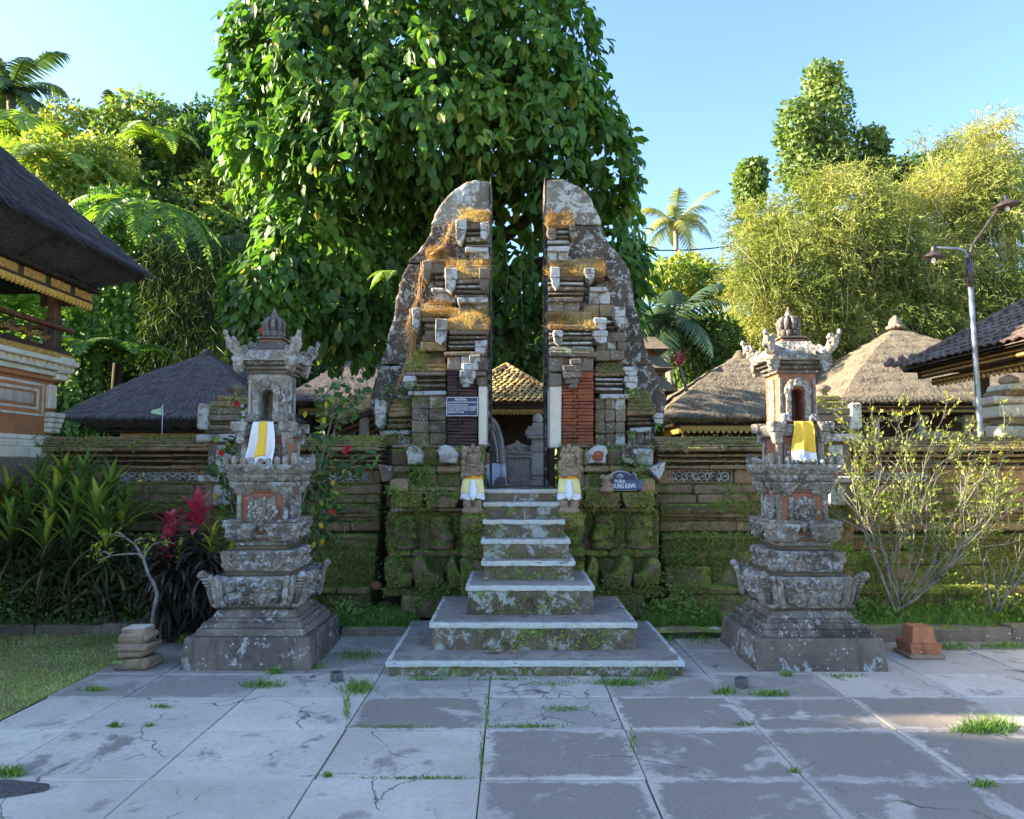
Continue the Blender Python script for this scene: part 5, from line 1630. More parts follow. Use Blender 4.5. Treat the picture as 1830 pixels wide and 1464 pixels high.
def fascia(t, x0, x1, y0, y1, z0, z1, mat=None, scallop=True, step=.10):
    """gilt board with a scalloped lower rim around the eave"""
    mat = mat or M['gold']
    for (a, b2, ax) in (((x0, y0), (x1, y0), 0), ((x0, y0), (x0, y1), 1), ((x1, y0), (x1, y1), 1)):
        b = MB()
        if ax == 0: b.box(x0, x1, y0 - .02, y0 + .02, z0, z1, .004, 0)
        else: b.box(a[0] - .02, a[0] + .02, y0 + .021, y1, z0, z1, .004, 0)
        o = b.build('fascia', mat, t)
        if scallop:
            s = MB(); L = (x1 - x0) if ax == 0 else (y1 - y0); n = int(L / step)
            for i in range(n):
                q = (i + .5) * L / n
                w = L / n * .46
                if ax == 0: s.prism([(x0 + q - w, z0 - .001), (x0 + q - w * .6, z0 - step * .4), (x0 + q, z0 - step * .62), (x0 + q + w * .6, z0 - step * .4), (x0 + q + w, z0 - .001)], y0 - .018, y0 + .01)
                else:
                    m_ = MB(); m_.prism([(q - w, z0 - .001), (q - w * .6, z0 - step * .4), (q, z0 - step * .62), (q + w * .6, z0 - step * .4), (q + w, z0 - .001)], -.014, .014)
                    m_.v = [(a[0] - p[1], y0 + p[0], p[2]) for p in m_.v]
                    s.add(m_.v, m_.f)
            s.build('scalloped_rim', M['goldbright'] if mat is M['goldbright'] else mat, o)

# --- grey thatched pavilion behind the left wall
ax = Wp(370, 634, 14.5)
x0 = Xp(108, 745, 12.5); ez = Zp(742, 12.5)
t = thing('thatched_pavilion', (-5.9, 14.4, .95), 'grey conical thatched roof pavilion behind the wall, left of the left shrine', 'pavilion')
thatch_roof(t, x0, 2 * ax.x - x0 + .25, 12.5, 16.4, ez, tuple(ax), .24, M['thatchgrey'], M['strawgrey'], .75, 11000, .16, seed=1)
fascia(t, x0 + .75, 2 * ax.x - x0 - .5, 13.0, 16, ez - .36, ez - .26)
for (px_, py_) in ((x0 + .9, 13.2), (2 * ax.x - x0 - .7, 13.2), (x0 + .9, 15.8), (2 * ax.x - x0 - .7, 15.8)):
    MB().box(px_ - .06, px_ + .06, py_ - .06, py_ + .06, .95, ez - .2, .01, 0).build('post', M['wood'], t)
MB().box(x0 + 1.0, 2 * ax.x - x0 - .8, 14.0, 15.9, .95, ez - .4, .02, 0).build('inner_wall', M['woodred'], t)
# --- grey thatched pavilion seen between left shrine and gate
ax = Wp(668, 628, 16.2)
x0 = Xp(505, 712, 14.8); ez = Zp(712, 14.8)
t = thing('thatched_pavilion', (ax.x, 16.2, .95), 'grey thatched roof glimpsed between the left shrine and the split gate', 'pavilion')
thatch_roof(t, x0, 2 * ax.x - x0 + .2, 14.8, 17.6, ez, tuple(ax), .14, M['thatchgrey'], M['strawgrey'], .3, 6000, .10, seed=2)
fascia(t, x0 + .25, 2 * ax.x - x0 - .1, 15.05, 17.4, ez - .26, ez - .15)
for px_ in (x0 + .4, ax.x, 2 * ax.x - x0 - .3):
    MB().box(px_ - .06, px_ + .06, 15.2, 15.32, .95, ez - .1, .01, 0).build('post', M['wood'], t)
MB().box(x0 + .5, 2 * ax.x - x0 - .4, 16.2, 17.2, .95, ez - .12, .02, 0).build('inner_wall', M['woodred'], t)
# --- tan thatched pavilion right of the gate
ax = Wp(1322, 636, 15.2)
x0 = Xp(1184, 738, 13.2); ez = Zp(741, 13.2)
t = thing('thatched_pavilion', (4.1, 15, .95), 'low weathered thatched roof between the split gate and the right shrine', 'pavilion')
thatch_roof(t, x0, 5.35, 13.2, 17.0, ez, tuple(ax), .16, M['thatchtan'], M['strawtan'], .45, 11000, .12, seed=3)
fascia(t, x0 + .35, 5.05, 13.45, 16.8, ez - .26, ez - .17, M['goldbright'])
for px_ in (x0 + .5, 3.9, 4.9):
    MB().box(px_ - .06, px_ + .06, 13.6, 13.72, .95, ez - .12, .01, 0).build('post', M['woodred'], t)
MB().box(x0 + .6, 4.9, 14.6, 16.5, .95, ez - .14, .02, 0).build('inner_wall', M['wood'], t)
# --- large sunlit thatched pavilion at the right
ax = Wp(1600, 588, 16.4)
x0 = Xp(1500, 715, 13.8); ez = Zp(712, 13.8)
t = thing('thatched_pavilion', (ax.x, 16, .95), 'large sunlit thatched roof with stone finial, right of the right shrine', 'pavilion')
rf = thatch_roof(t, x0, 2 * ax.x - x0 + .2, 13.8, 19.0, ez, tuple(ax), .10, M['thatchtan'], M['strawtan'], .25, 20000, .14, seed=4, slen=.15, corner_up=-.05, top=False)
s = mpp(16.4)
lumps('stone_finial', [((ax.x, 16.4, ax.z + 2 * s), (17 * s, .2, 5 * s)), ((ax.x, 16.4, ax.z + 9 * s), (11 * s, .13, 8 * s)), ((ax.x - 7 * s, 16.4, ax.z + 13 * s), (4 * s, .06, 6 * s)), ((ax.x + 7 * s, 16.4, ax.z + 12 * s), (4 * s, .06, 6 * s)), ((ax.x, 16.4, ax.z + 18 * s), (5 * s, .07, 7 * s))], M['post'], t, .02, .02, .06)
x1 = 2 * ax.x - x0
MB().box(x0 + .25, x1, 13.98, 14.06, ez - .26, ez - .10, .006, 0).build('fascia', M['wood'], t)
MB().box(x0 + .25, x1, 13.95, 13.975, ez - .24, ez - .20, .003, 0).build('gilt_line', M['gold'], t)
MB().box(x0 + .25, x1, 13.95, 13.975, ez - .15, ez - .12, .003, 0).build('gilt_line', M['gold'], t)
for px_ in (1565, 1600, 1645, 1727, 1790):
    x = Xp(px_, 760, 14.4)
    MB().box(x - .055, x + .055, 14.35, 14.46, .95, ez - .26, .01, 0).build('post', M['palestone'] if px_ in (1565, 1645, 1727) else M['wood'], t)
    MB().box(x - .12, x + .12, 14.28, 14.52, ez - .40, ez - .27, .03, 0).build('post_capital', M['palestone'], t)
MB().box(x0 + .3, x1, 16.8, 17.0, .95, ez - .1, .02, 0).build('inner_wall', M['wood'], t)
MB().box(Xp(1640, 776, 14.6), Xp(1720, 776, 14.6), 14.6, 15.6, .95, Zp(770, 14.6), .02, 0).build('platform', M['palestone'], t)

# ---------------------------------------------------------------- tiled roofs
def tile_facet(parent, A, B, Cc, Dd, mat, tw=.16, tl=.17, limit=300, jit=.25, seed=0):
    """tiles on the quad A,B (eave) - Cc,Dd (ridge side); A-B left to right"""
    rr = random.Random(seed)
    A, B, Cc, Dd = map(Vector, (A, B, Cc, Dd))
    me = tile_facet.me.get((mat.name, tw, tl))
    if me is None:
        b = MB()
        n = 4; vs = []
        for (y, up) in ((0, .0), (tl * 1.25, .03)):
            for i in range(n + 1):
                a = math.pi * (i / n)
                vs.append((-tw / 2 + tw * i / n, y, up * 0 + .035 * math.sin(a) + (.028 if y == 0 else 0)))
        for (y, up) in ((0, .0),):
            for i in range(n + 1): vs.append((-tw / 2 + tw * i / n, y, .035 * math.sin(math.pi * i / n) + .006))
        b.add(vs, [(i, i + 1, n + 2 + i, n + 1 + i) for i in range(n)] + [(2 * n + 2 + i, 2 * n + 3 + i, i + 1, i) for i in range(n)])
        me = bpy.data.meshes.new('roof_tile'); me.from_pydata(b.v, [], b.f); me.materials.append(mat)
        tile_facet.me[(mat.name, tw, tl)] = me
    off = wloc(parent)
    up = ((Cc + Dd) / 2 - (A + B) / 2)
    rows = max(2, int(up.length / tl))
    n_done = 0
    ex = (B - A).normalized()
    nrm = ex.cross(up).normalized()
    if nrm.z < 0: nrm = -nrm
    uy = nrm.cross(ex).normalized()
    if uy.dot(up) < 0: uy = -uy
    V = []; F = []
    for r in range(rows):
        f = r / rows
        L0 = A + (Dd - A) * f; R0 = B + (Cc - B) * f
        w = (R0 - L0).dot(ex)
        n = int(w / tw)
        for i in range(n):
            p = L0 + ex * ((i + .5) * w / max(n, 1)) + nrm * rr.uniform(0, .012)
            q = rr.uniform(-jit, jit) * .25
            e2 = (ex + uy * q).normalized(); u2 = nrm.cross(e2).normalized()
            if u2.dot(up) < 0: u2 = -u2
            mtx = Matrix(((e2.x, u2.x, nrm.x, p.x - off.x), (e2.y, u2.y, nrm.y, p.y - off.y), (e2.z, u2.z, nrm.z, p.z - off.z), (0, 0, 0, 1)))
            if n_done < limit:
                o = link('roof_tile', me, parent); o.matrix_basis = mtx
                n_done += 1
            else:
                k = len(V)
                for v in me.vertices: V.append(mtx @ v.co + off)
                for pl in me.polygons: F.append(tuple(j + k for j in pl.vertices))
    if V:
        np_mesh('roof_tiles', np.array([tuple(v) for v in V]), np.array(F), mat, parent, None, False, 'stuff')
    return n_done
tile_facet.me = {}
def ridge_tiles(parent, P, Q, mat, r=.07, step=.2):
    P, Q = Vector(P), Vector(Q); n = max(1, int((Q - P).length / step))
    for i in range(n):
        a, b2 = P.lerp(Q, i / n), P.lerp(Q, (i + 1.08) / n)
        MB().tube([a, a.lerp(b2, .5), b2], [r, r * .95, r * .85], 7).build('ridge_tile', mat, parent)

# --- tiled pavilion seen through the gate
ax = Wp(905, 657, 16.0); ez = Zp(722, 14.6)
t = thing('tiled_pavilion', (-.1, 16, .95), 'small pavilion with mossy sunlit clay tile roof seen through the gate gap', 'pavilion')
xl, xr = -1.35, 1.08
b = MB(); b.add([(xl, 14.6, ez), (xr, 14.6, ez), (xr, 17.4, ez), (xl, 17.4, ez), (ax.x, 16.0, ax.z)], [(0, 1, 4), (1, 2, 4), (2, 3, 4), (3, 0, 4), (3, 2, 1, 0)])
rf = b.build('roof', M['rooftiledark'], t)
apx = Vector((ax.x, 16.0, ax.z + .02))
tile_facet(rf, (xl, 14.58, ez + .02), (xr, 14.58, ez + .02), apx, apx, M['rooftile'], .125, .11, 300, .7, 1)
tile_facet(rf, (xr, 14.6, ez + .02), (xr, 17.4, ez + .02), apx, apx, M['rooftile'], .14, .13, 80, .7, 2)
tile_facet(rf, (xl, 17.4, ez + .02), (xl, 14.6, ez + .02), apx, apx, M['rooftile'], .14, .13, 80, .7, 3)
ridge_tiles(rf, (xr, 14.6, ez + .05), apx + Vector((0, 0, .03)), M['rooftile'], .07, .17)
ridge_tiles(rf, (xl, 14.6, ez + .05), apx + Vector((0, 0, .03)), M['rooftile'], .07, .17)
fascia(t, xl + .08, xr - .08, 14.66, 17.2, ez - .17, ez - .10, M['gold'], True, .07)
MB().box(xl + .1, xr - .1, 14.64, 14.70, ez - .09, ez - .02, .004, 0).build('eave_board', M['wood'], t)
for px_ in (xl + .3, xr - .3):
    for yy in (14.9, 17.0): MB().box(px_ - .06, px_ + .06, yy - .06, yy + .06, .95, ez - .05, .01, 0).build('post', M['wood'], t)
MB().box(xl + .2, xr - .2, 16.6, 16.8, .95, ez - .05, .02, 0).build('inner_wall', M['wood'], t)

# --- grey carved inner shrine wall framed by the gate gap
D = 13.0; s = mpp(D)
t = thing('inner_shrine_screen', (Xp(925, 870, D), D, .95), 'grey carved stone screen with pillar seen through the gate gap', 'shrine screen')
IG = M['innergrey']
P = lambda x, y: (Wp(x, y, D).x, Wp(x, y, D).z)
MB().box(P(898, 870)[0], P(950, 870)[0], D, D + .25, .95, P(0, 815)[1], .01, .003).build('screen_panel', IG, t)
for (a, b2, dd) in ((815, 818, .05), (811, 814.5, .02), (808, 810.5, .06)):
    MB().box(P(900, 0)[0], P(950, 0)[0], D - dd, D + .27, P(0, b2)[1], P(0, a)[1] + .001, .004, .002).build('moulding', IG, t)
cr = [P(902, 808), P(949, 808), P(949, 798), P(938, 795), P(930, 792), P(925, 786), P(920, 792), P(912, 795), P(902, 798)]
MB().prism(cr, D, D + .16, .01).build('crest', IG, t)
b = MB()
for q in range(46):
    b.ball((rnd.uniform(P(904, 0)[0], P(947, 0)[0]), D - .004, rnd.uniform(P(0, 806)[1], P(0, 798)[1])), rnd.uniform(.012, .024), 6, 4)
b.build('crest_carving', IG, t)
for (a, b2, xl_, xr_, dd) in ((858, 873, 944, 975, .10), (850, 858, 948, 972, .06), (838, 850, 946, 973, .09), (808, 838, 948, 971, .06), (796, 808, 945, 974, .09), (784, 796, 949, 971, .05), (779, 784, 941, 977, .12), (768, 779, 938, 980, .14), (762, 768, 942, 977, .10), (756, 762, 950, 969, .02)):
    z0_, z1_ = P(0, b2)[1], P(0, a)[1]
    if a in (838, 796, 768): carved_course('pillar_carving', (P(xl_, 0)[0] + P(xr_, 0)[0]) / 2, D - dd + .16, P(xr_, 0)[0] - P(xl_, 0)[0] - .03, P(xr_, 0)[0] - P(xl_, 0)[0] - .03, z0_, z1_ - .002, IG, t, .02, .06, a, res=.012, d0=.3, d1=.3)
    else: MB().box(P(xl_, 0)[0], P(xr_, 0)[0], D - dd, D + .3, z0_, z1_ - .002, .008, .003).build('pillar_block', IG, t)
MB().lathe([(.06, P(0, 756)[1]), (.085, P(0, 752)[1]), (.09, P(0, 747)[1]), (.06, P(0, 741)[1]), (.0, P(0, 738)[1])], P(959.5, 0)[0], D + .08, 10).build('finial', IG, t)
# arched carved wing at the left
for (k, off_) in ((0, 0), (1, 9)):
    pts = []
    for i in range(16):
        a = math.pi / 2 * i / 15
        pts.append((870 + (34 - off_) * math.sin(a) ** .8, 873 - (127 - off_ * 1.6) * (math.cos(a) ** .62 if i < 15 else 0)))
    poly = [P(868, 873)] + [P(868, pts[0][1])] + [P(x_, y_) for (x_, y_) in pts]
    ar = sum(p[0] * q[1] - q[0] * p[1] for p, q in zip(poly, poly[1:] + poly[:1]))
    if ar < 0: poly = poly[::-1]
    MB().prism(poly, D - .45 - .03 * k, D - .1, .012).build('arch_wing', M['doorwood'] if k else IG, t)
    b = MB()
    for i in range(len(pts) - 1):
        for q in range(2):
            f = (q + .5) / 2
            p = P(pts[i][0] + (pts[i + 1][0] - pts[i][0]) * f - 4, pts[i][1] + (pts[i + 1][1] - pts[i][1]) * f + 3)
            b.ball((p[0], D - .455 - .03 * k, p[1]), (.024, .02, .024), 7, 5)
    b.build('arch_carving', IG, t)['kind'] = 'stuff'

# --- mossy tiled lean roof behind the wall, between left shrine and gate
D = 11.0
t = thing('tiled_gatehouse', (-2.35, 11.4, .95), 'small roof with mossy sloping tile ridge above the left wall coping', 'roof')
A, B = Wp(574, 758, D), Wp(672, 722, D)
ridge_tiles(t, A, B, M['rooftile'], .07, .13)
for k in range(4):
    o = Vector((0, .0, -.09 - .085 * k))
    MB().tube([A + o + Vector((.10 + .04 * k, .02 + .05 * k, 0)), B + o + Vector((0, .02 + .05 * k, 0))], .034 if k % 2 else .045, 5).build('rafter_board', M['woodred'] if k % 2 else M['wood'], t)
tile_facet(t, A + Vector((0, .0, .0)), B, B + Vector((-.1, .9, .35)), A + Vector((-.1, .9, .35)), M['rooftile'], .13, .13, 120, .5, 8)
MB().box(A.x + .35, B.x + .3, 11.3, 11.9, .95, 2.0, .02, 0).build('dark_wall', M['wood'], t)
MB().box(A.x + .55, A.x + .68, 11.0, 11.2, .95, Zp(745, 11), .02, 0).build('carved_post', M['post'], t)

# --- right hand pavilion with dark tiles, near the frame edge
t = thing('tiled_pavilion', (8.4, 9, .6), 'dark tiled pavilion roof jutting in at the right edge, gilt carved eaves', 'pavilion')
xe, yf, ez = 6.22, 12.0, 3.13
rz = ez + .64 * 2.2
b = MB(); b.add([(xe, 4.5, ez), (xe, yf, ez), (xe + 4.4, yf, ez), (xe + 4.4, 4.5, ez), (xe + 2.2, 6.7, rz), (xe + 2.2, yf - 2.2, rz)], [(1, 0, 4, 5), (2, 1, 5), (3, 2, 5, 4), (0, 3, 4)])
rf = b.build('roof', M['rooftiledark'], t)
tile_facet(rf, (xe - .02, yf, ez + .02), (xe - .02, 4.5, ez + .02), (xe + 2.2, 6.7, rz + .02), (xe + 2.2, yf - 2.2, rz + .02), M['rooftiledark'], .18, .16, 300, .15, 5)
tile_facet(rf, (xe, yf + .0, ez + .02), (xe + 4.4, yf, ez + .02), (xe + 2.2, yf - 2.2, rz + .02), (xe + 2.2, yf - 2.2, rz + .02), M['rooftiledark'], .18, .16, 120, .15, 6)
ridge_tiles(rf, (xe, yf, ez + .05), (xe + 2.2, yf - 2.2, rz + .06), M['rooftiledark'], .09, .22)
# openwork crest on the hip end
b = MB()
for q in range(9):
    f = q / 8
    p = Vector((xe + .1 - .1 * q * .0 - .35 + .45 * f, yf - .05, ez + .10 + .10 * f))
    b.ball(p + Vector((0, 0, .05 * math.sin(q * 1.9))), (.06, .035, .05), 7, 5)
b.build('hip_crest', M['rooftiledark'], rf)
MB().box(xe + .16, xe + .24, 4.7, yf - .16, ez - .15, ez - .02, .004, 0).build('eave_beam', M['wood'], t)
MB().box(xe + .30, xe + .36, 4.8, yf - .3, ez - .26, ez - .16, .004, 0).build('eave_beam', M['woodred'], t)
for (a, z_) in ((.155, -.06), (.155, -.12), (.295, -.21)):
    MB().box(xe + a - .012, xe + a, 4.8, yf - .3, ez + z_ - .014, ez + z_ + .014, .002, 0).build('gilt_line', M['gold'], t)
b = MB()
n = 60
for i in range(n):
    y = 4.9 + (yf - .35 - 4.9) * i / n
    b.ball((xe + .31, y, ez - .27), (.02, .04, .04), 6, 4)
b.build('scalloped_rim', M['gold'], t)
b = MB(); b.add([(xe + .02, 4.6, ez - .03), (xe + .02, yf - .02, ez - .03), (xe + 4.38, yf - .02, ez - .03), (xe + 4.38, 4.6, ez - .03), (xe + 2.2, 6.7, rz - .06), (xe + 2.2, yf - 2.2, rz - .06)], [(0, 1, 5, 4), (1, 2, 5), (2, 3, 4, 5), (3, 0, 4)])
b.build('soffit', M['bamboo_soffit'], t)
for (x, y) in ((7.0, 11.2), (7.0, 9.0), (9.6, 11.2), (9.6, 9.0)):
    MB().box(x - .07, x + .07, y - .07, y + .07, 1.9, ez + .3, .01, 0).build('post', M['wood'], t)
MB().box(6.85, 9.8, 5.0, 11.4, .0, 1.95, .03, 0).build('platform', M['palestone'], t)
# stepped stone pier at the right edge, partly sunlit
t = thing('stepped_stone_pier', (6.75, 9.8, 1.9), 'stepped stone pier with rounded finial at the right edge, above the wall', 'wall pier')
D = 9.6
for (a, b2, xl_, xr_) in ((760, 782, 1786, 1860), (745, 760, 1796, 1850), (722, 745, 1788, 1858), (708, 722, 1780, 1862), (696, 708, 1800, 1846), (684, 696, 1808, 1838)):
    stone(t, 'pier_stone', Xp(xl_, 740, D), Xp(xr_, 740, D), D, D + .5, Zp(b2, D) + .002, Zp(a, D) - .002, M['wallbrown'] if a in (745, 696) else M['palestone'], .015, .008, .1)
MB().lathe([(.09, Zp(684, D)), (.12, Zp(679, D)), (.11, Zp(673, D)), (.05, Zp(668, D)), (.0, Zp(665, D))], Xp(1823, 680, D), D + .22, 10).build('finial', M['post'], t)
for k in range(5):
    stone(t, 'pier_stone', Xp(1752 + 7 * k, 740, 9.9), Xp(1795, 740, 9.9), 9.9, 10.3, Zp(782 - 13 * k, 9.9), Zp(769.5 - 13 * k, 9.9), M['wallbrown'], .02, .01, .1)

# ---------------------------------------------------------------- left raised pavilion
t = thing('raised_pavilion', (-6.6, 8.0, 0), 'raised pavilion with dark thatch and gilt eaves at the left edge', 'pavilion')
xe, yf, ez = -4.72, 9.6, 4.10
thatch_roof(t, xe - 4.2, xe, 5.75, yf, ez, (xe - 2.1, 7.65, ez + .94 * 2.1), .34, M['thatchdark'], M['strawdark'], .75, 34000, .05, ridge=.3, slen=.22, seed=5)
# gilt carved eave beam running into depth
bx = xe - .46
MB().box(bx - .05, bx, 6.0, yf - .40, ez - .53, ez - .36, .004, 0).build('eave_beam', M['wood'], t)
MB().box(bx - .60, bx - .003, yf - .46, yf - .41, ez - .53, ez - .37, .004, 0).build('eave_beam', M['wood'], t)
for k in range(7):
    y0_ = 6.02 + k * .47
    b = MB(); b.box(bx - .002, bx + .012, y0_, y0_ + .36, ez - .47, ez - .375, .003, 0)
    for q in range(26): b.ball((bx + .012, rnd.uniform(y0_ + .02, y0_ + .34), rnd.uniform(ez - .46, ez - .385)), (.010, .016, .012), 6, 4)
    b.build('gilt_panel', M['gold'], t)
b = MB()
n = 44
for i in range(n):
    y = 6.0 + (yf - .42 - 6.0) * (i + .5) / n
    w = (yf - 6.42) / n * .5
    m_ = MB(); m_.prism([(y - w, ez - .51), (y - w * .8, ez - .56), (y, ez - .595), (y + w * .8, ez - .56), (y + w, ez - .51)], -.012, .012)
    b.add([(bx + .016 - p[1], p[0], p[2]) for p in m_.v], m_.f)
b.build('scalloped_rim', M['goldbright'], t)
for (x, y) in ((-5.42, 8.85), (-5.42, 6.2), (-8.2, 8.85), (-8.2, 6.2)):
    MB().box(x - .055, x + .055, y - .055, y + .055, 2.9, ez - .3, .008, 0).build('post', M['woodred'], t)
    if y > 8: 
        MB().box(x - .07, x + .07, y - .07, y + .07, 2.9, 3.35, .01, 0).build('post_foot', M['wood'], t)
        for k in range(3): MB().tube([(x, y, 3.7), (x + .03, y - .12 - .05 * k, 3.82), (x, y - .28 - .1 * k, 3.9)], .025, 5).build('bracket', M['wood'], t)
# floor, gilt lambrequin and railing
MB().box(-8.6, -5.30, 5.6, 9.05, 2.90, 2.96, .006, 0).build('floor_board', M['wood'], t)
b = MB(); n = 30
MB().box(-5.31, -5.285, 5.6, 9.05, 2.86, 2.93, .003, 0).build('floor_trim', M['gold'], t)
for i in range(n):
    y = 5.6 + 3.45 * (i + .5) / n; w = 3.45 / n / 2
    m_ = MB(); m_.prism([(y - w, 2.862), (y - w, 2.83), (y, 2.755), (y + w, 2.83), (y + w, 2.862)], -.008, .008)
    b.add([(-5.283 - p[1], p[0], p[2]) for p in m_.v], m_.f)
    b.ball((-5.274, y, 2.835), (.006, .018, .018), 6, 4)
b.build('lambrequin', M['goldbright'], t)
MB().box(-5.40, -5.32, 5.6, 9.12, 3.22, 3.27, .01, 0).build('railing', M['woodred'], t)
MB().box(-8.6, -5.43, 8.80, 8.88, 3.22, 3.27, .01, 0).build('railing', M['woodred'], t)
MB().box(-5.38, -5.34, 5.6, 9.0, 2.97, 3.0, .006, 0).build('railing', M['wood'], t)
for k in range(12):
    y = 5.8 + k * .28
    MB().lathe([(.012, 3.0), (.022, 3.04), (.012, 3.08), (.02, 3.14), (.012, 3.22)], -5.36, y, 8).build('baluster', M['wood'], t)
b = MB()
for k in range(2):
    for i in range(22):
        b.ball((-5.35, 7.6 + .05 * i + .3 * 0, 3.09 + .02 * math.sin(i * 1.2)), (.014, .03, .03), 6, 4)
b.build('gilt_carving', M['gold'], t)
MB().box(-8.5, -5.5, 8.86, 8.92, 3.35, 3.8, .01, 0).build('ceiling_beam', M['wood'], t) if False else None
for k in range(4): MB().box(-8.4, -5.2, 5.9 + .85 * k, 5.98 + .85 * k, ez - .22, ez - .14, .01, 0).build('ceiling_beam', M['wood'], t)
# brick and stone base
MB().box(-8.6, -5.42, 5.6, 8.93, -.05, 2.62, .01, 0).build('base_brick', M['brickorange'], t)
PS = M['palestone']
for (x0_, y1_, za, zb) in ((-5.28, 9.07, 2.72, 2.80), (-5.24, 9.11, 2.80, 2.86), (-5.34, 9.01, 2.66, 2.72), (-5.38, 8.97, 2.60, 2.66)):
    MB().box(-8.7, x0_, 5.5, y1_, za + .001, zb - .001, .008, .002).build('base_cornice', PS if za > 2.65 else M['brickorange'], t)
for k, y in enumerate((8.92, 7.2)):
    for (dy, za, zb, o) in ((.10, 2.62, 2.70, .10), (.12, 2.70, 2.78, .13), (.14, 2.78, 2.90, .16)):
        MB().box(-5.42 - .12, -5.42 + o, y - dy, y + dy, za + .002, zb - .002, .012, .004).build('corner_stone', PS, t)
    MB().box(-5.44, -5.37, y - .16, y - .02, 2.28, 2.56, .012, .004).build('corner_stone', PS, t)
    for q in range(4): MB().box(-5.5, -5.36 + .012 * q, y - .16, y + .06 + .012 * q, 2.0 + .06 * q, 2.055 + .06 * q, .008, .003).build('corner_stone', PS, t)
for (a, c2, za, zb, o, mm) in ((7.55, 8.72, 2.18, 2.56, .012, PS), (7.6, 8.67, 2.21, 2.53, .018, M['brickorange']), (7.66, 8.61, 2.25, 2.49, .024, PS), (7.72, 8.55, 2.28, 2.46, .030, M['brickorange']), (7.78, 8.49, 2.31, 2.43, .036, M['innergrey'])):
    MB().box(-5.45, -5.42 + o, a, c2, za, zb, .004, .001).build('base_panel', mm, t)
for (o, za, zb) in ((.06, 1.90, 1.96), (.10, 1.82, 1.90), (.16, 1.70, 1.82), (.22, 1.4, 1.70)):
    x = -8.6
    MB().box(-8.7, -5.42 + o, 5.5, 8.93 + o, za, zb - .002, .012, .004).build('base_course', PS if za > 1.65 else M['gate'], t)
# hanging bulb
t = thing('light_bulb', tuple(Wp(12, 455, 8.0)), 'white light bulb hanging under the left pavilion eaves', 'light bulb')
p = Wp(12, 455, 8.0); s = mpp(8.0)
MB().lathe([(.0, p.z), (5 * s, p.z + 1.5 * s), (7.5 * s, p.z + 6 * s), (7 * s, p.z + 10 * s), (4.2 * s, p.z + 16 * s), (3.4 * s, p.z + 20 * s)], p.x, p.y, 14).build('bulb', M['bulb'], t)
MB().tube([(p.x, p.y, p.z + 19 * s), (p.x, p.y, p.z + 27 * s), (p.x, p.y, 3.98)], [3.5 * s, 2 * s, 1 * s], 8).build('socket', M['palestone'], t)

# ---------------------------------------------------------------- small tiered tower roofs right of the gate
t = thing('tiered_shrine_tower', (Xp(1150, 640, 15), 15, .95), 'slim tiered shrine with two tan roofs peeking out right of the gate', 'shrine')
D = 15.0; xc = Xp(1142, 640, D); s = mpp(D)
for (yt, yb, w1, w0) in ((606, 630, 24, 46), (640, 664, 30, 52), (676, 704, 34, 58)):
    o = MB().frus((xc - w0 * s, xc + w0 * s, D - w0 * s, D + w0 * s), (xc - w1 * s, xc + w1 * s, D - w1 * s, D + w1 * s), Zp(yb, D), Zp(yt, D)).build('tier_roof', M['thatchtan'], t)
    MB().box(xc - (w1 - 2) * s, xc + (w1 - 2) * s, D - (w1 - 2) * s, D + (w1 - 2) * s, Zp(yb + 14, D), Zp(yb, D) + .03, .01, 0).build('tier_body', M['woodred'], t)
MB().box(xc - .3, xc + .3, D - .3, D + .3, .95, Zp(700, D), .02, 0).build('tower_body', M['wood'], t)

# ---------------------------------------------------------------- lamp post, cable, flag
D = 9.55; s = mpp(D)
p0, p1 = Wp(1753, 782, D), Wp(1731, 462, D)
t = thing('street_lamp', (p0.x, D, .95), 'leaning grey lamp post with two shaded lamps above the right wall', 'street lamp')
MB().tube([(p0.x + .03, D, .9), p0, p0.lerp(p1, .5), p1.lerp(p0, .15)], [.036, .036, .033, .031], 10).build('pole', M['metalgrey'], t)
MB().tube([p1.lerp(p0, .16), p1.lerp(p0, .0)], [.042, .042], 10).build('pole_collar', M['metaldark'], t)
for nm, pts in (('left', [(1730, 466), (1728, 455), (1722, 448), (1712, 444.5), (1690, 443.5), (1668, 443)]), ('right', [(1733, 466), (1734, 452), (1738, 438), (1748, 425), (1764, 402), (1780, 378), (1794, 352)])):
    MB().tube([Wp(x, y, D) for x, y in pts], .018 if nm == 'left' else .018, 8).build('arm', M['metalgrey'] if nm == 'left' else M['metaldark'], t)
for (x, y, r, tilt) in ((1668, 461, 20, 3), (1799, 369, 24, -6)):
    p = Wp(x, y, D)
    Mx = Matrix.Translation(p) @ Matrix.Rotation(math.radians(tilt), 4, 'Y')
    b = MB(); r_ = r * s
    b.lathe([(r_, 0), (r_ * .98, .008), (r_ * .55, .05), (r_ * .22, .085), (.03, .11), (.03, .15), (.0, .155)], 0, 0, 20, Mx)
    b.build('lamp_shade', M['metaldark'], t)
    MB().lathe([(.0, -.075), (.022, -.06), (.03, -.035), (.02, .0), (.018, .02)], 0, 0, 10, Mx).build('bulb', M['bulb'], t)
cb = MB(); a, c2 = Wp(1130, 446, 24), Wp(1345, 434, 24)
cb.tube([a.lerp(c2, i / 14) + Vector((0, 0, -.12 * math.sin(math.pi * i / 14))) for i in range(15)], .022, 5)
tag(cb.build('power_cable', M['cable'], None), 'thin dark power cable crossing the sky in front of the coconut palm', 'cable')
t = thing('small_flag', tuple(Wp(289, 784, 8.9)), 'little pale green flag on a thin pole above the left wall', 'flag')
D = 8.9; s = mpp(D)
MB().tube([Wp(289, 786, D), Wp(291, 722, D)], .006, 6).build('pole', M['signframe'], t)
b = MB(); vs = []; fs = []
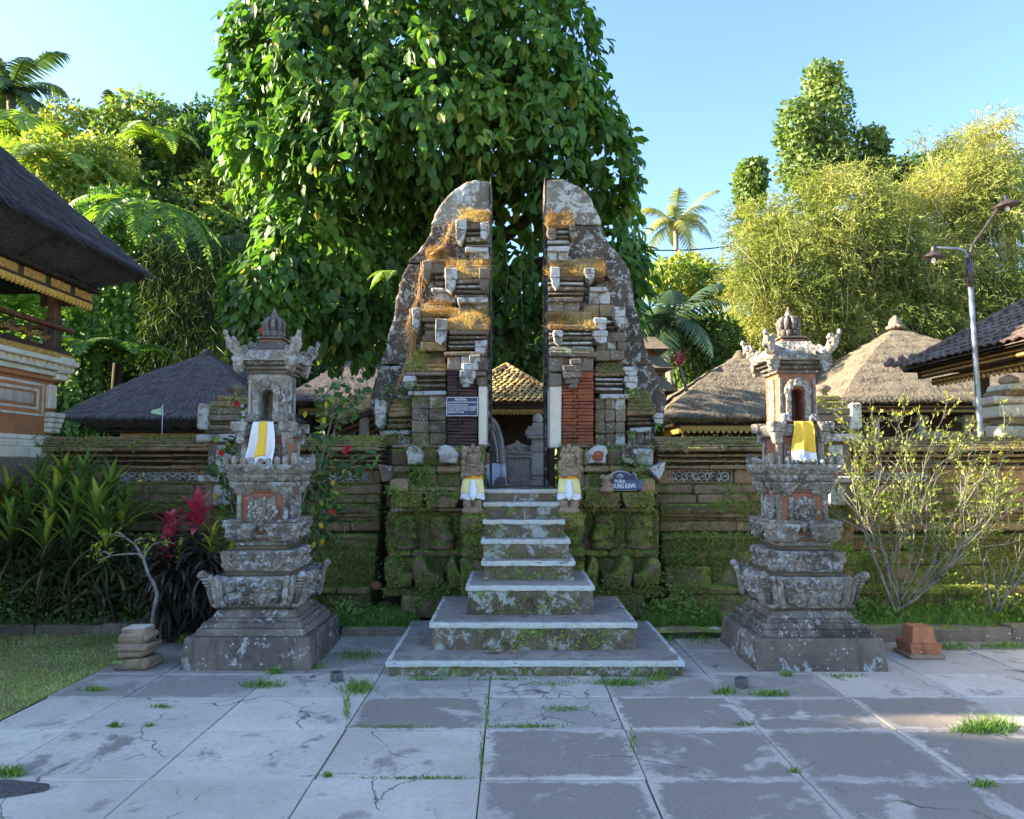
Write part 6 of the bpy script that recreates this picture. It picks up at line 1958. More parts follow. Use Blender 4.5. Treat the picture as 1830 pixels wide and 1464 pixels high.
for i in range(7):
    f = i / 6
    for j in range(4):
        g_ = j / 3
        p = Wp(291 - 19 * f, 725 + 9 * f + (18 - 15 * f * .5) * g_ - 6 * f * g_, D)
        vs.append((p.x, p.y + .03 * math.sin(4 * f + g_), p.z))
for i in range(6):
    for j in range(3):
        k = i * 4 + j; fs.append((k, k + 4, k + 5, k + 1))
b.add(vs, fs, True); b.build('flag_cloth', M['flag'], t)

# ---------------------------------------------------------------- small things on the court
t = thing('garden_stone_post', (-3.01, 6.2, 0), 'squat rough stacked stone post on the lawn corner, left', 'stone post')
x, y = -3.01, 6.22
for (w, za, zb) in ((.145, 0, .09), (.115, .09, .145), (.135, .145, .20), (.10, .20, .222), (.115, .222, .285), (.10, .285, .31)):
    MB().box(x - w, x + w, y - w, y + w, za + .001, zb - .001, .02, .012).build('stone_tier', M['post'], t)
MB().box(x - .085, x + .085, y - .085, y + .085, .311, .322, .004, .002).build('slate_top', M['kerbpale'], t)
t = thing('red_stone_lantern_base', (3.46, 6.5, 0), 'small reddish stone lantern stub on the paving near the right kerb', 'stone post')
x, y = 3.47, 6.6
MB().box(x - .15, x + .15, y - .15, y + .15, 0.0, .035, .01, .005).build('foot', M['post'], t)
MB().frus((x - .12, x + .12, y - .12, y + .12), (x - .135, x + .135, y - .135, y + .135), .036, .12).build('base', M['lamppost_red'], t)
MB().frus((x - .10, x + .10, y - .10, y + .10), (x - .082, x + .082, y - .082, y + .082), .121, .255).build('stub', M['lamppost_red'], t)
for (x, y, lb) in ((-1.32, 5.84, 'short grey pipe stub in the paving left of the stairs'), (1.68, 5.68, 'short grey pipe stub in the paving right of the stairs')):
    b = MB(); n = 20; vs = []
    for (r, z_) in ((.048, 0), (.048, .062), (.040, .062), (.040, .01)):
        for i in range(n): vs.append((x + r * math.cos(2 * math.pi * i / n), y + r * math.sin(2 * math.pi * i / n), z_))
    b.add(vs, [(k * n + i, k * n + (i + 1) % n, (k + 1) * n + (i + 1) % n, (k + 1) * n + i) for k in range(3) for i in range(n)] + [tuple(range(3 * n, 4 * n))])
    tag(b.build('pipe_stub', M['pipe'], None), lb, 'pipe')
p = Wp(672, 1054, 7.92)
tag(MB().lathe([(.02, p.z), (.05, p.z + .005), (.062, p.z + .035), (.058, p.z + .06), (.035, p.z + .078), (.038, p.z + .088), (.0, p.z + .085)], p.x, p.y, 14).build('clay_pot', M['terracotta'], None), 'small round terracotta pot on the mossy left ledge', 'pot')
# dried offering and fallen leaves on the lowest step
k = 0
for (px_, py_, zz) in ((872, 1151, .116), (884, 1153, .116), (890, 1150, .116), (912, 1152, .116), (920, 1150, .116), (711, 1131, .0), (650, 1061, .47)):
    D = {0: 6.2}.get(0) if zz > .1 and zz < .2 else (6.9 if zz == 0 else 7.9)
    p = Wp(px_, py_, D)
    a = rnd.uniform(0, 6.28); L = .05
    b = MB()
    pz = zz + .006 if zz < .2 else p.z + .01
    d1 = Vector((math.cos(a), math.sin(a), 0)) * L; d2 = Vector((-math.sin(a), math.cos(a), 0)) * L * .4
    c = Vector((p.x, D, pz))
    b.add([c - d1, c + d2 + Vector((0, 0, .012)), c + d1 + Vector((0, 0, .01)), c - d2 + Vector((0, 0, .012)), c + Vector((0, 0, .002))], [(0, 3, 4), (3, 2, 4), (2, 1, 4), (1, 0, 4)])
    o = b.build('fallen_leaf', M['deadleaf'], None)
    tag(o, ['leftmost dry leaf of the scatter on the lowest stair tread', 'dry leaf second from left on the lowest stair tread', 'middle dry leaf on the lowest stair tread', 'dry leaf second from right on the lowest stair tread', 'rightmost dry leaf on the lowest stair tread'][[872, 884, 890, 912, 920].index(px_)] if zz == .116 else ('dry brown leaf on the paving by the left kerb' if zz == 0 else 'dry leaf on the mossy ledge behind the left shrine'), 'leaf', 'fallen leaves')

# ---------------------------------------------------------------- seated person beyond the gate
D = 11.4; s = mpp(D)
px0 = Wp(876, 873, D)
t = thing('person', (px0.x, D, .95), 'person in a pale blue shirt seated beyond the gate, half hidden', 'person')
def skin_body(name, verts, edges, rads, mat, parent, sub=2, root=0):
    off = wloc(parent)
    me = bpy.data.meshes.new(name)
    me.from_pydata([tuple(Vector(v) - off) for v in verts], edges, [])
    o = link(name, me, parent)
    me.materials.append(mat)
    m = o.modifiers.new('skin', 'SKIN'); m.use_smooth_shade = True
    for i, r in enumerate(rads):
        rr = r if hasattr(r, '__len__') else (r, r)
        me.skin_vertices[0].data[i].radius = rr
    me.skin_vertices[0].data[root].use_root = True
    sd = o.modifiers.new('sub', 'SUBSURF'); sd.levels = sub; sd.render_levels = sub
    return o
X, Y, Zb = px0.x + .02, D, .95 + .17
body_v = [(X, Y, Zb + .08), (X - .01, Y + .01, Zb + .26), (X - .03, Y + .02, Zb + .44), (X - .05, Y + .01, Zb + .53), (X - .07, Y - .02, Zb + .60), (X - .08, Y - .03, Zb + .72),
          (X + .145, Y + .02, Zb + .475), (X + .19, Y - .01, Zb + .24), (X + .25, Y - .20, Zb + .06), (X + .26, Y - .27, Zb + .03),
          (X - .20, Y + .02, Zb + .47), (X - .25, Y - .02, Zb + .23), (X - .16, Y - .22, Zb + .12),
          (X + .10, Y, Zb + .05), (X + .14, Y - .34, Zb + .30), (X + .13, Y - .52, Zb + .0), (X + .13, Y - .66, Zb - .04),
          (X - .10, Y, Zb + .05), (X - .12, Y - .34, Zb + .30), (X - .12, Y - .52, Zb + .0), (X - .12, Y - .66, Zb - .04)]
body_e = [(0, 1), (1, 2), (2, 3), (3, 4), (4, 5), (2, 6), (6, 7), (7, 8), (8, 9), (2, 10), (10, 11), (11, 12), (0, 13), (13, 14), (14, 15), (15, 16), (0, 17), (17, 18), (18, 19), (19, 20)]
body_r = [(.14, .11), (.13, .10), (.13, .10), (.06, .06), (.055, .055), (.085, .10), .055, .043, .033, .03, .055, .043, .033, .09, .07, .05, .04, .09, .07, .05, .04]
skin_body('body', body_v, body_e, body_r, M['skin'], t)
shirt_v = body_v[:4] + [body_v[6], tuple(Vector(body_v[6]).lerp(Vector(body_v[7]), .72)), body_v[10], tuple(Vector(body_v[10]).lerp(Vector(body_v[11]), .72))]
skin_body('shirt', shirt_v, [(0, 1), (1, 2), (2, 3), (2, 4), (4, 5), (2, 6), (6, 7)], [(.165, .13), (.155, .125), (.155, .12), (.06, .06), .072, .062, .072, .062], M['shirt'], t)
tr_v = [body_v[0], body_v[13], body_v[14], body_v[15], body_v[17], body_v[18], body_v[19]]
skin_body('trousers', tr_v, [(0, 1), (1, 2), (2, 3), (0, 4), (4, 5), (5, 6)], [(.16, .13), .105, .085, .065, .105, .085, .065], M['shorts'], t)
lumps('hair', [((X - .08, Y - .01, Zb + .755), (.095, .105, .085)), ((X - .08, Y + .04, Zb + .70), (.085, .07, .08))], M['hair'], t, .015, .004, .02)
MB().box(X - .5, X + .35, Y - .80, Y + .35, .95, Zb - .03, .02, .01).build('stone_step', M['innergrey'], None)
bo = bpy.data.objects['stone_step']; tag(bo, 'low grey stone step the seated person rests on', 'step')
# ================================================================ terrain and vegetation
HXx = [-40, -25, -14, -9, -4, 0, 5, 10, 20, 45]; HXh = [14, 13.0, 12.6, 12.6, 10.5, 6.2, 6.4, 6.6, 8.0, 9]
HYy = [-60, -1, 2.2, 6.8, 7.2, 7.9, 8.5, 10.8, 11.4, 14.2, 16, 18.5, 24, 30]; HYh = [2, 2, 18.8, 18.8, 17.9, 17.9, 17.4, 17.4, 18.2, 18.3, 17.0, 11, 3, 0]  # added left flank profile, shaped for the shade line and sun patch
def hill(x, y):
    x = np.asarray(x, float); y = np.asarray(y, float)
    hb = hsmooth(15.5, 27, y) * np.interp(x, HXx, HXh)
    hl = hsmooth(-17, -38, x) * np.interp(y, HYy, HYh)  # unseen flank added to block the low sun
    return np.maximum(hb, hl)
def fbm(x, y, s):
    return np.array([mnoise.noise(Vector((a * s, b * s, 1.7))) for a, b in zip(np.ravel(x), np.ravel(y))]).reshape(np.shape(x))
gx = np.arange(-46, 46.1, .8); gy = np.arange(-30, 48.1, .8)
GX, GY = np.meshgrid(gx, gy)
GZ = hill(GX, GY)
GZ = GZ + fbm(GX, GY, .45) * .5 * np.clip(GZ, 0, 1) - np.where(GZ < .02, .14, 0)
idx = np.arange(GX.size).reshape(GX.shape)
F = np.stack([idx[:-1, :-1], idx[:-1, 1:], idx[1:, 1:], idx[1:, :-1]], -1).reshape(-1, 4)
keep = (GZ.ravel()[F] > 0).any(1)
struct(np_mesh('hillside', np.stack([GX, GY, GZ], -1).reshape(-1, 3), F[keep], M['hill'], None, None, True))

def rdir(n):
    v = R.normal(size=(n, 3)); return unit(v)
def in_view(P, pad=150):
    px = CXP + P[:, 0] / np.maximum(P[:, 1], .1) * FPX
    return (P[:, 1] > 1) & (px > -pad) & (px < 1830 + pad)

# ---- hill vegetation: leafy clumps over the slope
def clumps(cent, rad, per, L, tint0, droop=.35, flat=.8):
    n = len(cent)
    P = np.repeat(cent, per, 0); rr = np.repeat(rad, per)
    d = rdir(n * per); d[:, 2] = np.abs(d[:, 2]) * 1.0 - .25
    d = unit(d)
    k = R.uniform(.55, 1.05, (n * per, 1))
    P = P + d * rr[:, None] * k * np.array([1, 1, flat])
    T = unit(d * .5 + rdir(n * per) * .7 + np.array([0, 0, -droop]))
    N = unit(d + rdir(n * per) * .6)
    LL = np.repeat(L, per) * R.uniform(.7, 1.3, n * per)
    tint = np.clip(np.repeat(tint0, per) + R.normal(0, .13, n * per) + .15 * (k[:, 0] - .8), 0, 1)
    return P, T, N, LL, tint
xs = R.uniform(-25, 2, 4200); ys = R.uniform(15.0, 28.5, 4200)
m_ = in_view(np.stack([xs, ys, xs], -1), 250) & (hill(xs, ys) > .3)
xs, ys = xs[m_], ys[m_]
cz = hill(xs, ys)
tone = .42 + .9 * fbm(xs, ys, .35) + .18 * hsmooth(6, 12, cz)
rad = R.uniform(.35, .95, len(xs))
cent = np.stack([xs, ys, cz + .1], -1)
A = clumps(cent, rad, 46, R.uniform(.13, .30, len(xs)), np.clip(tone, .05, .95))
leaf_mesh('hillside_foliage', A[0], A[1], A[2], A[3], A[3] * .55, A[4], T_DIA, M['hillleaf'], None, 'stuff', (-8, 22, 6))
bpy.data.objects['hillside_foliage']['label'] = 'dense tropical foliage covering the steep left hillside'
xs = R.uniform(1, 26, 2600); ys = R.uniform(16, 27.5, 2600)
cz = hill(xs, ys); m_ = cz > .4
cent = np.stack([xs, ys, cz + .1], -1)[m_]
A = clumps(cent, R.uniform(.35, .9, len(cent)), 36, R.uniform(.14, .32, len(cent)), np.clip(.5 + .8 * fbm(cent[:, 0], cent[:, 1], .4), .1, 1))
o = leaf_mesh('hillside_foliage', A[0], A[1], A[2], A[3], A[3] * .5, A[4], T_DIA, M['hillleaf'], None, 'stuff', (12, 22, 4))
o['label'] = 'green undergrowth on the slope behind the right pavilions'
# thicket on the added out-of-view flank, put there to shade the court
xs = R.uniform(-44, -24, 1100); ys = R.uniform(1, 20, 1100)
cz = hill(xs, ys); m_ = (cz > 2) & ~((ys > 6.0) & (ys < 8.8))  # gap over the notch lets the sun patch through
cent = np.stack([xs, ys, cz + .15], -1)[m_]
A = clumps(cent, R.uniform(.7, 1.5, len(cent)), 40, R.uniform(.4, .65, len(cent)), np.full(len(cent), .5))
o = leaf_mesh('hillside_foliage', A[0], A[1], A[2], A[3], A[3] * .6, A[4], T_DIA, M['hillleaf'], None, 'stuff', (-14, 2, 8))
o['label'] = 'added leafy thicket out of view to the left, shading the court'

# ---- generic envelope foliage
def ell_from_px(px_, py_, rx, ry, D, rd):
    c = Wp(px_, py_, D); s = mpp(D)
    return (np.array(c), np.array([rx * s, rd, ry * s]))
def shell(ells, n, front=.7, rmin=.86, rmax=1.04, rej=.84):
    """points on the visible skin of a union of ellipsoids, with outward normals"""
    w = np.array([e[1][0] * e[1][2] + e[1][1] * (e[1][0] + e[1][2]) for e in ells]); w = w / w.sum()
    k = R.choice(len(ells), size=n, p=w)
    c = np.stack([e[0] for e in ells])[k]; r = np.stack([e[1] for e in ells])[k]
    d = rdir(n)
    flip = (d[:, 1] > 0) & (R.random(n) < (front - .5) * 2)
    d[:, 1] = np.where(flip, -d[:, 1], d[:, 1])
    nz = np.array([mnoise.noise(Vector(a * 2.3 + b * .7)) for a, b in zip(d, c)])
    P = c + d * r * (R.uniform(rmin, rmax, (n, 1)) + .16 * nz[:, None])
    N = unit(d / r)
    ok = np.ones(n, bool)
    for i, e in enumerate(ells):
        q = (((P - e[0]) / (e[1] * rej)) ** 2).sum(1)
        ok &= (q > 1) | (k == i)
    return P[ok], N[ok]

# ---- the big creeper-clad tree behind the gate
IV = [(560, 70, 135, 125, 12.2, 1.3), (770, 60, 220, 160, 12.0, 1.5), (950, 90, 105, 150, 12.2, 1.3), (515, 262, 95, 62, 11.9, .9), (640, 200, 130, 120, 11.4, 1.0),
      (800, 205, 160, 105, 11.3, 1.0), (965, 215, 120, 100, 11.7, 1.0), (1062, 290, 55, 105, 12.1, .7), (1095, 415, 34, 110, 12.2, .5), (1060, 545, 60, 100, 12.4, .6),
      (545, 395, 66, 70, 12.2, .8), (490, 500, 66, 75, 11.9, .7), (600, 490, 105, 95, 12.4, .8), (650, 580, 52, 45, 12.0, .5), (720, 380, 140, 110, 13.2, .8),
      (920, 420, 95, 150, 12.9, .7), (905, 515, 50, 70, 12.7, .5), (750, -190, 300, 150, 12.4, 1.9), (425, 195, 30, 22, 11.8, .35), (470, 110, 50, 70, 12, .7)]
rl = random.Random(21)
for q in range(52):
    e = rl.choice(IV[:15])
    a = rl.uniform(0, 6.283); k = rl.uniform(.1, .62)
    IV.append((e[0] + k * e[2] * math.cos(a), e[1] + k * e[3] * math.sin(a), rl.uniform(26, 56), rl.uniform(34, 70), e[4] - e[5] * rl.uniform(.62, .98), rl.uniform(.3, .55)))
ells = [ell_from_px(*e) for e in IV]
base = Vector((-.9, 13.0, .9))
tree = thing('creeper_clad_tree', base, 'huge tree smothered in glossy green creeper leaves behind the split gate', 'tree')
P, N = shell(ells, 5600, .78)
n = len(P); per = 7
nn = np.array([mnoise.noise(Vector(p) * .9) for p in P])
sl = R.uniform(.22, .62, n)
AP = []; AT = []; AN = []; TT = []
for j in range(per):
    f = (j + .3) / per
    out = N * np.array([1, 1, .5])
    pos = P + out * (.16 * math.sin(f * 2.2) ) + np.array([0, 0, -1.0]) * (sl * f)[:, None] + R.normal(0, .045, (n, 3))
    AP.append(pos)
    AT.append(unit(np.array([0, 0, -.85]) + out * .45 + R.normal(0, .38, (n, 3))))
    AN.append(unit(out + np.array([0, 0, .45]) + R.normal(0, .42, (n, 3))))
    TT.append(np.clip(.40 + .55 * nn + R.normal(0, .17, n), 0, .97))
AP, AT, AN, TT = map(np.concatenate, (AP, AT, AN, TT))
TT = np.where(R.random(len(TT)) < .012, 1.0, TT)
AL = R.uniform(.12, .27, len(AP)); AW = AL * R.uniform(.48, .62, len(AP))
pxx = CXP + AP[:, 0] / AP[:, 1] * FPX
pyy = CYP + 0 * pxx
zz = AP[:, 2]
fr = np.where((zz > 3.4) & (zz < 8.6) & (pxx > 380) & (pxx < 1160), AP[:, 1], 99)
first = np.argsort(fr)[:300]
mask = np.ones(len(AP), bool); mask[first] = False
leaf_objects('leaf', AP[first], AT[first], AN[first], AL[first] * 1.05, AW[first] * 1.05, T_OVAL, 'oval', M['ivyo'], tree)
leaf_mesh('foliage', AP[mask], AT[mask], AN[mask], AL[mask], AW[mask], TT[mask], T_OVAL, M['ivy'], tree)
P, N = shell([(e[0], e[1] * .74) for e in ells[:20]], 5200, .6, rej=.6)
leaf_mesh('inner_foliage', P, unit(N * .3 + rdir(len(P)) + np.array([0, 0, -.5])), unit(N + rdir(len(P)) * .6), R.uniform(.2, .34, len(P)), R.uniform(.12, .2, len(P)), R.uniform(.1, .6, len(P)), T_DIA, M['ivy'], tree)
b = MB()
b.tube([base, base + Vector((-.1, 0, 2.5)), base + Vector((.1, 0, 5)), base + Vector((0, 0, 8.5))], [.5, .42, .38, .25], 12)
tr = b.build('trunk', M['barkdark'], tree)
for e in ells[:20]:
    c = Vector(e[0]); s0 = base + Vector((0, 0, max(1.5, c.z * .62)))
    mid = s0.lerp(c, .55) + Vector((rnd.uniform(-.3, .3), 0, .2))
    MB().tube([s0, mid, c], [.15, .09, .04], 7).build('limb', M['barkdark'], tree)
b = MB()
for i in range(46):
    p = Wp(rnd.choice([rnd.uniform(570, 660), rnd.uniform(880, 970), rnd.uniform(780, 860), rnd.uniform(1060, 1120)]), rnd.uniform(180, 480), rnd.uniform(11.8, 13))
    L = rnd.uniform(.5, 1.8)
    b.tube([p, p + Vector((rnd.uniform(-.08, .08), 0, -L * .5)), p + Vector((rnd.uniform(-.1, .1), 0, -L))], [.008, .007, .004], 4)
b.build('aerial_roots', M['bark'], tree)['kind'] = 'stuff'

# ---- fronds
def frond(name, parent, base, az, L, rise, droop, w, mat, n=30, tint=.5, leafw=.028, hang=.25, tpl=T_DIA, fold=0.0):
    f = np.linspace(0, 1, n)
    d = np.array([math.cos(az), math.sin(az)])
    hx = L * (f - .18 * droop * f ** 2); hz = L * (rise * f - droop * f ** 2)
    S = np.stack([base[0] + d[0] * hx, base[1] + d[1] * hx, base[2] + hz], -1)
    tan = unit(np.gradient(S, axis=0))
    side = np.array([-d[1], d[0], 0])
    prof = np.sin(np.pi * np.clip(.12 + .86 * f, 0, 1)) ** .8
    P = []; T = []; N = []; LL = []
    for sg in (-1, 1):
        P.append(S); T.append(unit(side * sg + tan * .55 + np.array([0, 0, -hang]) + R.normal(0, .06, S.shape)))
        N.append(unit(np.cross(tan, side * 1.0) * -1 + np.array([0, 0, .3]))); LL.append(w * prof * R.uniform(.88, 1.1, n))
    P = np.concatenate(P); T = np.concatenate(T); N = np.concatenate(N); LL = np.concatenate(LL)
    N = np.where(N[:, 2:3] < 0, -N, N)
    V, Fc, tt = leaf_arrays(P, T, N, LL, np.full(len(P), leafw), np.clip(tint + R.normal(0, .12, len(P)), 0, 1), tpl)
    # midrib as a thin strip
    k = len(V); r = .012 * L
    up = np.array([0, 0, 1.0])
    V2 = np.concatenate([S + side * r * (1 - f[:, None] * .8), S - side * r * (1 - f[:, None] * .8)])
    a = np.arange(n - 1)
    F2 = np.concatenate([np.stack([k + a, k + a + 1, k + n + a], -1), np.stack([k + a + 1, k + n + a + 1, k + n + a], -1)])
    return np_mesh(name, np.concatenate([V, V2]), np.concatenate([Fc, F2]), mat, parent, np.concatenate([tt, np.full(2 * n, .7)]))

def tree_fern(px_, py_, D, L, nf, label, tint=.55, azs=None, trunk=True, mat='fern', rise=.55, droop=.75, wf=.24):
    p = Wp(px_, py_, D)
    g0 = float(max(hill(p.x, p.y), .95)) if D > 9.4 else .1
    t = thing('tree_fern', (p.x, p.y, min(g0, p.z - .1)), label, 'fern', 'ferns on the hillside')
    if trunk: MB().tube([(p.x, p.y, g0 - .1), (p.x + .05, p.y, (g0 + p.z) / 2), p], [.09, .07, .06], 7).build('trunk', M['barkdark'], t)
    for i in range(nf):
        az = (azs[i] if azs else 2 * math.pi * i / nf + rnd.uniform(-.25, .25))
        frond('frond', t, p, az, L * rnd.uniform(.85, 1.1), rise * rnd.uniform(.8, 1.2), droop * rnd.uniform(.85, 1.15), L * wf, M[mat], 34, tint, L * .034)
    return t
tree_fern(262, 385, 15.6, 2.0, 7, 'large tree fern with long arching fronds above the left thatched roof', .6, [-.3, -1.2, .2, -2.2, -.7, 3.6, -1.7], droop=1.05, trunk=False)
tree_fern(30, 550, 12.0, 1.2, 8, 'fern spreading behind the railing of the left raised pavilion', .55, droop=.5, trunk=False)
tree_fern(150, 620, 16.0, 1.25, 7, 'green fern below the creeper curtain, left', .45, droop=.7, trunk=False)
tree_fern(225, 628, 16.4, 1.25, 7, 'dark green fern just above the left thatched roof', .35, droop=.6, trunk=False)
tree_fern(95, 300, 20, 2.3, 8, 'sunlit tree fern above the left raised pavilion roof', .9, droop=.8)
tree_fern(40, 240, 22, 2.6, 8, 'sunlit tree fern on the upper left slope below the palm', .85, droop=.8)
tree_fern(275, 245, 23, 1.8, 7, 'tree fern high on the hill near its skyline', .75, droop=.9, trunk=False)
tree_fern(1700, 612, 14.2 + 4.4, 1.2, 8, 'bright tree fern between the lamp post and the bamboo', .9, droop=.7)
tree_fern(706, 492, 9.9, .42, 4, 'small fern sprouting from the left gate wing', .6, [3.4, 2.8, 4.0, 4.6], droop=.9, trunk=False)

def palm(px_, py_, D, L, nf, label, mat, tint, trunk_to=None, rise=.9, droop=1.0, leafw=.05, name='coconut_palm', wf=.28, group=None):
    p = Wp(px_, py_, D)
    g0 = float(max(hill(p.x, p.y), 0)) if trunk_to is None else trunk_to
    t = thing(name, (p.x, p.y, g0), label, 'palm', group)
    MB().tube([(p.x + .2, p.y, g0 - .1), (p.x + .15, p.y, (g0 + p.z) / 2), (p.x, p.y, p.z)], [.2 * L / 3 + .05, .14 * L / 3 + .04, .12 * L / 3 + .03], 8).build('trunk', M['bark'], t)
    for i in range(nf):
        k = i / nf
        frond('frond', t, (p.x, p.y, p.z), 2 * math.pi * (i * .382) + rnd.uniform(-.2, .2), L * rnd.uniform(.85, 1.1), rise * (1.5 - 1.5 * k) + .1, droop * rnd.uniform(.7, 1.1), L * wf, mat, 34, tint + rnd.uniform(-.15, .25), leafw, .55, T_BLADE)
    return t
palm(1207, 402, 50, 3.3, 17, 'tall coconut palm against the sky right of the gate', M['palm'], .7, leafw=.075, trunk_to=0)
palm(18, 165, 26, 2.4, 15, 'dark coconut palm at the top left corner', M['palmdark'], .5, leafw=.09)
palm(205, 215, 27, 1.5, 9, 'small palm on the hill skyline, left', M['palm'], .4, leafw=.06)
palm(1190, 585, 17.5, 1.75, 16, 'dark feathery palm between the gate and the right shrine', M['palmdark'], .5, leafw=.045, rise=.9, droop=1.05, name='feather_palm', wf=.36, trunk_to=.95)
palm(1730, 205 + 80, 23, 1.4, 9, 'palm top poking out of the bamboo plume, right', M['palm'], .8, leafw=.06, name='feather_palm')

# ---- hanging creeper curtain and bank grass, left
t = thing('hanging_creeper', tuple(Wp(165, 760, 16.3)), 'bright green creeper curtain hanging behind the left raised pavilion', 'creeper')
P = []
for (x0_, x1_, ya, yb, D) in ((128, 180, 500, 770, 16.3), (180, 240, 480, 640, 16.5), (95, 130, 500, 600, 16.1), (160, 200, 330, 520, 16.9), (120, 150, 640, 770, 16.2)):
    n = int((x1_ - x0_) * (yb - ya) / 9)
    xs = R.uniform(x0_, x1_, n); ys = R.uniform(ya, yb, n)
    col = np.sin(xs * .35) * .10 + .05 * np.sin(ys * .11 + xs)
    for x, y, c in zip(xs, ys, col): P.append(Wp(x, y, D + c + rnd.uniform(-.05, .05)))
P = np.array(P); n = len(P)
leaf_mesh('foliage', P, unit(np.array([0, -.3, -.8]) + R.normal(0, .4, (n, 3))), unit(np.array([.0, -1, .4]) + R.normal(0, .45, (n, 3))), R.uniform(.10, .18, n), R.uniform(.08, .14, n), np.clip(R.normal(.5, .22, n), 0, 1), T_DIA, M['vine'], t)
b = MB()
for i in range(24):
    p = Wp(rnd.uniform(100, 235), rnd.uniform(480, 520), rnd.uniform(16.4, 16.8))
    b.tube([p, p + Vector((rnd.uniform(-.1, .1), .06, -1)), p + Vector((rnd.uniform(-.1, .1), .06, -2.3))], .008, 4)
b.build('stems', M['barkdark'], t)
# rock bank behind it
b = MB(); nx, ny = 40, 16; vs = []; fs = []
for j in range(ny + 1):
    for i in range(nx + 1):
        q = Wp(60 + 400 * i / nx, 790 - 370 * j / ny, 16.7 + 2.2 * (j / ny) + .3 * i / nx)
        vs.append((q.x, q.y + .35 * mnoise.noise(q * 1.1), q.z))
for j in range(ny):
    for i in range(nx):
        k = j * (nx + 1) + i; fs.append((k, k + 1, k + nx + 2, k + nx + 1))
b.add(vs, fs, True); struct(b.build('bank', M['hill']))
n = 24000
fx = R.uniform(0, 1, n); fy = R.uniform(0, 1, n)
P = np.array([Wp(60 + 400 * a, 790 - 370 * c2, 16.6 + 2.2 * c2 + .3 * a) for a, c2 in zip(fx, fy)])
tone = np.array([mnoise.noise(Vector(p) * .8) for p in P])
gsel = fx > .48
T = unit(np.where(gsel[:, None], np.array([.12, -.45, -.75]), np.array([.05, -.45, -.35])) + R.normal(0, .24, (n, 3)))
o = leaf_mesh('bank_grass', P[gsel], T[gsel], unit(rdir(int(gsel.sum()))), R.uniform(.35, .95, int(gsel.sum())), R.uniform(.010, .018, int(gsel.sum())), np.clip(.30 + .6 * tone[gsel] + R.normal(0, .12, int(gsel.sum())), 0, 1), T_BLADE, M['grass'], None, 'stuff', (-6, 14, 3))
o['label'] = 'long drooping grass on the bank above the left thatched roof'
q = ~gsel; k = int(q.sum())
o = leaf_mesh('bank_foliage', P[q], unit(np.array([0, -.4, -.5]) + R.normal(0, .5, (k, 3))), unit(np.array([0, -1, .5]) + R.normal(0, .5, (k, 3))), R.uniform(.10, .22, k), R.uniform(.06, .12, k), np.clip(.35 + .5 * tone[q] + R.normal(0, .15, k), 0, 1), T_DIA, M['hillleaf'], None, 'stuff', (-8, 13, 3))
o['label'] = 'leafy dark bank behind the left raised pavilion'
# skyline shrubs on the left hill
def shrub_tree(lobes, label, mat, nleaf, L, tint, trunkmat, wr=.5, name='hill_tree', tpl=T_DIA, group='trees on the hills', asp=.5, tn=.25, g0=None, front=.6):
    ee = [ell_from_px(*l) for l in lobes]
    c0 = ee[0][0]
    g = float(max(hill(c0[0], c0[1]), 0)) if g0 is None else g0
    t = thing(name, (c0[0], c0[1], g), label, 'tree', group)
    P, N = shell(ee, nleaf, front, .55, 1.08, .6)
    n = len(P)
    nn = np.array([mnoise.noise(Vector(p) * 1.4) for p in P])
    leaf_mesh('crown', P, unit(N * .6 + rdir(n) * .8 + np.array([0, 0, -.45])), unit(N + rdir(n) * .7), R.uniform(.7, 1.3, n) * L, R.uniform(.7, 1.3, n) * L * asp, np.clip(tint + tn * 1.6 * nn + R.normal(0, .13, n), 0, 1), tpl, mat, t)
    top = Vector(c0)
    MB().tube([(c0[0], c0[1], g - .2), (c0[0] + .1, c0[1], (g + top.z) / 2), top], [.16, .12, .06], 7).build('trunk', trunkmat, t)
    for e in ee[1:]:
        c = Vector(e[0]); MB().tube([(c0[0], c0[1], max(g, (g + top.z) * .5)), c], [.07, .03], 5).build('limb', trunkmat, t)
    return t
shrub_tree([(255, 210, 70, 38, 25, 1.2), (300, 225, 40, 36, 25, 1), (215, 235, 45, 35, 24.6, 1)], 'rounded bushy tree on the left skyline with reddish new leaves', M['hillleaf'], 2600, .22, .65, M['barkdark'])
shrub_tree([(120, 225, 45, 45, 25, 1.0), (150, 240, 45, 40, 25, 1), (95, 250, 40, 36, 24.6, 1)], 'pale feathery tree on the left skyline beside the corner palm', M['hillleaf'], 2200, .20, .9, M['bark'])
shrub_tree([(375, 220, 45, 34, 25, 1.0), (345, 250, 40, 34, 24, 1)], 'dark green tree on the left skyline close to the creeper tree', M['hillleaf'], 1800, .22, .3, M['barkdark'])
shrub_tree([(185, 290, 60, 45, 21, 1.0), (130, 330, 50, 45, 20, 1), (90, 280, 40, 40, 20, .9)], 'sunlit yellow green bush mound on the left slope', M['hillleaf'], 3000, .20, .85, M['barkdark'])
shrub_tree([(215, 390, 60, 55, 17.2, .8), (170, 420, 50, 55, 16.8, .8)], 'fresh green bush above the left raised pavilion eave', M['vine'], 2600, .16, .45, M['barkdark'])
shrub_tree([(935, 620, 42, 60, 19, .8), (905, 640, 40, 50, 19, .8), (960, 590, 30, 50, 19.3, .6)], 'dark leafy shrub seen above the pavilion in the gate gap', M['hillleaf'], 3000, .2, .35, M['barkdark'], g0=.95)

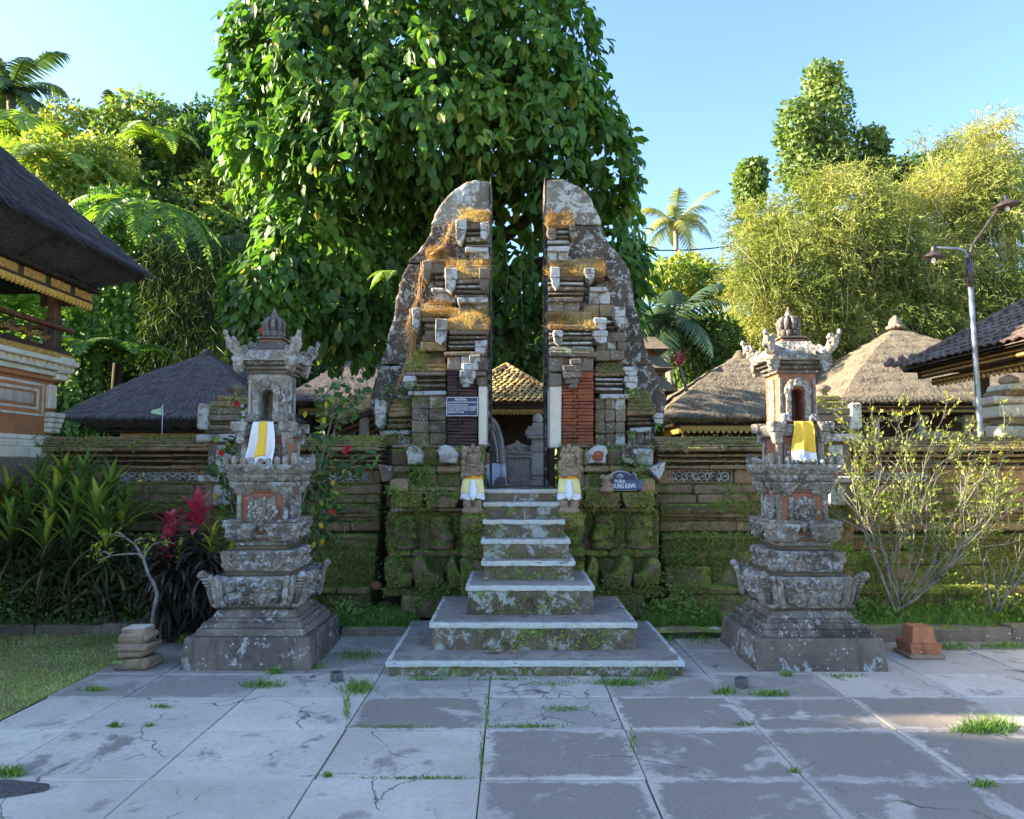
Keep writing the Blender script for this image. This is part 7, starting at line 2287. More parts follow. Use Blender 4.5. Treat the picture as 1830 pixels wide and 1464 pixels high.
# ---- bamboo and creeper towers, right
def bamboo(lobes, label, nspray, culms, tint):
    ee = [ell_from_px(*l) for l in lobes]
    cx = float(np.mean([e[0][0] for e in ee])); cy = float(np.mean([e[0][1] for e in ee]))
    g = float(hill(cx, cy))
    t = thing('bamboo_clump', (cx, cy, min(g, 2.0)), label, 'bamboo', 'bamboo clumps on the right slope')
    P, N = shell(ee, nspray, .66, .25, 1.06, .5)
    n = len(P); per = 14
    dirn = unit(N * np.array([1, .8, .5]) + rdir(n) * .75 + np.array([0, 0, .05]))
    sl = R.uniform(.35, .85, n)
    nn = np.array([mnoise.noise(Vector(p) * .9) for p in P])
    AP = []; AT = []; TT = []
    for j in range(per):
        f = (j + .5) / per
        AP.append(P + dirn * (sl * f)[:, None] + np.array([0, 0, -.42]) * (sl * f * f)[:, None] + R.normal(0, .03, (n, 3)))
        AT.append(unit(dirn * .8 + np.array([0, 0, -.5]) + rdir(n) * .7))
        TT.append(np.clip(tint + .62 * nn + R.normal(0, .15, n), 0, 1))
    AP, AT, TT = map(np.concatenate, (AP, AT, TT))
    leaf_mesh('foliage', AP, AT, rdir(len(AP)), R.uniform(.11, .20, len(AP)), R.uniform(.015, .026, len(AP)), TT, T_DIA, M['bambooleaf'], t)
    for i in range(culms):
        e = ee[rnd.randrange(len(ee))]
        top = Vector(e[0]) + Vector((rnd.uniform(-1, 1) * e[1][0] * .8, rnd.uniform(-1, .6) * e[1][1] * .8, rnd.uniform(-.5, .55) * e[1][2]))
        b0 = Vector((cx + (top.x - cx) * .35 + rnd.uniform(-.8, .8), cy + rnd.uniform(-1.0, .6), 0))
        b0.z = float(hill(b0.x, b0.y)) - .1
        mid = b0.lerp(top, .6) + Vector((-(top.x - b0.x) * .22, 0, .5))
        pts = [b0, b0.lerp(mid, .5) + Vector((0, 0, .1)), mid, mid.lerp(top, .55) + Vector((0, 0, .12)), top]
        MB().tube(pts, [.04, .036, .03, .02, .008], 6).build('culm', M['culm'], t)
    # thin pale side canes showing through the foliage
    b = MB()
    for i in range(culms * 3):
        e = ee[rnd.randrange(len(ee))]
        c = Vector(e[0]) + Vector((rnd.uniform(-.9, .9) * e[1][0], -e[1][1] * rnd.uniform(.75, 1.02), rnd.uniform(-1.0, -.3) * e[1][2]))
        L = rnd.uniform(.5, 1.1) * e[1][2]; sx = rnd.gauss(0, .22)
        b.tube([c, c + Vector((sx * .5 * L, 0, .5 * L)), c + Vector((sx * L * 1.3, .1, L * .95))], [.011, .009, .004], 4)
    b.build('thin_canes', M['culm'], t)['kind'] = 'stuff'
    return t
bamboo([(1440, 480, 125, 105, 19, 1.3), (1490, 375, 105, 78, 19.6, 1.3), (1400, 545, 90, 75, 18.5, 1.0), (1530, 450, 70, 90, 19, 1.2), (1470, 590, 110, 50, 18.4, .8)], 'broad golden green bamboo clump right of the right shrine top', 4300, 22, .52)
bamboo([(1690, 400, 95, 110, 20, 1.3), (1650, 500, 95, 90, 19, 1.2), (1760, 420, 80, 110, 19.6, 1.2), (1740, 300, 55, 62, 20.2, .9), (1715, 350, 90, 60, 20, 1.0)], 'tall golden bamboo clump behind the lamp post', 4600, 24, .62)
bamboo([(1790, 560, 95, 90, 18.5, 1.0), (1690, 590, 110, 60, 18.4, .9), (1600, 590, 90, 60, 18.4, .9), (1580, 520, 60, 80, 19.2, .9)], 'lower bamboo thicket above the large sunlit thatched roof', 3600, 26, .5)
bamboo([(1765, 240, 38, 34, 20.5, .6), (1725, 262, 30, 30, 20.5, .5), (1660, 270, 26, 24, 20.6, .5)], 'thin feathery bamboo tips against the sky, right', 240, 6, .6)
bamboo([(1370, 420, 50, 45, 20, .7), (1345, 400, 30, 40, 20, .5), (1360, 500, 50, 60, 19, .7)], 'loose bamboo sprays below the small creeper tower', 900, 7, .55)
shrub_tree([(1473, 215, 46, 92, 25, 1.0), (1422, 235, 34, 62, 24.6, .8), (1475, 300, 50, 70, 24.6, .9), (1430, 300, 42, 40, 24.4, .8), (1470, 140, 34, 26, 25, .7)], 'tall tower of creeper covering a dead tree, right skyline', M['towerleaf'], 7500, .17, .5, M['barkdark'], name='creeper_tower', group='creeper covered dead trees', asp=.8, tn=.35, g0=4)
shrub_tree([(1553, 262, 29, 38, 25.5, .7), (1560, 300, 30, 34, 25.5, .7)], 'short creeper covered stump right of the tall creeper tower', M['towerleaf'], 2000, .17, .5, M['barkdark'], name='creeper_tower', group='creeper covered dead trees', asp=.8, tn=.35, g0=4)
shrub_tree([(1340, 335, 27, 52, 22, .6), (1350, 305, 18, 20, 22, .5)], 'small creeper covered stump left of the tall creeper tower', M['towerleaf'], 1900, .15, .55, M['barkdark'], name='creeper_tower', group='creeper covered dead trees', asp=.8, tn=.35, g0=4)
shrub_tree([(1610, 340, 48, 56, 27, 1.2), (1640, 310, 40, 32, 27.5, 1.0), (1580, 330, 30, 40, 27, .9)], 'dark broadleaf tree between the two bamboo clumps', M['hillleaf'], 2600, .24, .12, M['barkdark'])
shrub_tree([(1190, 500, 55, 36, 22, 1.0), (1260, 510, 60, 40, 22.5, 1.0), (1225, 480, 40, 24, 23, .8)], 'yellow green thicket below the coconut palm', M['hillleaf'], 3200, .2, .85, M['barkdark'])
shrub_tree([(1270, 610, 55, 45, 17.8, .7), (1240, 650, 45, 40, 17.4, .6)], 'dark green shrub above the low thatched roof, right', M['hillleaf'], 2200, .17, .35, M['barkdark'], g0=.95)
shrub_tree([(1800, 330, 60, 50, 24, 1.0), (1840, 300, 40, 40, 25, 1)], 'pale bare-twigged tree at the right edge behind the lamp', M['towerleaf'], 1600, .16, .8, M['bark'])

# ---------------------------------------------------------------- garden plants in front of the wall
BL_N = 7
def sword_tpl():
    vs = []; fs = []
    prof = [(0, .25, 0), (.15, .6, .03), (.4, 1.0, .05), (.65, .9, .02), (.85, .5, -.06), (1.0, .0, -.16)]
    for (a, w, z_) in prof:
        vs += [(a, -.5 * w, z_ + .03 * w), (a, 0, z_), (a, .5 * w, z_ + .03 * w)]
    for i in range(len(prof) - 1):
        k = i * 3
        for q in (0, 1):
            fs += [(k + q, k + q + 1, k + 3 + q), (k + q + 1, k + 4 + q, k + 3 + q)]
    return np.array(vs), np.array(fs)
T_SWORD = sword_tpl()
def rosette(c, n, L, W, spread=(.25, 1.15), az0=0.0, lift=0.0):
    P = []; T = []; N = []
    for i in range(n):
        k = i / max(1, n - 1)
        az = i * 2.399 + az0 + rnd.uniform(-.2, .2)
        el = math.pi / 2 - (spread[0] + (spread[1] - spread[0]) * k + rnd.uniform(-.1, .1))
        d = Vector((math.cos(az) * math.cos(el), math.sin(az) * math.cos(el), math.sin(el)))
        up = Vector((-math.cos(az) * math.sin(el), -math.sin(az) * math.sin(el), math.cos(el)))
        P.append(c + d * .01 - Vector((0, 0, .12 * k))); T.append(d); N.append(up)
    P, T, N = (np.array([tuple(v) for v in a]) for a in (P, T, N))
    return P, T, N, R.uniform(.75, 1.1, n) * L, R.uniform(.8, 1.1, n) * W
heads = [(70, 880, 7.75), (112, 858, 7.9), (152, 868, 7.85), (196, 885, 7.8), (48, 918, 7.6), (98, 915, 7.55), (140, 905, 7.6), (218, 925, 7.7), (18, 950, 7.5), (80, 965, 7.4), (172, 925, 7.5), (10, 905, 7.8), (128, 960, 7.45), (190, 960, 7.45)]
LAB = ['green cordyline head, second row from the top of the left clump, left of its middle', 'topmost green cordyline head of the left clump', 'green cordyline head just right of the topmost one in the left clump', 'green cordyline high at the right shoulder of the left clump', 'green cordyline near the left frame edge, in the middle of the clump', 'green cordyline in the very middle of the left clump', 'green cordyline below the two topmost heads of the left clump', 'rightmost green cordyline of the left clump, nearest the crimson ones', 'lowest green cordyline at the left frame edge', 'low green cordyline in the left half of the clump', 'green cordyline behind the sapling, right half of the clump', 'highest green cordyline touching the left frame edge', 'low green cordyline in the centre of the clump', 'low green cordyline directly behind the pale sapling']
for i, (x, y, D) in enumerate(heads):
    p = Wp(x, y, D)
    t = thing('cordyline', (p.x, D, .08), LAB[i], 'plant', 'green cordylines by the left wall')
    MB().tube([(p.x + rnd.uniform(-.15, .15), D + .05, .05), (p.x + rnd.uniform(-.06, .06), D, p.z * .6), p], [.016, .014, .012], 6).build('stem', M['barkdark'], t)
    r = rosette(p, 19, .42, .058, (.12, 1.0), i)
    leaf_objects('leaf', *r, T_SWORD, 'sword', M['cordy'], t)
    r2 = rosette(p - Vector((0, 0, .16)), 34, .44, .030, (.9, 2.2), i + .5)
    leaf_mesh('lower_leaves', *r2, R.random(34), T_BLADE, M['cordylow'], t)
# undergrowth filling the clump
n = 5200
P = np.stack([R.uniform(-6.2, -3.55, n), R.uniform(7.55, 8.25, n), R.uniform(.08, 1.0, n)], -1)
P[:, 2] *= (.55 + .45 * np.sin((P[:, 0] + 6.4) * 1.1) ** 2)
T = unit(rdir(n) * .9 + np.array([0, -.25, .15]))
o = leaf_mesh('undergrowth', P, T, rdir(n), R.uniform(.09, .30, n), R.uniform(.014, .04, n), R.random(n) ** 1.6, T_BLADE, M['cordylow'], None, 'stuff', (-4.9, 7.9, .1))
o['label'] = 'dark tangled undergrowth beneath the green cordylines'
# weedy little bushes at the foot
t = thing('small_bush', (-5.1, 7.6, .08), 'small pale green weed bush at the foot of the left clump', 'bush')
P = np.array([-4.95, 7.62, .32]) + R.normal(0, 1, (700, 3)) * np.array([.14, .08, .12])
leaf_mesh('foliage', P, rdir(700) + np.array([0, 0, .2]), rdir(700), R.uniform(.03, .06, 700), R.uniform(.016, .03, 700), R.random(700) * .7, T_DIA, M['weed'], t)
MB().tube([(-4.95, 7.62, .05), (-4.95, 7.62, .35)], .008, 5).build('stem', M['barkdark'], t)
# red cordylines
for i, (x, y, D, nl, L, lab) in enumerate(((353, 925, 7.15, 24, .27, 'largest crimson cordyline head left of the left shrine'), (306, 945, 7.2, 15, .20, 'middle crimson cordyline head, left of the largest one'), (300, 972, 7.1, 10, .15, 'smallest faded crimson cordyline below the other two'))):
    p = Wp(x, y, D)
    t = thing('red_cordyline', (p.x, D, .08), lab, 'plant', 'crimson cordylines')
    MB().tube([(p.x - .05, D + .05, .05), (p.x + .03, D, p.z * .55), p], [.02, .016, .012], 6).build('stem', M['barkdark'], t)
    leaf_objects('leaf', *rosette(p, nl, L * 1.15, .085, (.1, 1.45), i * 1.3), T_SWORD, 'sword', M['cordyred'], t)
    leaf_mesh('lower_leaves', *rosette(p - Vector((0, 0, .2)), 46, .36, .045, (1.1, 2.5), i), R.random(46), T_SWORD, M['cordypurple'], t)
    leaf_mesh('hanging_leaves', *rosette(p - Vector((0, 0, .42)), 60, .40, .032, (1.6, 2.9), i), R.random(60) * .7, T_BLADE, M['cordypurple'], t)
for (x, y, D, nl, L, lab) in ((378, 968, 7.0, 9, .22, 'lime yellow cordyline beside the left shrine base'), (322, 985, 7.0, 5, .14, 'tiny bright green cordyline shoot below the crimson heads'), (414, 985, 7.05, 5, .15, 'yellow green cordyline shoot tight against the left shrine')):
    p = Wp(x, y, D)
    t = thing('lime_cordyline', (p.x, D, .08), lab, 'plant')
    MB().tube([(p.x, D + .05, .05), p], [.014, .01], 6).build('stem', M['barkdark'], t)
    leaf_objects('leaf', *rosette(p, nl, L, .042, (.2, 1.2), x), T_SWORD, 'sword', M['limeleaf'], t)
    leaf_mesh('lower_leaves', *rosette(p - Vector((0, 0, .12)), 30, .32, .03, (1.2, 2.5), x), R.random(30), T_SWORD, M['cordypurple'], t)
n = 1800
P = np.stack([R.uniform(-3.35, -2.55, n), R.uniform(7.05, 7.45, n), R.uniform(.06, .75, n)], -1)
o = leaf_mesh('undergrowth', P, unit(np.array([0, -.1, -.7]) + R.normal(0, .5, (n, 3))), rdir(n), R.uniform(.12, .3, n), R.uniform(.012, .03, n), R.random(n) ** 2 * .8, T_BLADE, M['cordypurple'], None, 'stuff', (-2.9, 7.2, .1))
o['label'] = 'tangle of dark hanging stems and leaves under the crimson cordylines'

# small pale-barked tree on the left
def branchy(t, paths, D, mat, r0=.02, name='branch'):
    for pts in paths:
        q = [Wp(x, y, D + (dd if dd else 0)) for (x, y, dd) in [(p + (0,))[:3] for p in pts]]
        n = len(q)
        MB().tube(q, [r0 * (1 - .75 * i / (n - 1)) if pts is not paths[0] else r0 * (1.35 - .5 * i / (n - 1)) for i in range(n)], 7).build(name, mat, t)
D = 6.75
t = thing('pale_barked_sapling', (Wp(272, 1115, D).x, D, 0), 'crooked pale-barked sapling with sparse lime leaves, behind the left stone post', 'tree')
branchy(t, [[(272, 1118), (276, 1085), (281, 1062), (276, 1045), (265, 1025), (259, 1008), (256, 996)], [(256, 998), (248, 990), (225, 990), (200, 993), (172, 1002)], [(258, 1000), (248, 984), (240, 972), (222, 960), (200, 955), (178, 960)],
            [(257, 998), (262, 985), (275, 972), (296, 967), (312, 972)], [(240, 972), (243, 965), (262, 962)], [(200, 993), (188, 986), (175, 988)], [(222, 960), (214, 953), (205, 950)]], D, M['bark'], .014)
ps = []
for (x, y, s_) in ((178, 960, 9), (200, 957, 12), (210, 952, 10), (172, 990, 12), (180, 1000, 8), (165, 985, 8), (250, 975, 9), (258, 985, 8), (262, 965, 10), (178, 972, 8), (296, 967, 6)):
    for k in range(10): ps.append(Wp(x + rnd.gauss(0, s_), y + rnd.gauss(0, s_ * .5), D + rnd.uniform(-.05, .05)))
ps = np.array(ps); n = len(ps)
leaf_objects('leaf', ps, unit(rdir(n) + np.array([0, -.1, .1])), unit(rdir(n) * .6 + np.array([0, -.4, .8])), R.uniform(.03, .055, n), R.uniform(.016, .028, n), T_DIA, 'dia', M['weed2'] if 'weed2' in M else M['limeleaf'], t)

# twiggy bush at the right
def twig_bush(basepx, D, tips, label, nleaf, r0, seed, name='twiggy_bush'):
    rr = random.Random(seed)
    b0 = Wp(*basepx, D); b0.z = max(b0.z, .08)
    t = thing(name, (b0.x, D, .08), label, 'bush')
    ends = []
    def grow(p, d, L, r, lev, mb):
        n = 4; pts = [p]; q = p.copy(); dd = d.copy()
        for i in range(n):
            dd = (dd + Vector((rr.gauss(0, .19), rr.gauss(0, .16), rr.gauss(.03, .10)))).normalized()
            q = q + dd * (L / n); pts.append(q.copy())
        mb.tube(pts, [r * (1 - .45 * i / n) for i in range(n + 1)], 5)
        for i in range(1, n + 1): ends.append((pts[i], dd.copy(), lev))
        if lev > 0:
            for k in range(3):
                sp = pts[rr.choice([2, 3, 4])]
                nd = (dd + Vector((rr.gauss(0, .42), rr.gauss(0, .35), rr.gauss(.12, .25)))).normalized()
                grow(sp, nd, L * rr.uniform(.55, .8), r * .58, lev - 1, mb)
    for (tx, ty, dd, lev) in tips:
        tp = Wp(tx, ty, D + dd)
        mb = MB()
        d = (tp - b0)
        grow(b0 + Vector((rr.uniform(-.06, .06), rr.uniform(-.06, .06), 0)), d.normalized(), d.length * .60, r0, lev, mb)
        mb.build('branch', M['bark'], t)
    w = [1.0 if e[2] == 0 else .35 for e in ends]
    P = []; T = []
    for i in range(nleaf):
        e = rr.choices(ends, w)[0]
        P.append(e[0] + Vector((rr.gauss(0, .02), rr.gauss(0, .02), rr.gauss(0, .02))))
        T.append((e[1] * .7 + Vector((rr.gauss(0, .5), rr.gauss(0, .5), rr.gauss(.2, .4)))).normalized())
    P = np.array([tuple(p) for p in P]); T = np.array([tuple(p) for p in T])
    n = len(P)
    k = min(200, n // 2)
    o = np.argsort(P[:, 1])
    L = R.uniform(.03, .065, n); Wd = L * .45
    N = unit(rdir(n) * .7 + np.array([0, -.3, .7]))
    leaf_objects('leaf', P[o[:k]], T[o[:k]], N[o[:k]], L[o[:k]], Wd[o[:k]], T_DIA, 'dia', M['bushleafo'], t)
    leaf_mesh('foliage', P[o[k:]], T[o[k:]], N[o[k:]], L[o[k:]], Wd[o[k:]], np.clip(.3 + .35 * (P[o[k:], 2] - .6) + R.normal(0, .15, n - k), 0, 1), T_DIA, M['bushleaf'], t)  # tint rises with height: sunlit look of upper leaves put into the colour
M['bushleafo'] = leaf_mat('bush_leaf_front', [(0, (.07, .12, .022)), (.5, (.16, .22, .04)), (1, (.36, .34, .06))], .5, .4, objrand=True)
twig_bush((1602, 1095), 7.55, [(1525, 830, 0, 3), (1560, 810, .1, 3), (1620, 800, -.1, 3), (1680, 810, .1, 3), (1740, 830, -.1, 3), (1800, 850, 0, 3), (1530, 930, -.15, 3), (1590, 880, .2, 3), (1720, 920, -.2, 3), (1810, 820, .1, 3), (1840, 900, -.1, 2), (1770, 790, 0, 2)], 'wide twiggy bush with small yellow green leaves right of the right shrine', 3400, .011, 4)
twig_bush((1785, 1095), 7.4, [(1745, 960, 0, 1), (1830, 930, 0, 2), (1850, 1000, 0, 1), (1800, 960, .1, 1)], 'nearly bare pale-stemmed shrub near the right edge', 60, .013, 8, 'bare_shrub')

# hibiscus climbing round the left shrine
t = thing('hibiscus_shrub', (-2.3, 7.75, .1), 'straggly hibiscus with red flowers growing round the left shrine', 'shrub')
paths = [[(520, 1060), (470, 950), (440, 850), (438, 780), (446, 700), (455, 650)], [(520, 1060), (420, 930), (402, 860), (398, 830), (412, 770)], [(530, 1060), (560, 950), (600, 860), (625, 830), (660, 815)], [(535, 1060), (555, 900), (580, 800), (600, 720), (608, 680)],
         [(535, 1060), (560, 930), (570, 860), (585, 820)], [(535, 1060), (565, 980), (575, 930), (590, 880)], [(540, 1000), (600, 760), (650, 640 + 60)], [(540, 900), (575, 780), (585, 700)], [(500, 950), (478, 640), (470, 600), (475, 585)]]
P = []; T = []
for pth in paths:
    q = [Wp(x, y, 7.6 + .25 * (i % 2)) for i, (x, y) in enumerate(pth)]
    MB().tube(q, [.012 * (1 - .6 * i / (len(q) - 1)) for i in range(len(q))], 5).build('branch', M['bark'], t)
    for a, c2 in zip(q[1:], q[2:]):
        for k in range(int((c2 - a).length * 75)):
            P.append(a.lerp(c2, rnd.random()) + Vector((rnd.gauss(0, .06), rnd.gauss(0, .05), rnd.gauss(0, .05)))); T.append(((c2 - a).normalized() * .4 + Vector((rnd.gauss(0, .6), rnd.gauss(-.2, .4), rnd.gauss(-.2, .5)))).normalized())
P = np.array([tuple(p) for p in P]); T = np.array([tuple(p) for p in T]); n = len(P)
N = unit(rdir(n) * .5 + np.array([0, -.6, .7])); L = R.uniform(.06, .11, n)
o = np.argsort(P[:, 1] + R.uniform(0, .2, n))
k = min(220, n // 2)
M['hibo'] = leaf_mat('hibiscus_leaf_front', [(0, (.025, .06, .016)), (.6, (.055, .12, .025)), (.95, (.10, .17, .035)), (1, (.5, .38, .03))], .4, .35, objrand=True)
leaf_objects('leaf', P[o[:k]], T[o[:k]], N[o[:k]], L[o[:k]], L[o[:k]] * .6, T_OVAL, 'oval', M['hibo'], t)
leaf_mesh('foliage', P[o[k:]], T[o[k:]], N[o[k:]], L[o[k:]], L[o[k:]] * .6, R.random(n - k), T_OVAL, M['hibiscus'], t)
for (x, y) in ((618, 806), (594, 914), (470, 591), (397, 810), (424, 722), (622, 801)):
    p = Wp(x, y, 7.5); b = []
    c = np.array(p)
    az = np.linspace(0, 2 * np.pi, 6)[:5]
    T5 = np.stack([np.cos(az), -.6 + 0 * az, np.sin(az)], -1)
    leaf_mesh('flower', np.repeat(c[None], 5, 0), T5, np.repeat(np.array([[0, -1, .1]]), 5, 0), np.full(5, .04), np.full(5, .035), R.random(5), T_OVAL, M['redflower'], t, None)
M['yleaf'] = leaf_mat('yellow_leaf', [(0, (.45, .30, .02)), (1, (.60, .44, .04))], .5, .35, objrand=True)
ps = np.array([tuple(Wp(x, y, 7.5)) for (x, y) in ((580, 745), (583, 717), (546, 735), (595, 857), (578, 962), (412, 858), (384, 880), (563, 968), (571, 933))])
leaf_objects('yellow_leaf', ps, unit(np.array([0, -.1, -1]) + R.normal(0, .3, (len(ps), 3))), np.repeat(np.array([[0.2, -1, .1]]), len(ps), 0), .075, .045, T_OVAL, 'oval', M['yleaf'], t)

# red bromeliad on a thin stem above the low thatched roof
D = 12.9
t = thing('red_stem_plant', tuple(Wp(1228, 690, D)), 'red-leaved plant on a thin stalk above the low thatched roof', 'plant')
MB().tube([Wp(1228, 700, D), Wp(1222, 680, D), Wp(1216, 660, D), Wp(1214, 645, D)], [.03, .026, .022, .02], 6).build('stem', M['bark'], t)
leaf_objects('leaf', *rosette(Wp(1214, 647, D), 16, .26, .05, (.1, .95), 0), T_SWORD, 'sword', M['cordyred'], t)

# ---------------------------------------------------------------- grass, moss and weeds
def blades(name, P, h, w, tint, mat, label, lean=.45, origin=(0, 6, 0), parent=None):
    n = len(P)
    T = unit(np.array([0, 0, 1.0]) + R.normal(0, lean, (n, 3)) * np.array([1, 1, .2]))
    o = leaf_mesh(name, P, T, rdir(n), h, w, tint, T_BLADE, mat, parent, 'stuff', origin)
    o['label'] = label
    return o
n = 42000
P = np.stack([R.uniform(-6.6, -3.27, n), R.uniform(3.6, 7.42, n), np.full(n, -.012)], -1)
vis = P[:, 0] / P[:, 1] > -.72
P = P[vis]; n = len(P)
tn = np.array([mnoise.noise(Vector((p[0] * 1.7, p[1] * 1.7, 0))) for p in P])
blades('lawn_grass', P, R.uniform(.015, .038, n), R.uniform(.003, .006, n), np.clip(.5 + .6 * tn + R.normal(0, .2, n), 0, 1), M['lawngrass'], 'short yellowish lawn at the left of the paved court', .8, (-5, 6, 0))
P = []
def strip(x0, x1, y0, y1, n, z=.07): P.append(np.stack([R.uniform(x0, x1, n), R.uniform(y0, y1, n), np.full(n, z)], -1))
strip(-6, -2.6, 7.5, 8.0, 4200, .06); strip(-1.75, -.95, 7.42, 8.0, 5200, .06); strip(1.3, 2.1, 7.45, 8.0, 4500, .07); strip(3.0, 6.4, 7.22, 8.02, 15000, .08); strip(-3.0, -2.55, 6.9, 7.5, 1500, .02)
P = np.concatenate(P); n = len(P)
P[:, 2] += .05 * (P[:, 1] - 7.4).clip(0)
tn = np.array([mnoise.noise(Vector((p[0] * 1.5, p[1] * 1.5, 4))) for p in P])
blades('garden_grass', P, R.uniform(.04, .11, n) * (1 + .6 * tn), R.uniform(.005, .009, n), np.clip(.5 + .5 * tn + R.normal(0, .18, n), 0, 1), M['weed'], 'fresh green grass along the foot of the wall', .55, (0, 7.6, 0))
# leafy weeds among the grass
n = 5200
P = np.concatenate([np.stack([R.uniform(a, b_, k_), R.uniform(c_, d_, k_), R.uniform(.06, .2, k_)], -1) for (a, b_, c_, d_, k_) in ((-1.8, -.95, 7.5, 8.0, 700), (1.3, 2.1, 7.5, 8.0, 700), (3.0, 6.4, 7.3, 8.0, 2400), (-6, -2.6, 7.5, 7.9, 1400))])
n = len(P)
tn = np.array([mnoise.noise(Vector((q[0] * 2.1, q[1] * 2.1, 9))) for q in P])
P[:, 2] *= .6 + 1.1 * np.clip(tn, -.4, .6) + .3
o = leaf_mesh('garden_weeds', P, unit(R.normal(0, .7, (n, 3)) + np.array([0, -.3, .35])), unit(np.array([0, -.4, .9]) + R.normal(0, .4, (n, 3))), R.uniform(.03, .075, n), R.uniform(.018, .04, n), np.clip(.45 + .6 * tn + R.normal(0, .2, n), 0, 1), T_DIA, M['weed'], None, 'stuff', (0, 7.7, .1))
o['label'] = 'broad leafy weeds mixed into the grass along the wall foot'
# tufts in the joints of the paving
tufts = [(1768, 1292, 62, 8, 190, .11), (1725, 1294, 30, 5, 60, .07), (642, 1222, 26, 9, 160, .085), (470, 1215, 42, 5, 150, .05), (170, 1224, 26, 3, 90, .04), (492, 1193, 16, 4, 60, .06), (1105, 1212, 60, 5, 240, .05), (1180, 1204, 20, 4, 60, .06), (985, 1215, 50, 4, 90, .03), (1375, 1231, 36, 3, 110, .05), (1295, 1228, 22, 3, 80, .05),
         (288, 1252, 22, 3, 50, .03), (205, 1285, 12, 2, 40, .04), (268, 1284, 10, 2, 30, .03), (1757, 1384, 22, 4, 60, .035), (18, 1365, 26, 7, 120, .05), (1330, 1282, 20, 3, 40, .03), (1010, 1255, 40, 6, 80, .025), (940, 1285, 80, 2, 120, .025), (870, 1260, 5, 40, 60, .025), (1420, 1361, 10, 2, 30, .03), (700, 1286, 90, 2, 90, .025), (620, 1252, 6, 24, 70, .04), (585, 1368, 8, 2, 25, .03), (760, 1372, 100, 1.5, 110, .02), (860, 1330, 3, 40, 60, .018), (1130, 1310, 8, 20, 40, .025), (1500, 1200, 40, 3, 60, .03), (1405, 1198, 12, 3, 50, .05),
         (640, 1165, 40, 10, 190, .05), (560, 1185, 22, 3, 60, .05), (410, 1182, 12, 3, 60, .07), (330, 1178, 14, 4, 50, .06), (1190, 1135, 22, 12, 170, .07), (1255, 1130, 30, 16, 240, .08), (1700, 1150, 60, 5, 150, .06), (1800, 1150, 40, 6, 160, .06), (760, 1205, 40, 2, 80, .03), (900, 1206, 60, 2, 90, .03)]
P = []; H = []
for (x, y, rx, ry, k, h) in tufts:
    for q in range(int(k * 1.5)):
        xx, yy = x + rnd.gauss(0, rx * .5), y + rnd.gauss(0, ry * .5)
        Dg = EYE / ((yy - 835.3) / FPX)
        p = Wp(xx, yy, Dg * 1.0)
        P.append((p.x, p.y, 0.0)); H.append(h * rnd.uniform(.5, 1.2))
P = np.array(P); n = len(P)
blades('joint_grass', P, np.array(H), R.uniform(.004, .008, n), np.clip(R.normal(.55, .25, n), 0, 1), M['weed'], 'grass tufts sprouting in the paving joints', .6, (0, 5, 0))

# dry golden grass on the gate ledges, one clump object per gate half
for side, root in ((-1, gl), (1, gr)):
    P = []; tint = []; H = []
    for (x0, x1, y0, y1, za, zb, dens) in GRASS:
        if (x0 + x1) / 2 * side < .05 * side: continue
        n = int(dens * (x1 - x0) * 5200)
        f = R.random(n)
        P.append(np.stack([R.uniform(x0 - .02, x1 + .02, n), y0 - .015 + (y1 - y0) * f, za + (zb - za) * f + .002], -1)); pn = np.array([mnoise.noise(Vector((q_[0] * 7, q_[1] * 7, q_[2] * 7))) for q_ in P[-1]])
        H.append(R.uniform(.02, .085, n) * (.6 + .5 * min(dens, 1)) * np.clip(.75 + 1.3 * pn, .12, 1.8))
        tint.append(np.clip(.5 + .35 * np.sin(P[-1][:, 0] * 9) + R.normal(0, .22, n), 0, 1))
    P = np.concatenate(P); n = len(P)
    o = leaf_mesh('dry_grass', P, unit(np.array([0, -.38, .75]) + R.normal(0, .5, (n, 3))), rdir(n), np.concatenate(H), R.uniform(.003, .006, n), np.concatenate(tint), T_BLADE, M['drygrass'], root)
    # trailing brown creeper stems down the inner wing (left half only)
    if side < 0:
        b = MB()
        for pth in ([(815, 392), (800, 420), (792, 445)], [(757, 470), (752, 500), (750, 530), (740, 552)], [(737, 552), (730, 585), (734, 615), (728, 650), (715, 680), (708, 705)], [(806, 400), (798, 430), (790, 440), (770, 455)], [(742, 560), (738, 600), (742, 640)]):
            for k in range(9): b.tube([Wp(x + rnd.uniform(-5, 5), y, 9.12 - .02 * k * .3) for x, y in pth], .004, 4)
        b.build('dry_stems', M['deadleaf'], root)['kind'] = 'stuff'
        Q = []
        for pth in ([(812, 395), (800, 425), (785, 448)], [(757, 470), (752, 505), (750, 540)], [(738, 556), (730, 590), (732, 640)]):
            for k in range(160):
                i = rnd.randrange(len(pth) - 1); f = rnd.random()
                Q.append(Wp(pth[i][0] + (pth[i + 1][0] - pth[i][0]) * f + rnd.gauss(0, 6), pth[i][1] + (pth[i + 1][1] - pth[i][1]) * f, 9.13))
        Q = np.array(Q); n = len(Q)
        leaf_mesh('dry_tangle', Q, unit(R.normal(0, 1, (n, 3)) + np.array([0, -.4, -.4])), rdir(n), R.uniform(.03, .08, n), R.uniform(.003, .006, n), R.random(n), T_BLADE, M['drygrass'], root)

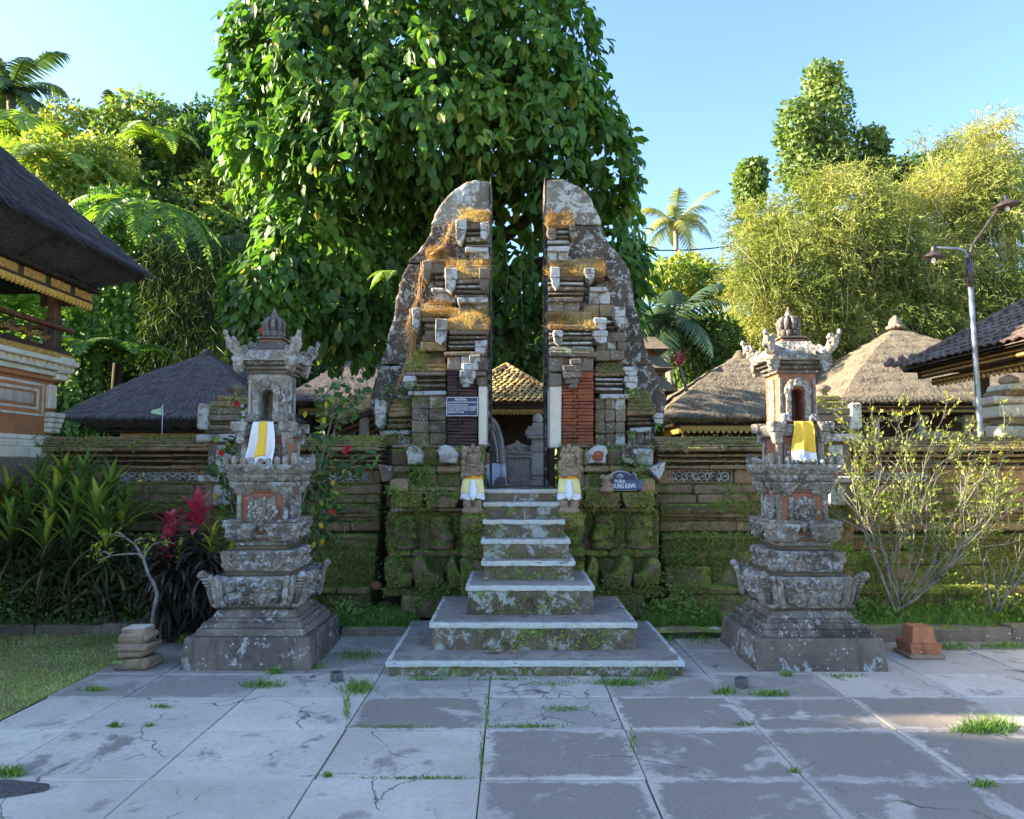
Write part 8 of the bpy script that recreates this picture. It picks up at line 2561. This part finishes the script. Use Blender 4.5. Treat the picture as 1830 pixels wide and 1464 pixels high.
# moss leaflets on stone faces
def moss_on(boxes, name, label, dens, parent=None):
    P = []; Nn = []
    for (x0, x1, y0, y1, z0, z1, w) in boxes:
        a = (x1 - x0) * (z1 - z0)
        n = int(a * dens * w)
        if n:
            P.append(np.stack([R.uniform(x0, x1, n), np.full(n, y0 - .003), R.uniform(z0, z1, n)], -1)); Nn.append(np.tile([0, -1, .35], (n, 1)))
        n = int((x1 - x0) * min(.12, y1 - y0) * dens * w * 1.3)
        if n:
            P.append(np.stack([R.uniform(x0, x1, n), y0 + R.random(n) * min(.12, y1 - y0), np.full(n, z1 + .002)], -1)); Nn.append(np.tile([0, -.35, 1], (n, 1)))
    P = np.concatenate(P); Nn = np.concatenate(Nn)
    tn = np.array([mnoise.noise(Vector(p) * 2.2) + .6 * mnoise.noise(Vector(p) * 8) for p in P])
    k = (tn > np.where(P[:, 2] < 1.0, -.22, -.02)) & (P[:, 0] / P[:, 1] > -.75) & (P[:, 0] / P[:, 1] < .75)
    P, Nn, tn = P[k], Nn[k], tn[k]; n = len(P)
    T = unit(np.array([0, -.25, .1]) + R.normal(0, .7, (n, 3)))
    o = leaf_mesh(name, P, T, unit(Nn + R.normal(0, .5, (n, 3))), R.uniform(.012, .040, n) * (.8 + 1.0 * tn), R.uniform(.008, .020, n), np.clip(.42 + .45 * tn + R.normal(0, .16, n), 0, 1), T_DIA, M['mossleaf'], parent, 'stuff', (0, 8.2, .6))
    o['label'] = label
moss_on(MOSS, 'wall_moss', 'cushions of green moss on the wall and gate plinth', 7500)
# little leafy weeds rooted in the ledges
spots = [(760, 858, 8.25, 26, 160), (785, 880, 8.0, 20, 90), (745, 840, 8.3, 20, 90), (700, 880, 8.0, 14, 60), (720, 940, 8.05, 14, 40), (668, 915, 8.3, 20, 40), (640, 930, 8.3, 14, 30), (800, 1052, 7.8, 30, 120), (790, 1062, 7.8, 20, 60), (705, 1010, 7.85, 18, 60), (1140, 850, 8.2, 22, 70), (1125, 828, 8.3, 26, 80), (1080, 800, 8.4, 20, 40), (1160, 870, 8.1, 14, 40), (1080, 1052, 7.8, 24, 60),
         (1180, 1045, 7.9, 30, 120), (1230, 990, 8.3, 40, 160), (1260, 960, 8.35, 30, 90), (1210, 1000, 8.3, 30, 100), (1240, 1050, 8.05, 40, 120), (620, 1000, 8.3, 40, 140), (640, 1040, 8.2, 40, 110), (600, 970, 8.35, 30, 80), (850, 992, 7.7, 14, 60), (1000, 1000, 8, 10, 10), (1300, 880, 8.6, 10, 30), (1290, 905, 8.4, 12, 30), (1300, 1000, 8.3, 30, 60), (1700, 1080, 8.05, 90, 260), (1600, 1090, 7.9, 60, 240), (1640, 960, 8.35, 60, 60), (1560, 1000, 8.3, 40, 120), (1130, 705, 8.6, 16, 40), (1128, 775, 8.85, 8, 30), (1178, 765, 8.8, 8, 30), (700, 770, 8.9, 24, 70), (705, 700, 8.95, 20, 60), (740, 690, 8.7, 12, 40), (1000, 870, 8.2, 8, 10), (60, 800, 8.5, 40, 120), (20, 850, 8.3, 20, 80)]
P = []; N = []
for (x, y, D, r, k) in spots:
    for q in range(k):
        P.append(tuple(Wp(x + rnd.gauss(0, r * .55), y + rnd.gauss(0, r * .35), D - rnd.uniform(0, .08))))
P = np.array(P); n = len(P)
o = leaf_mesh('ledge_weeds', P, unit(R.normal(0, .7, (n, 3)) + np.array([0, -.3, .25])), unit(np.array([0, -.5, .8]) + R.normal(0, .5, (n, 3))), R.uniform(.02, .055, n), R.uniform(.012, .026, n), np.clip(R.normal(.5, .22, n), 0, 1), T_DIA, M['weed'], None, 'stuff', (0, 8.2, .8))
o['label'] = 'small leafy weeds rooted in the mossy ledges'
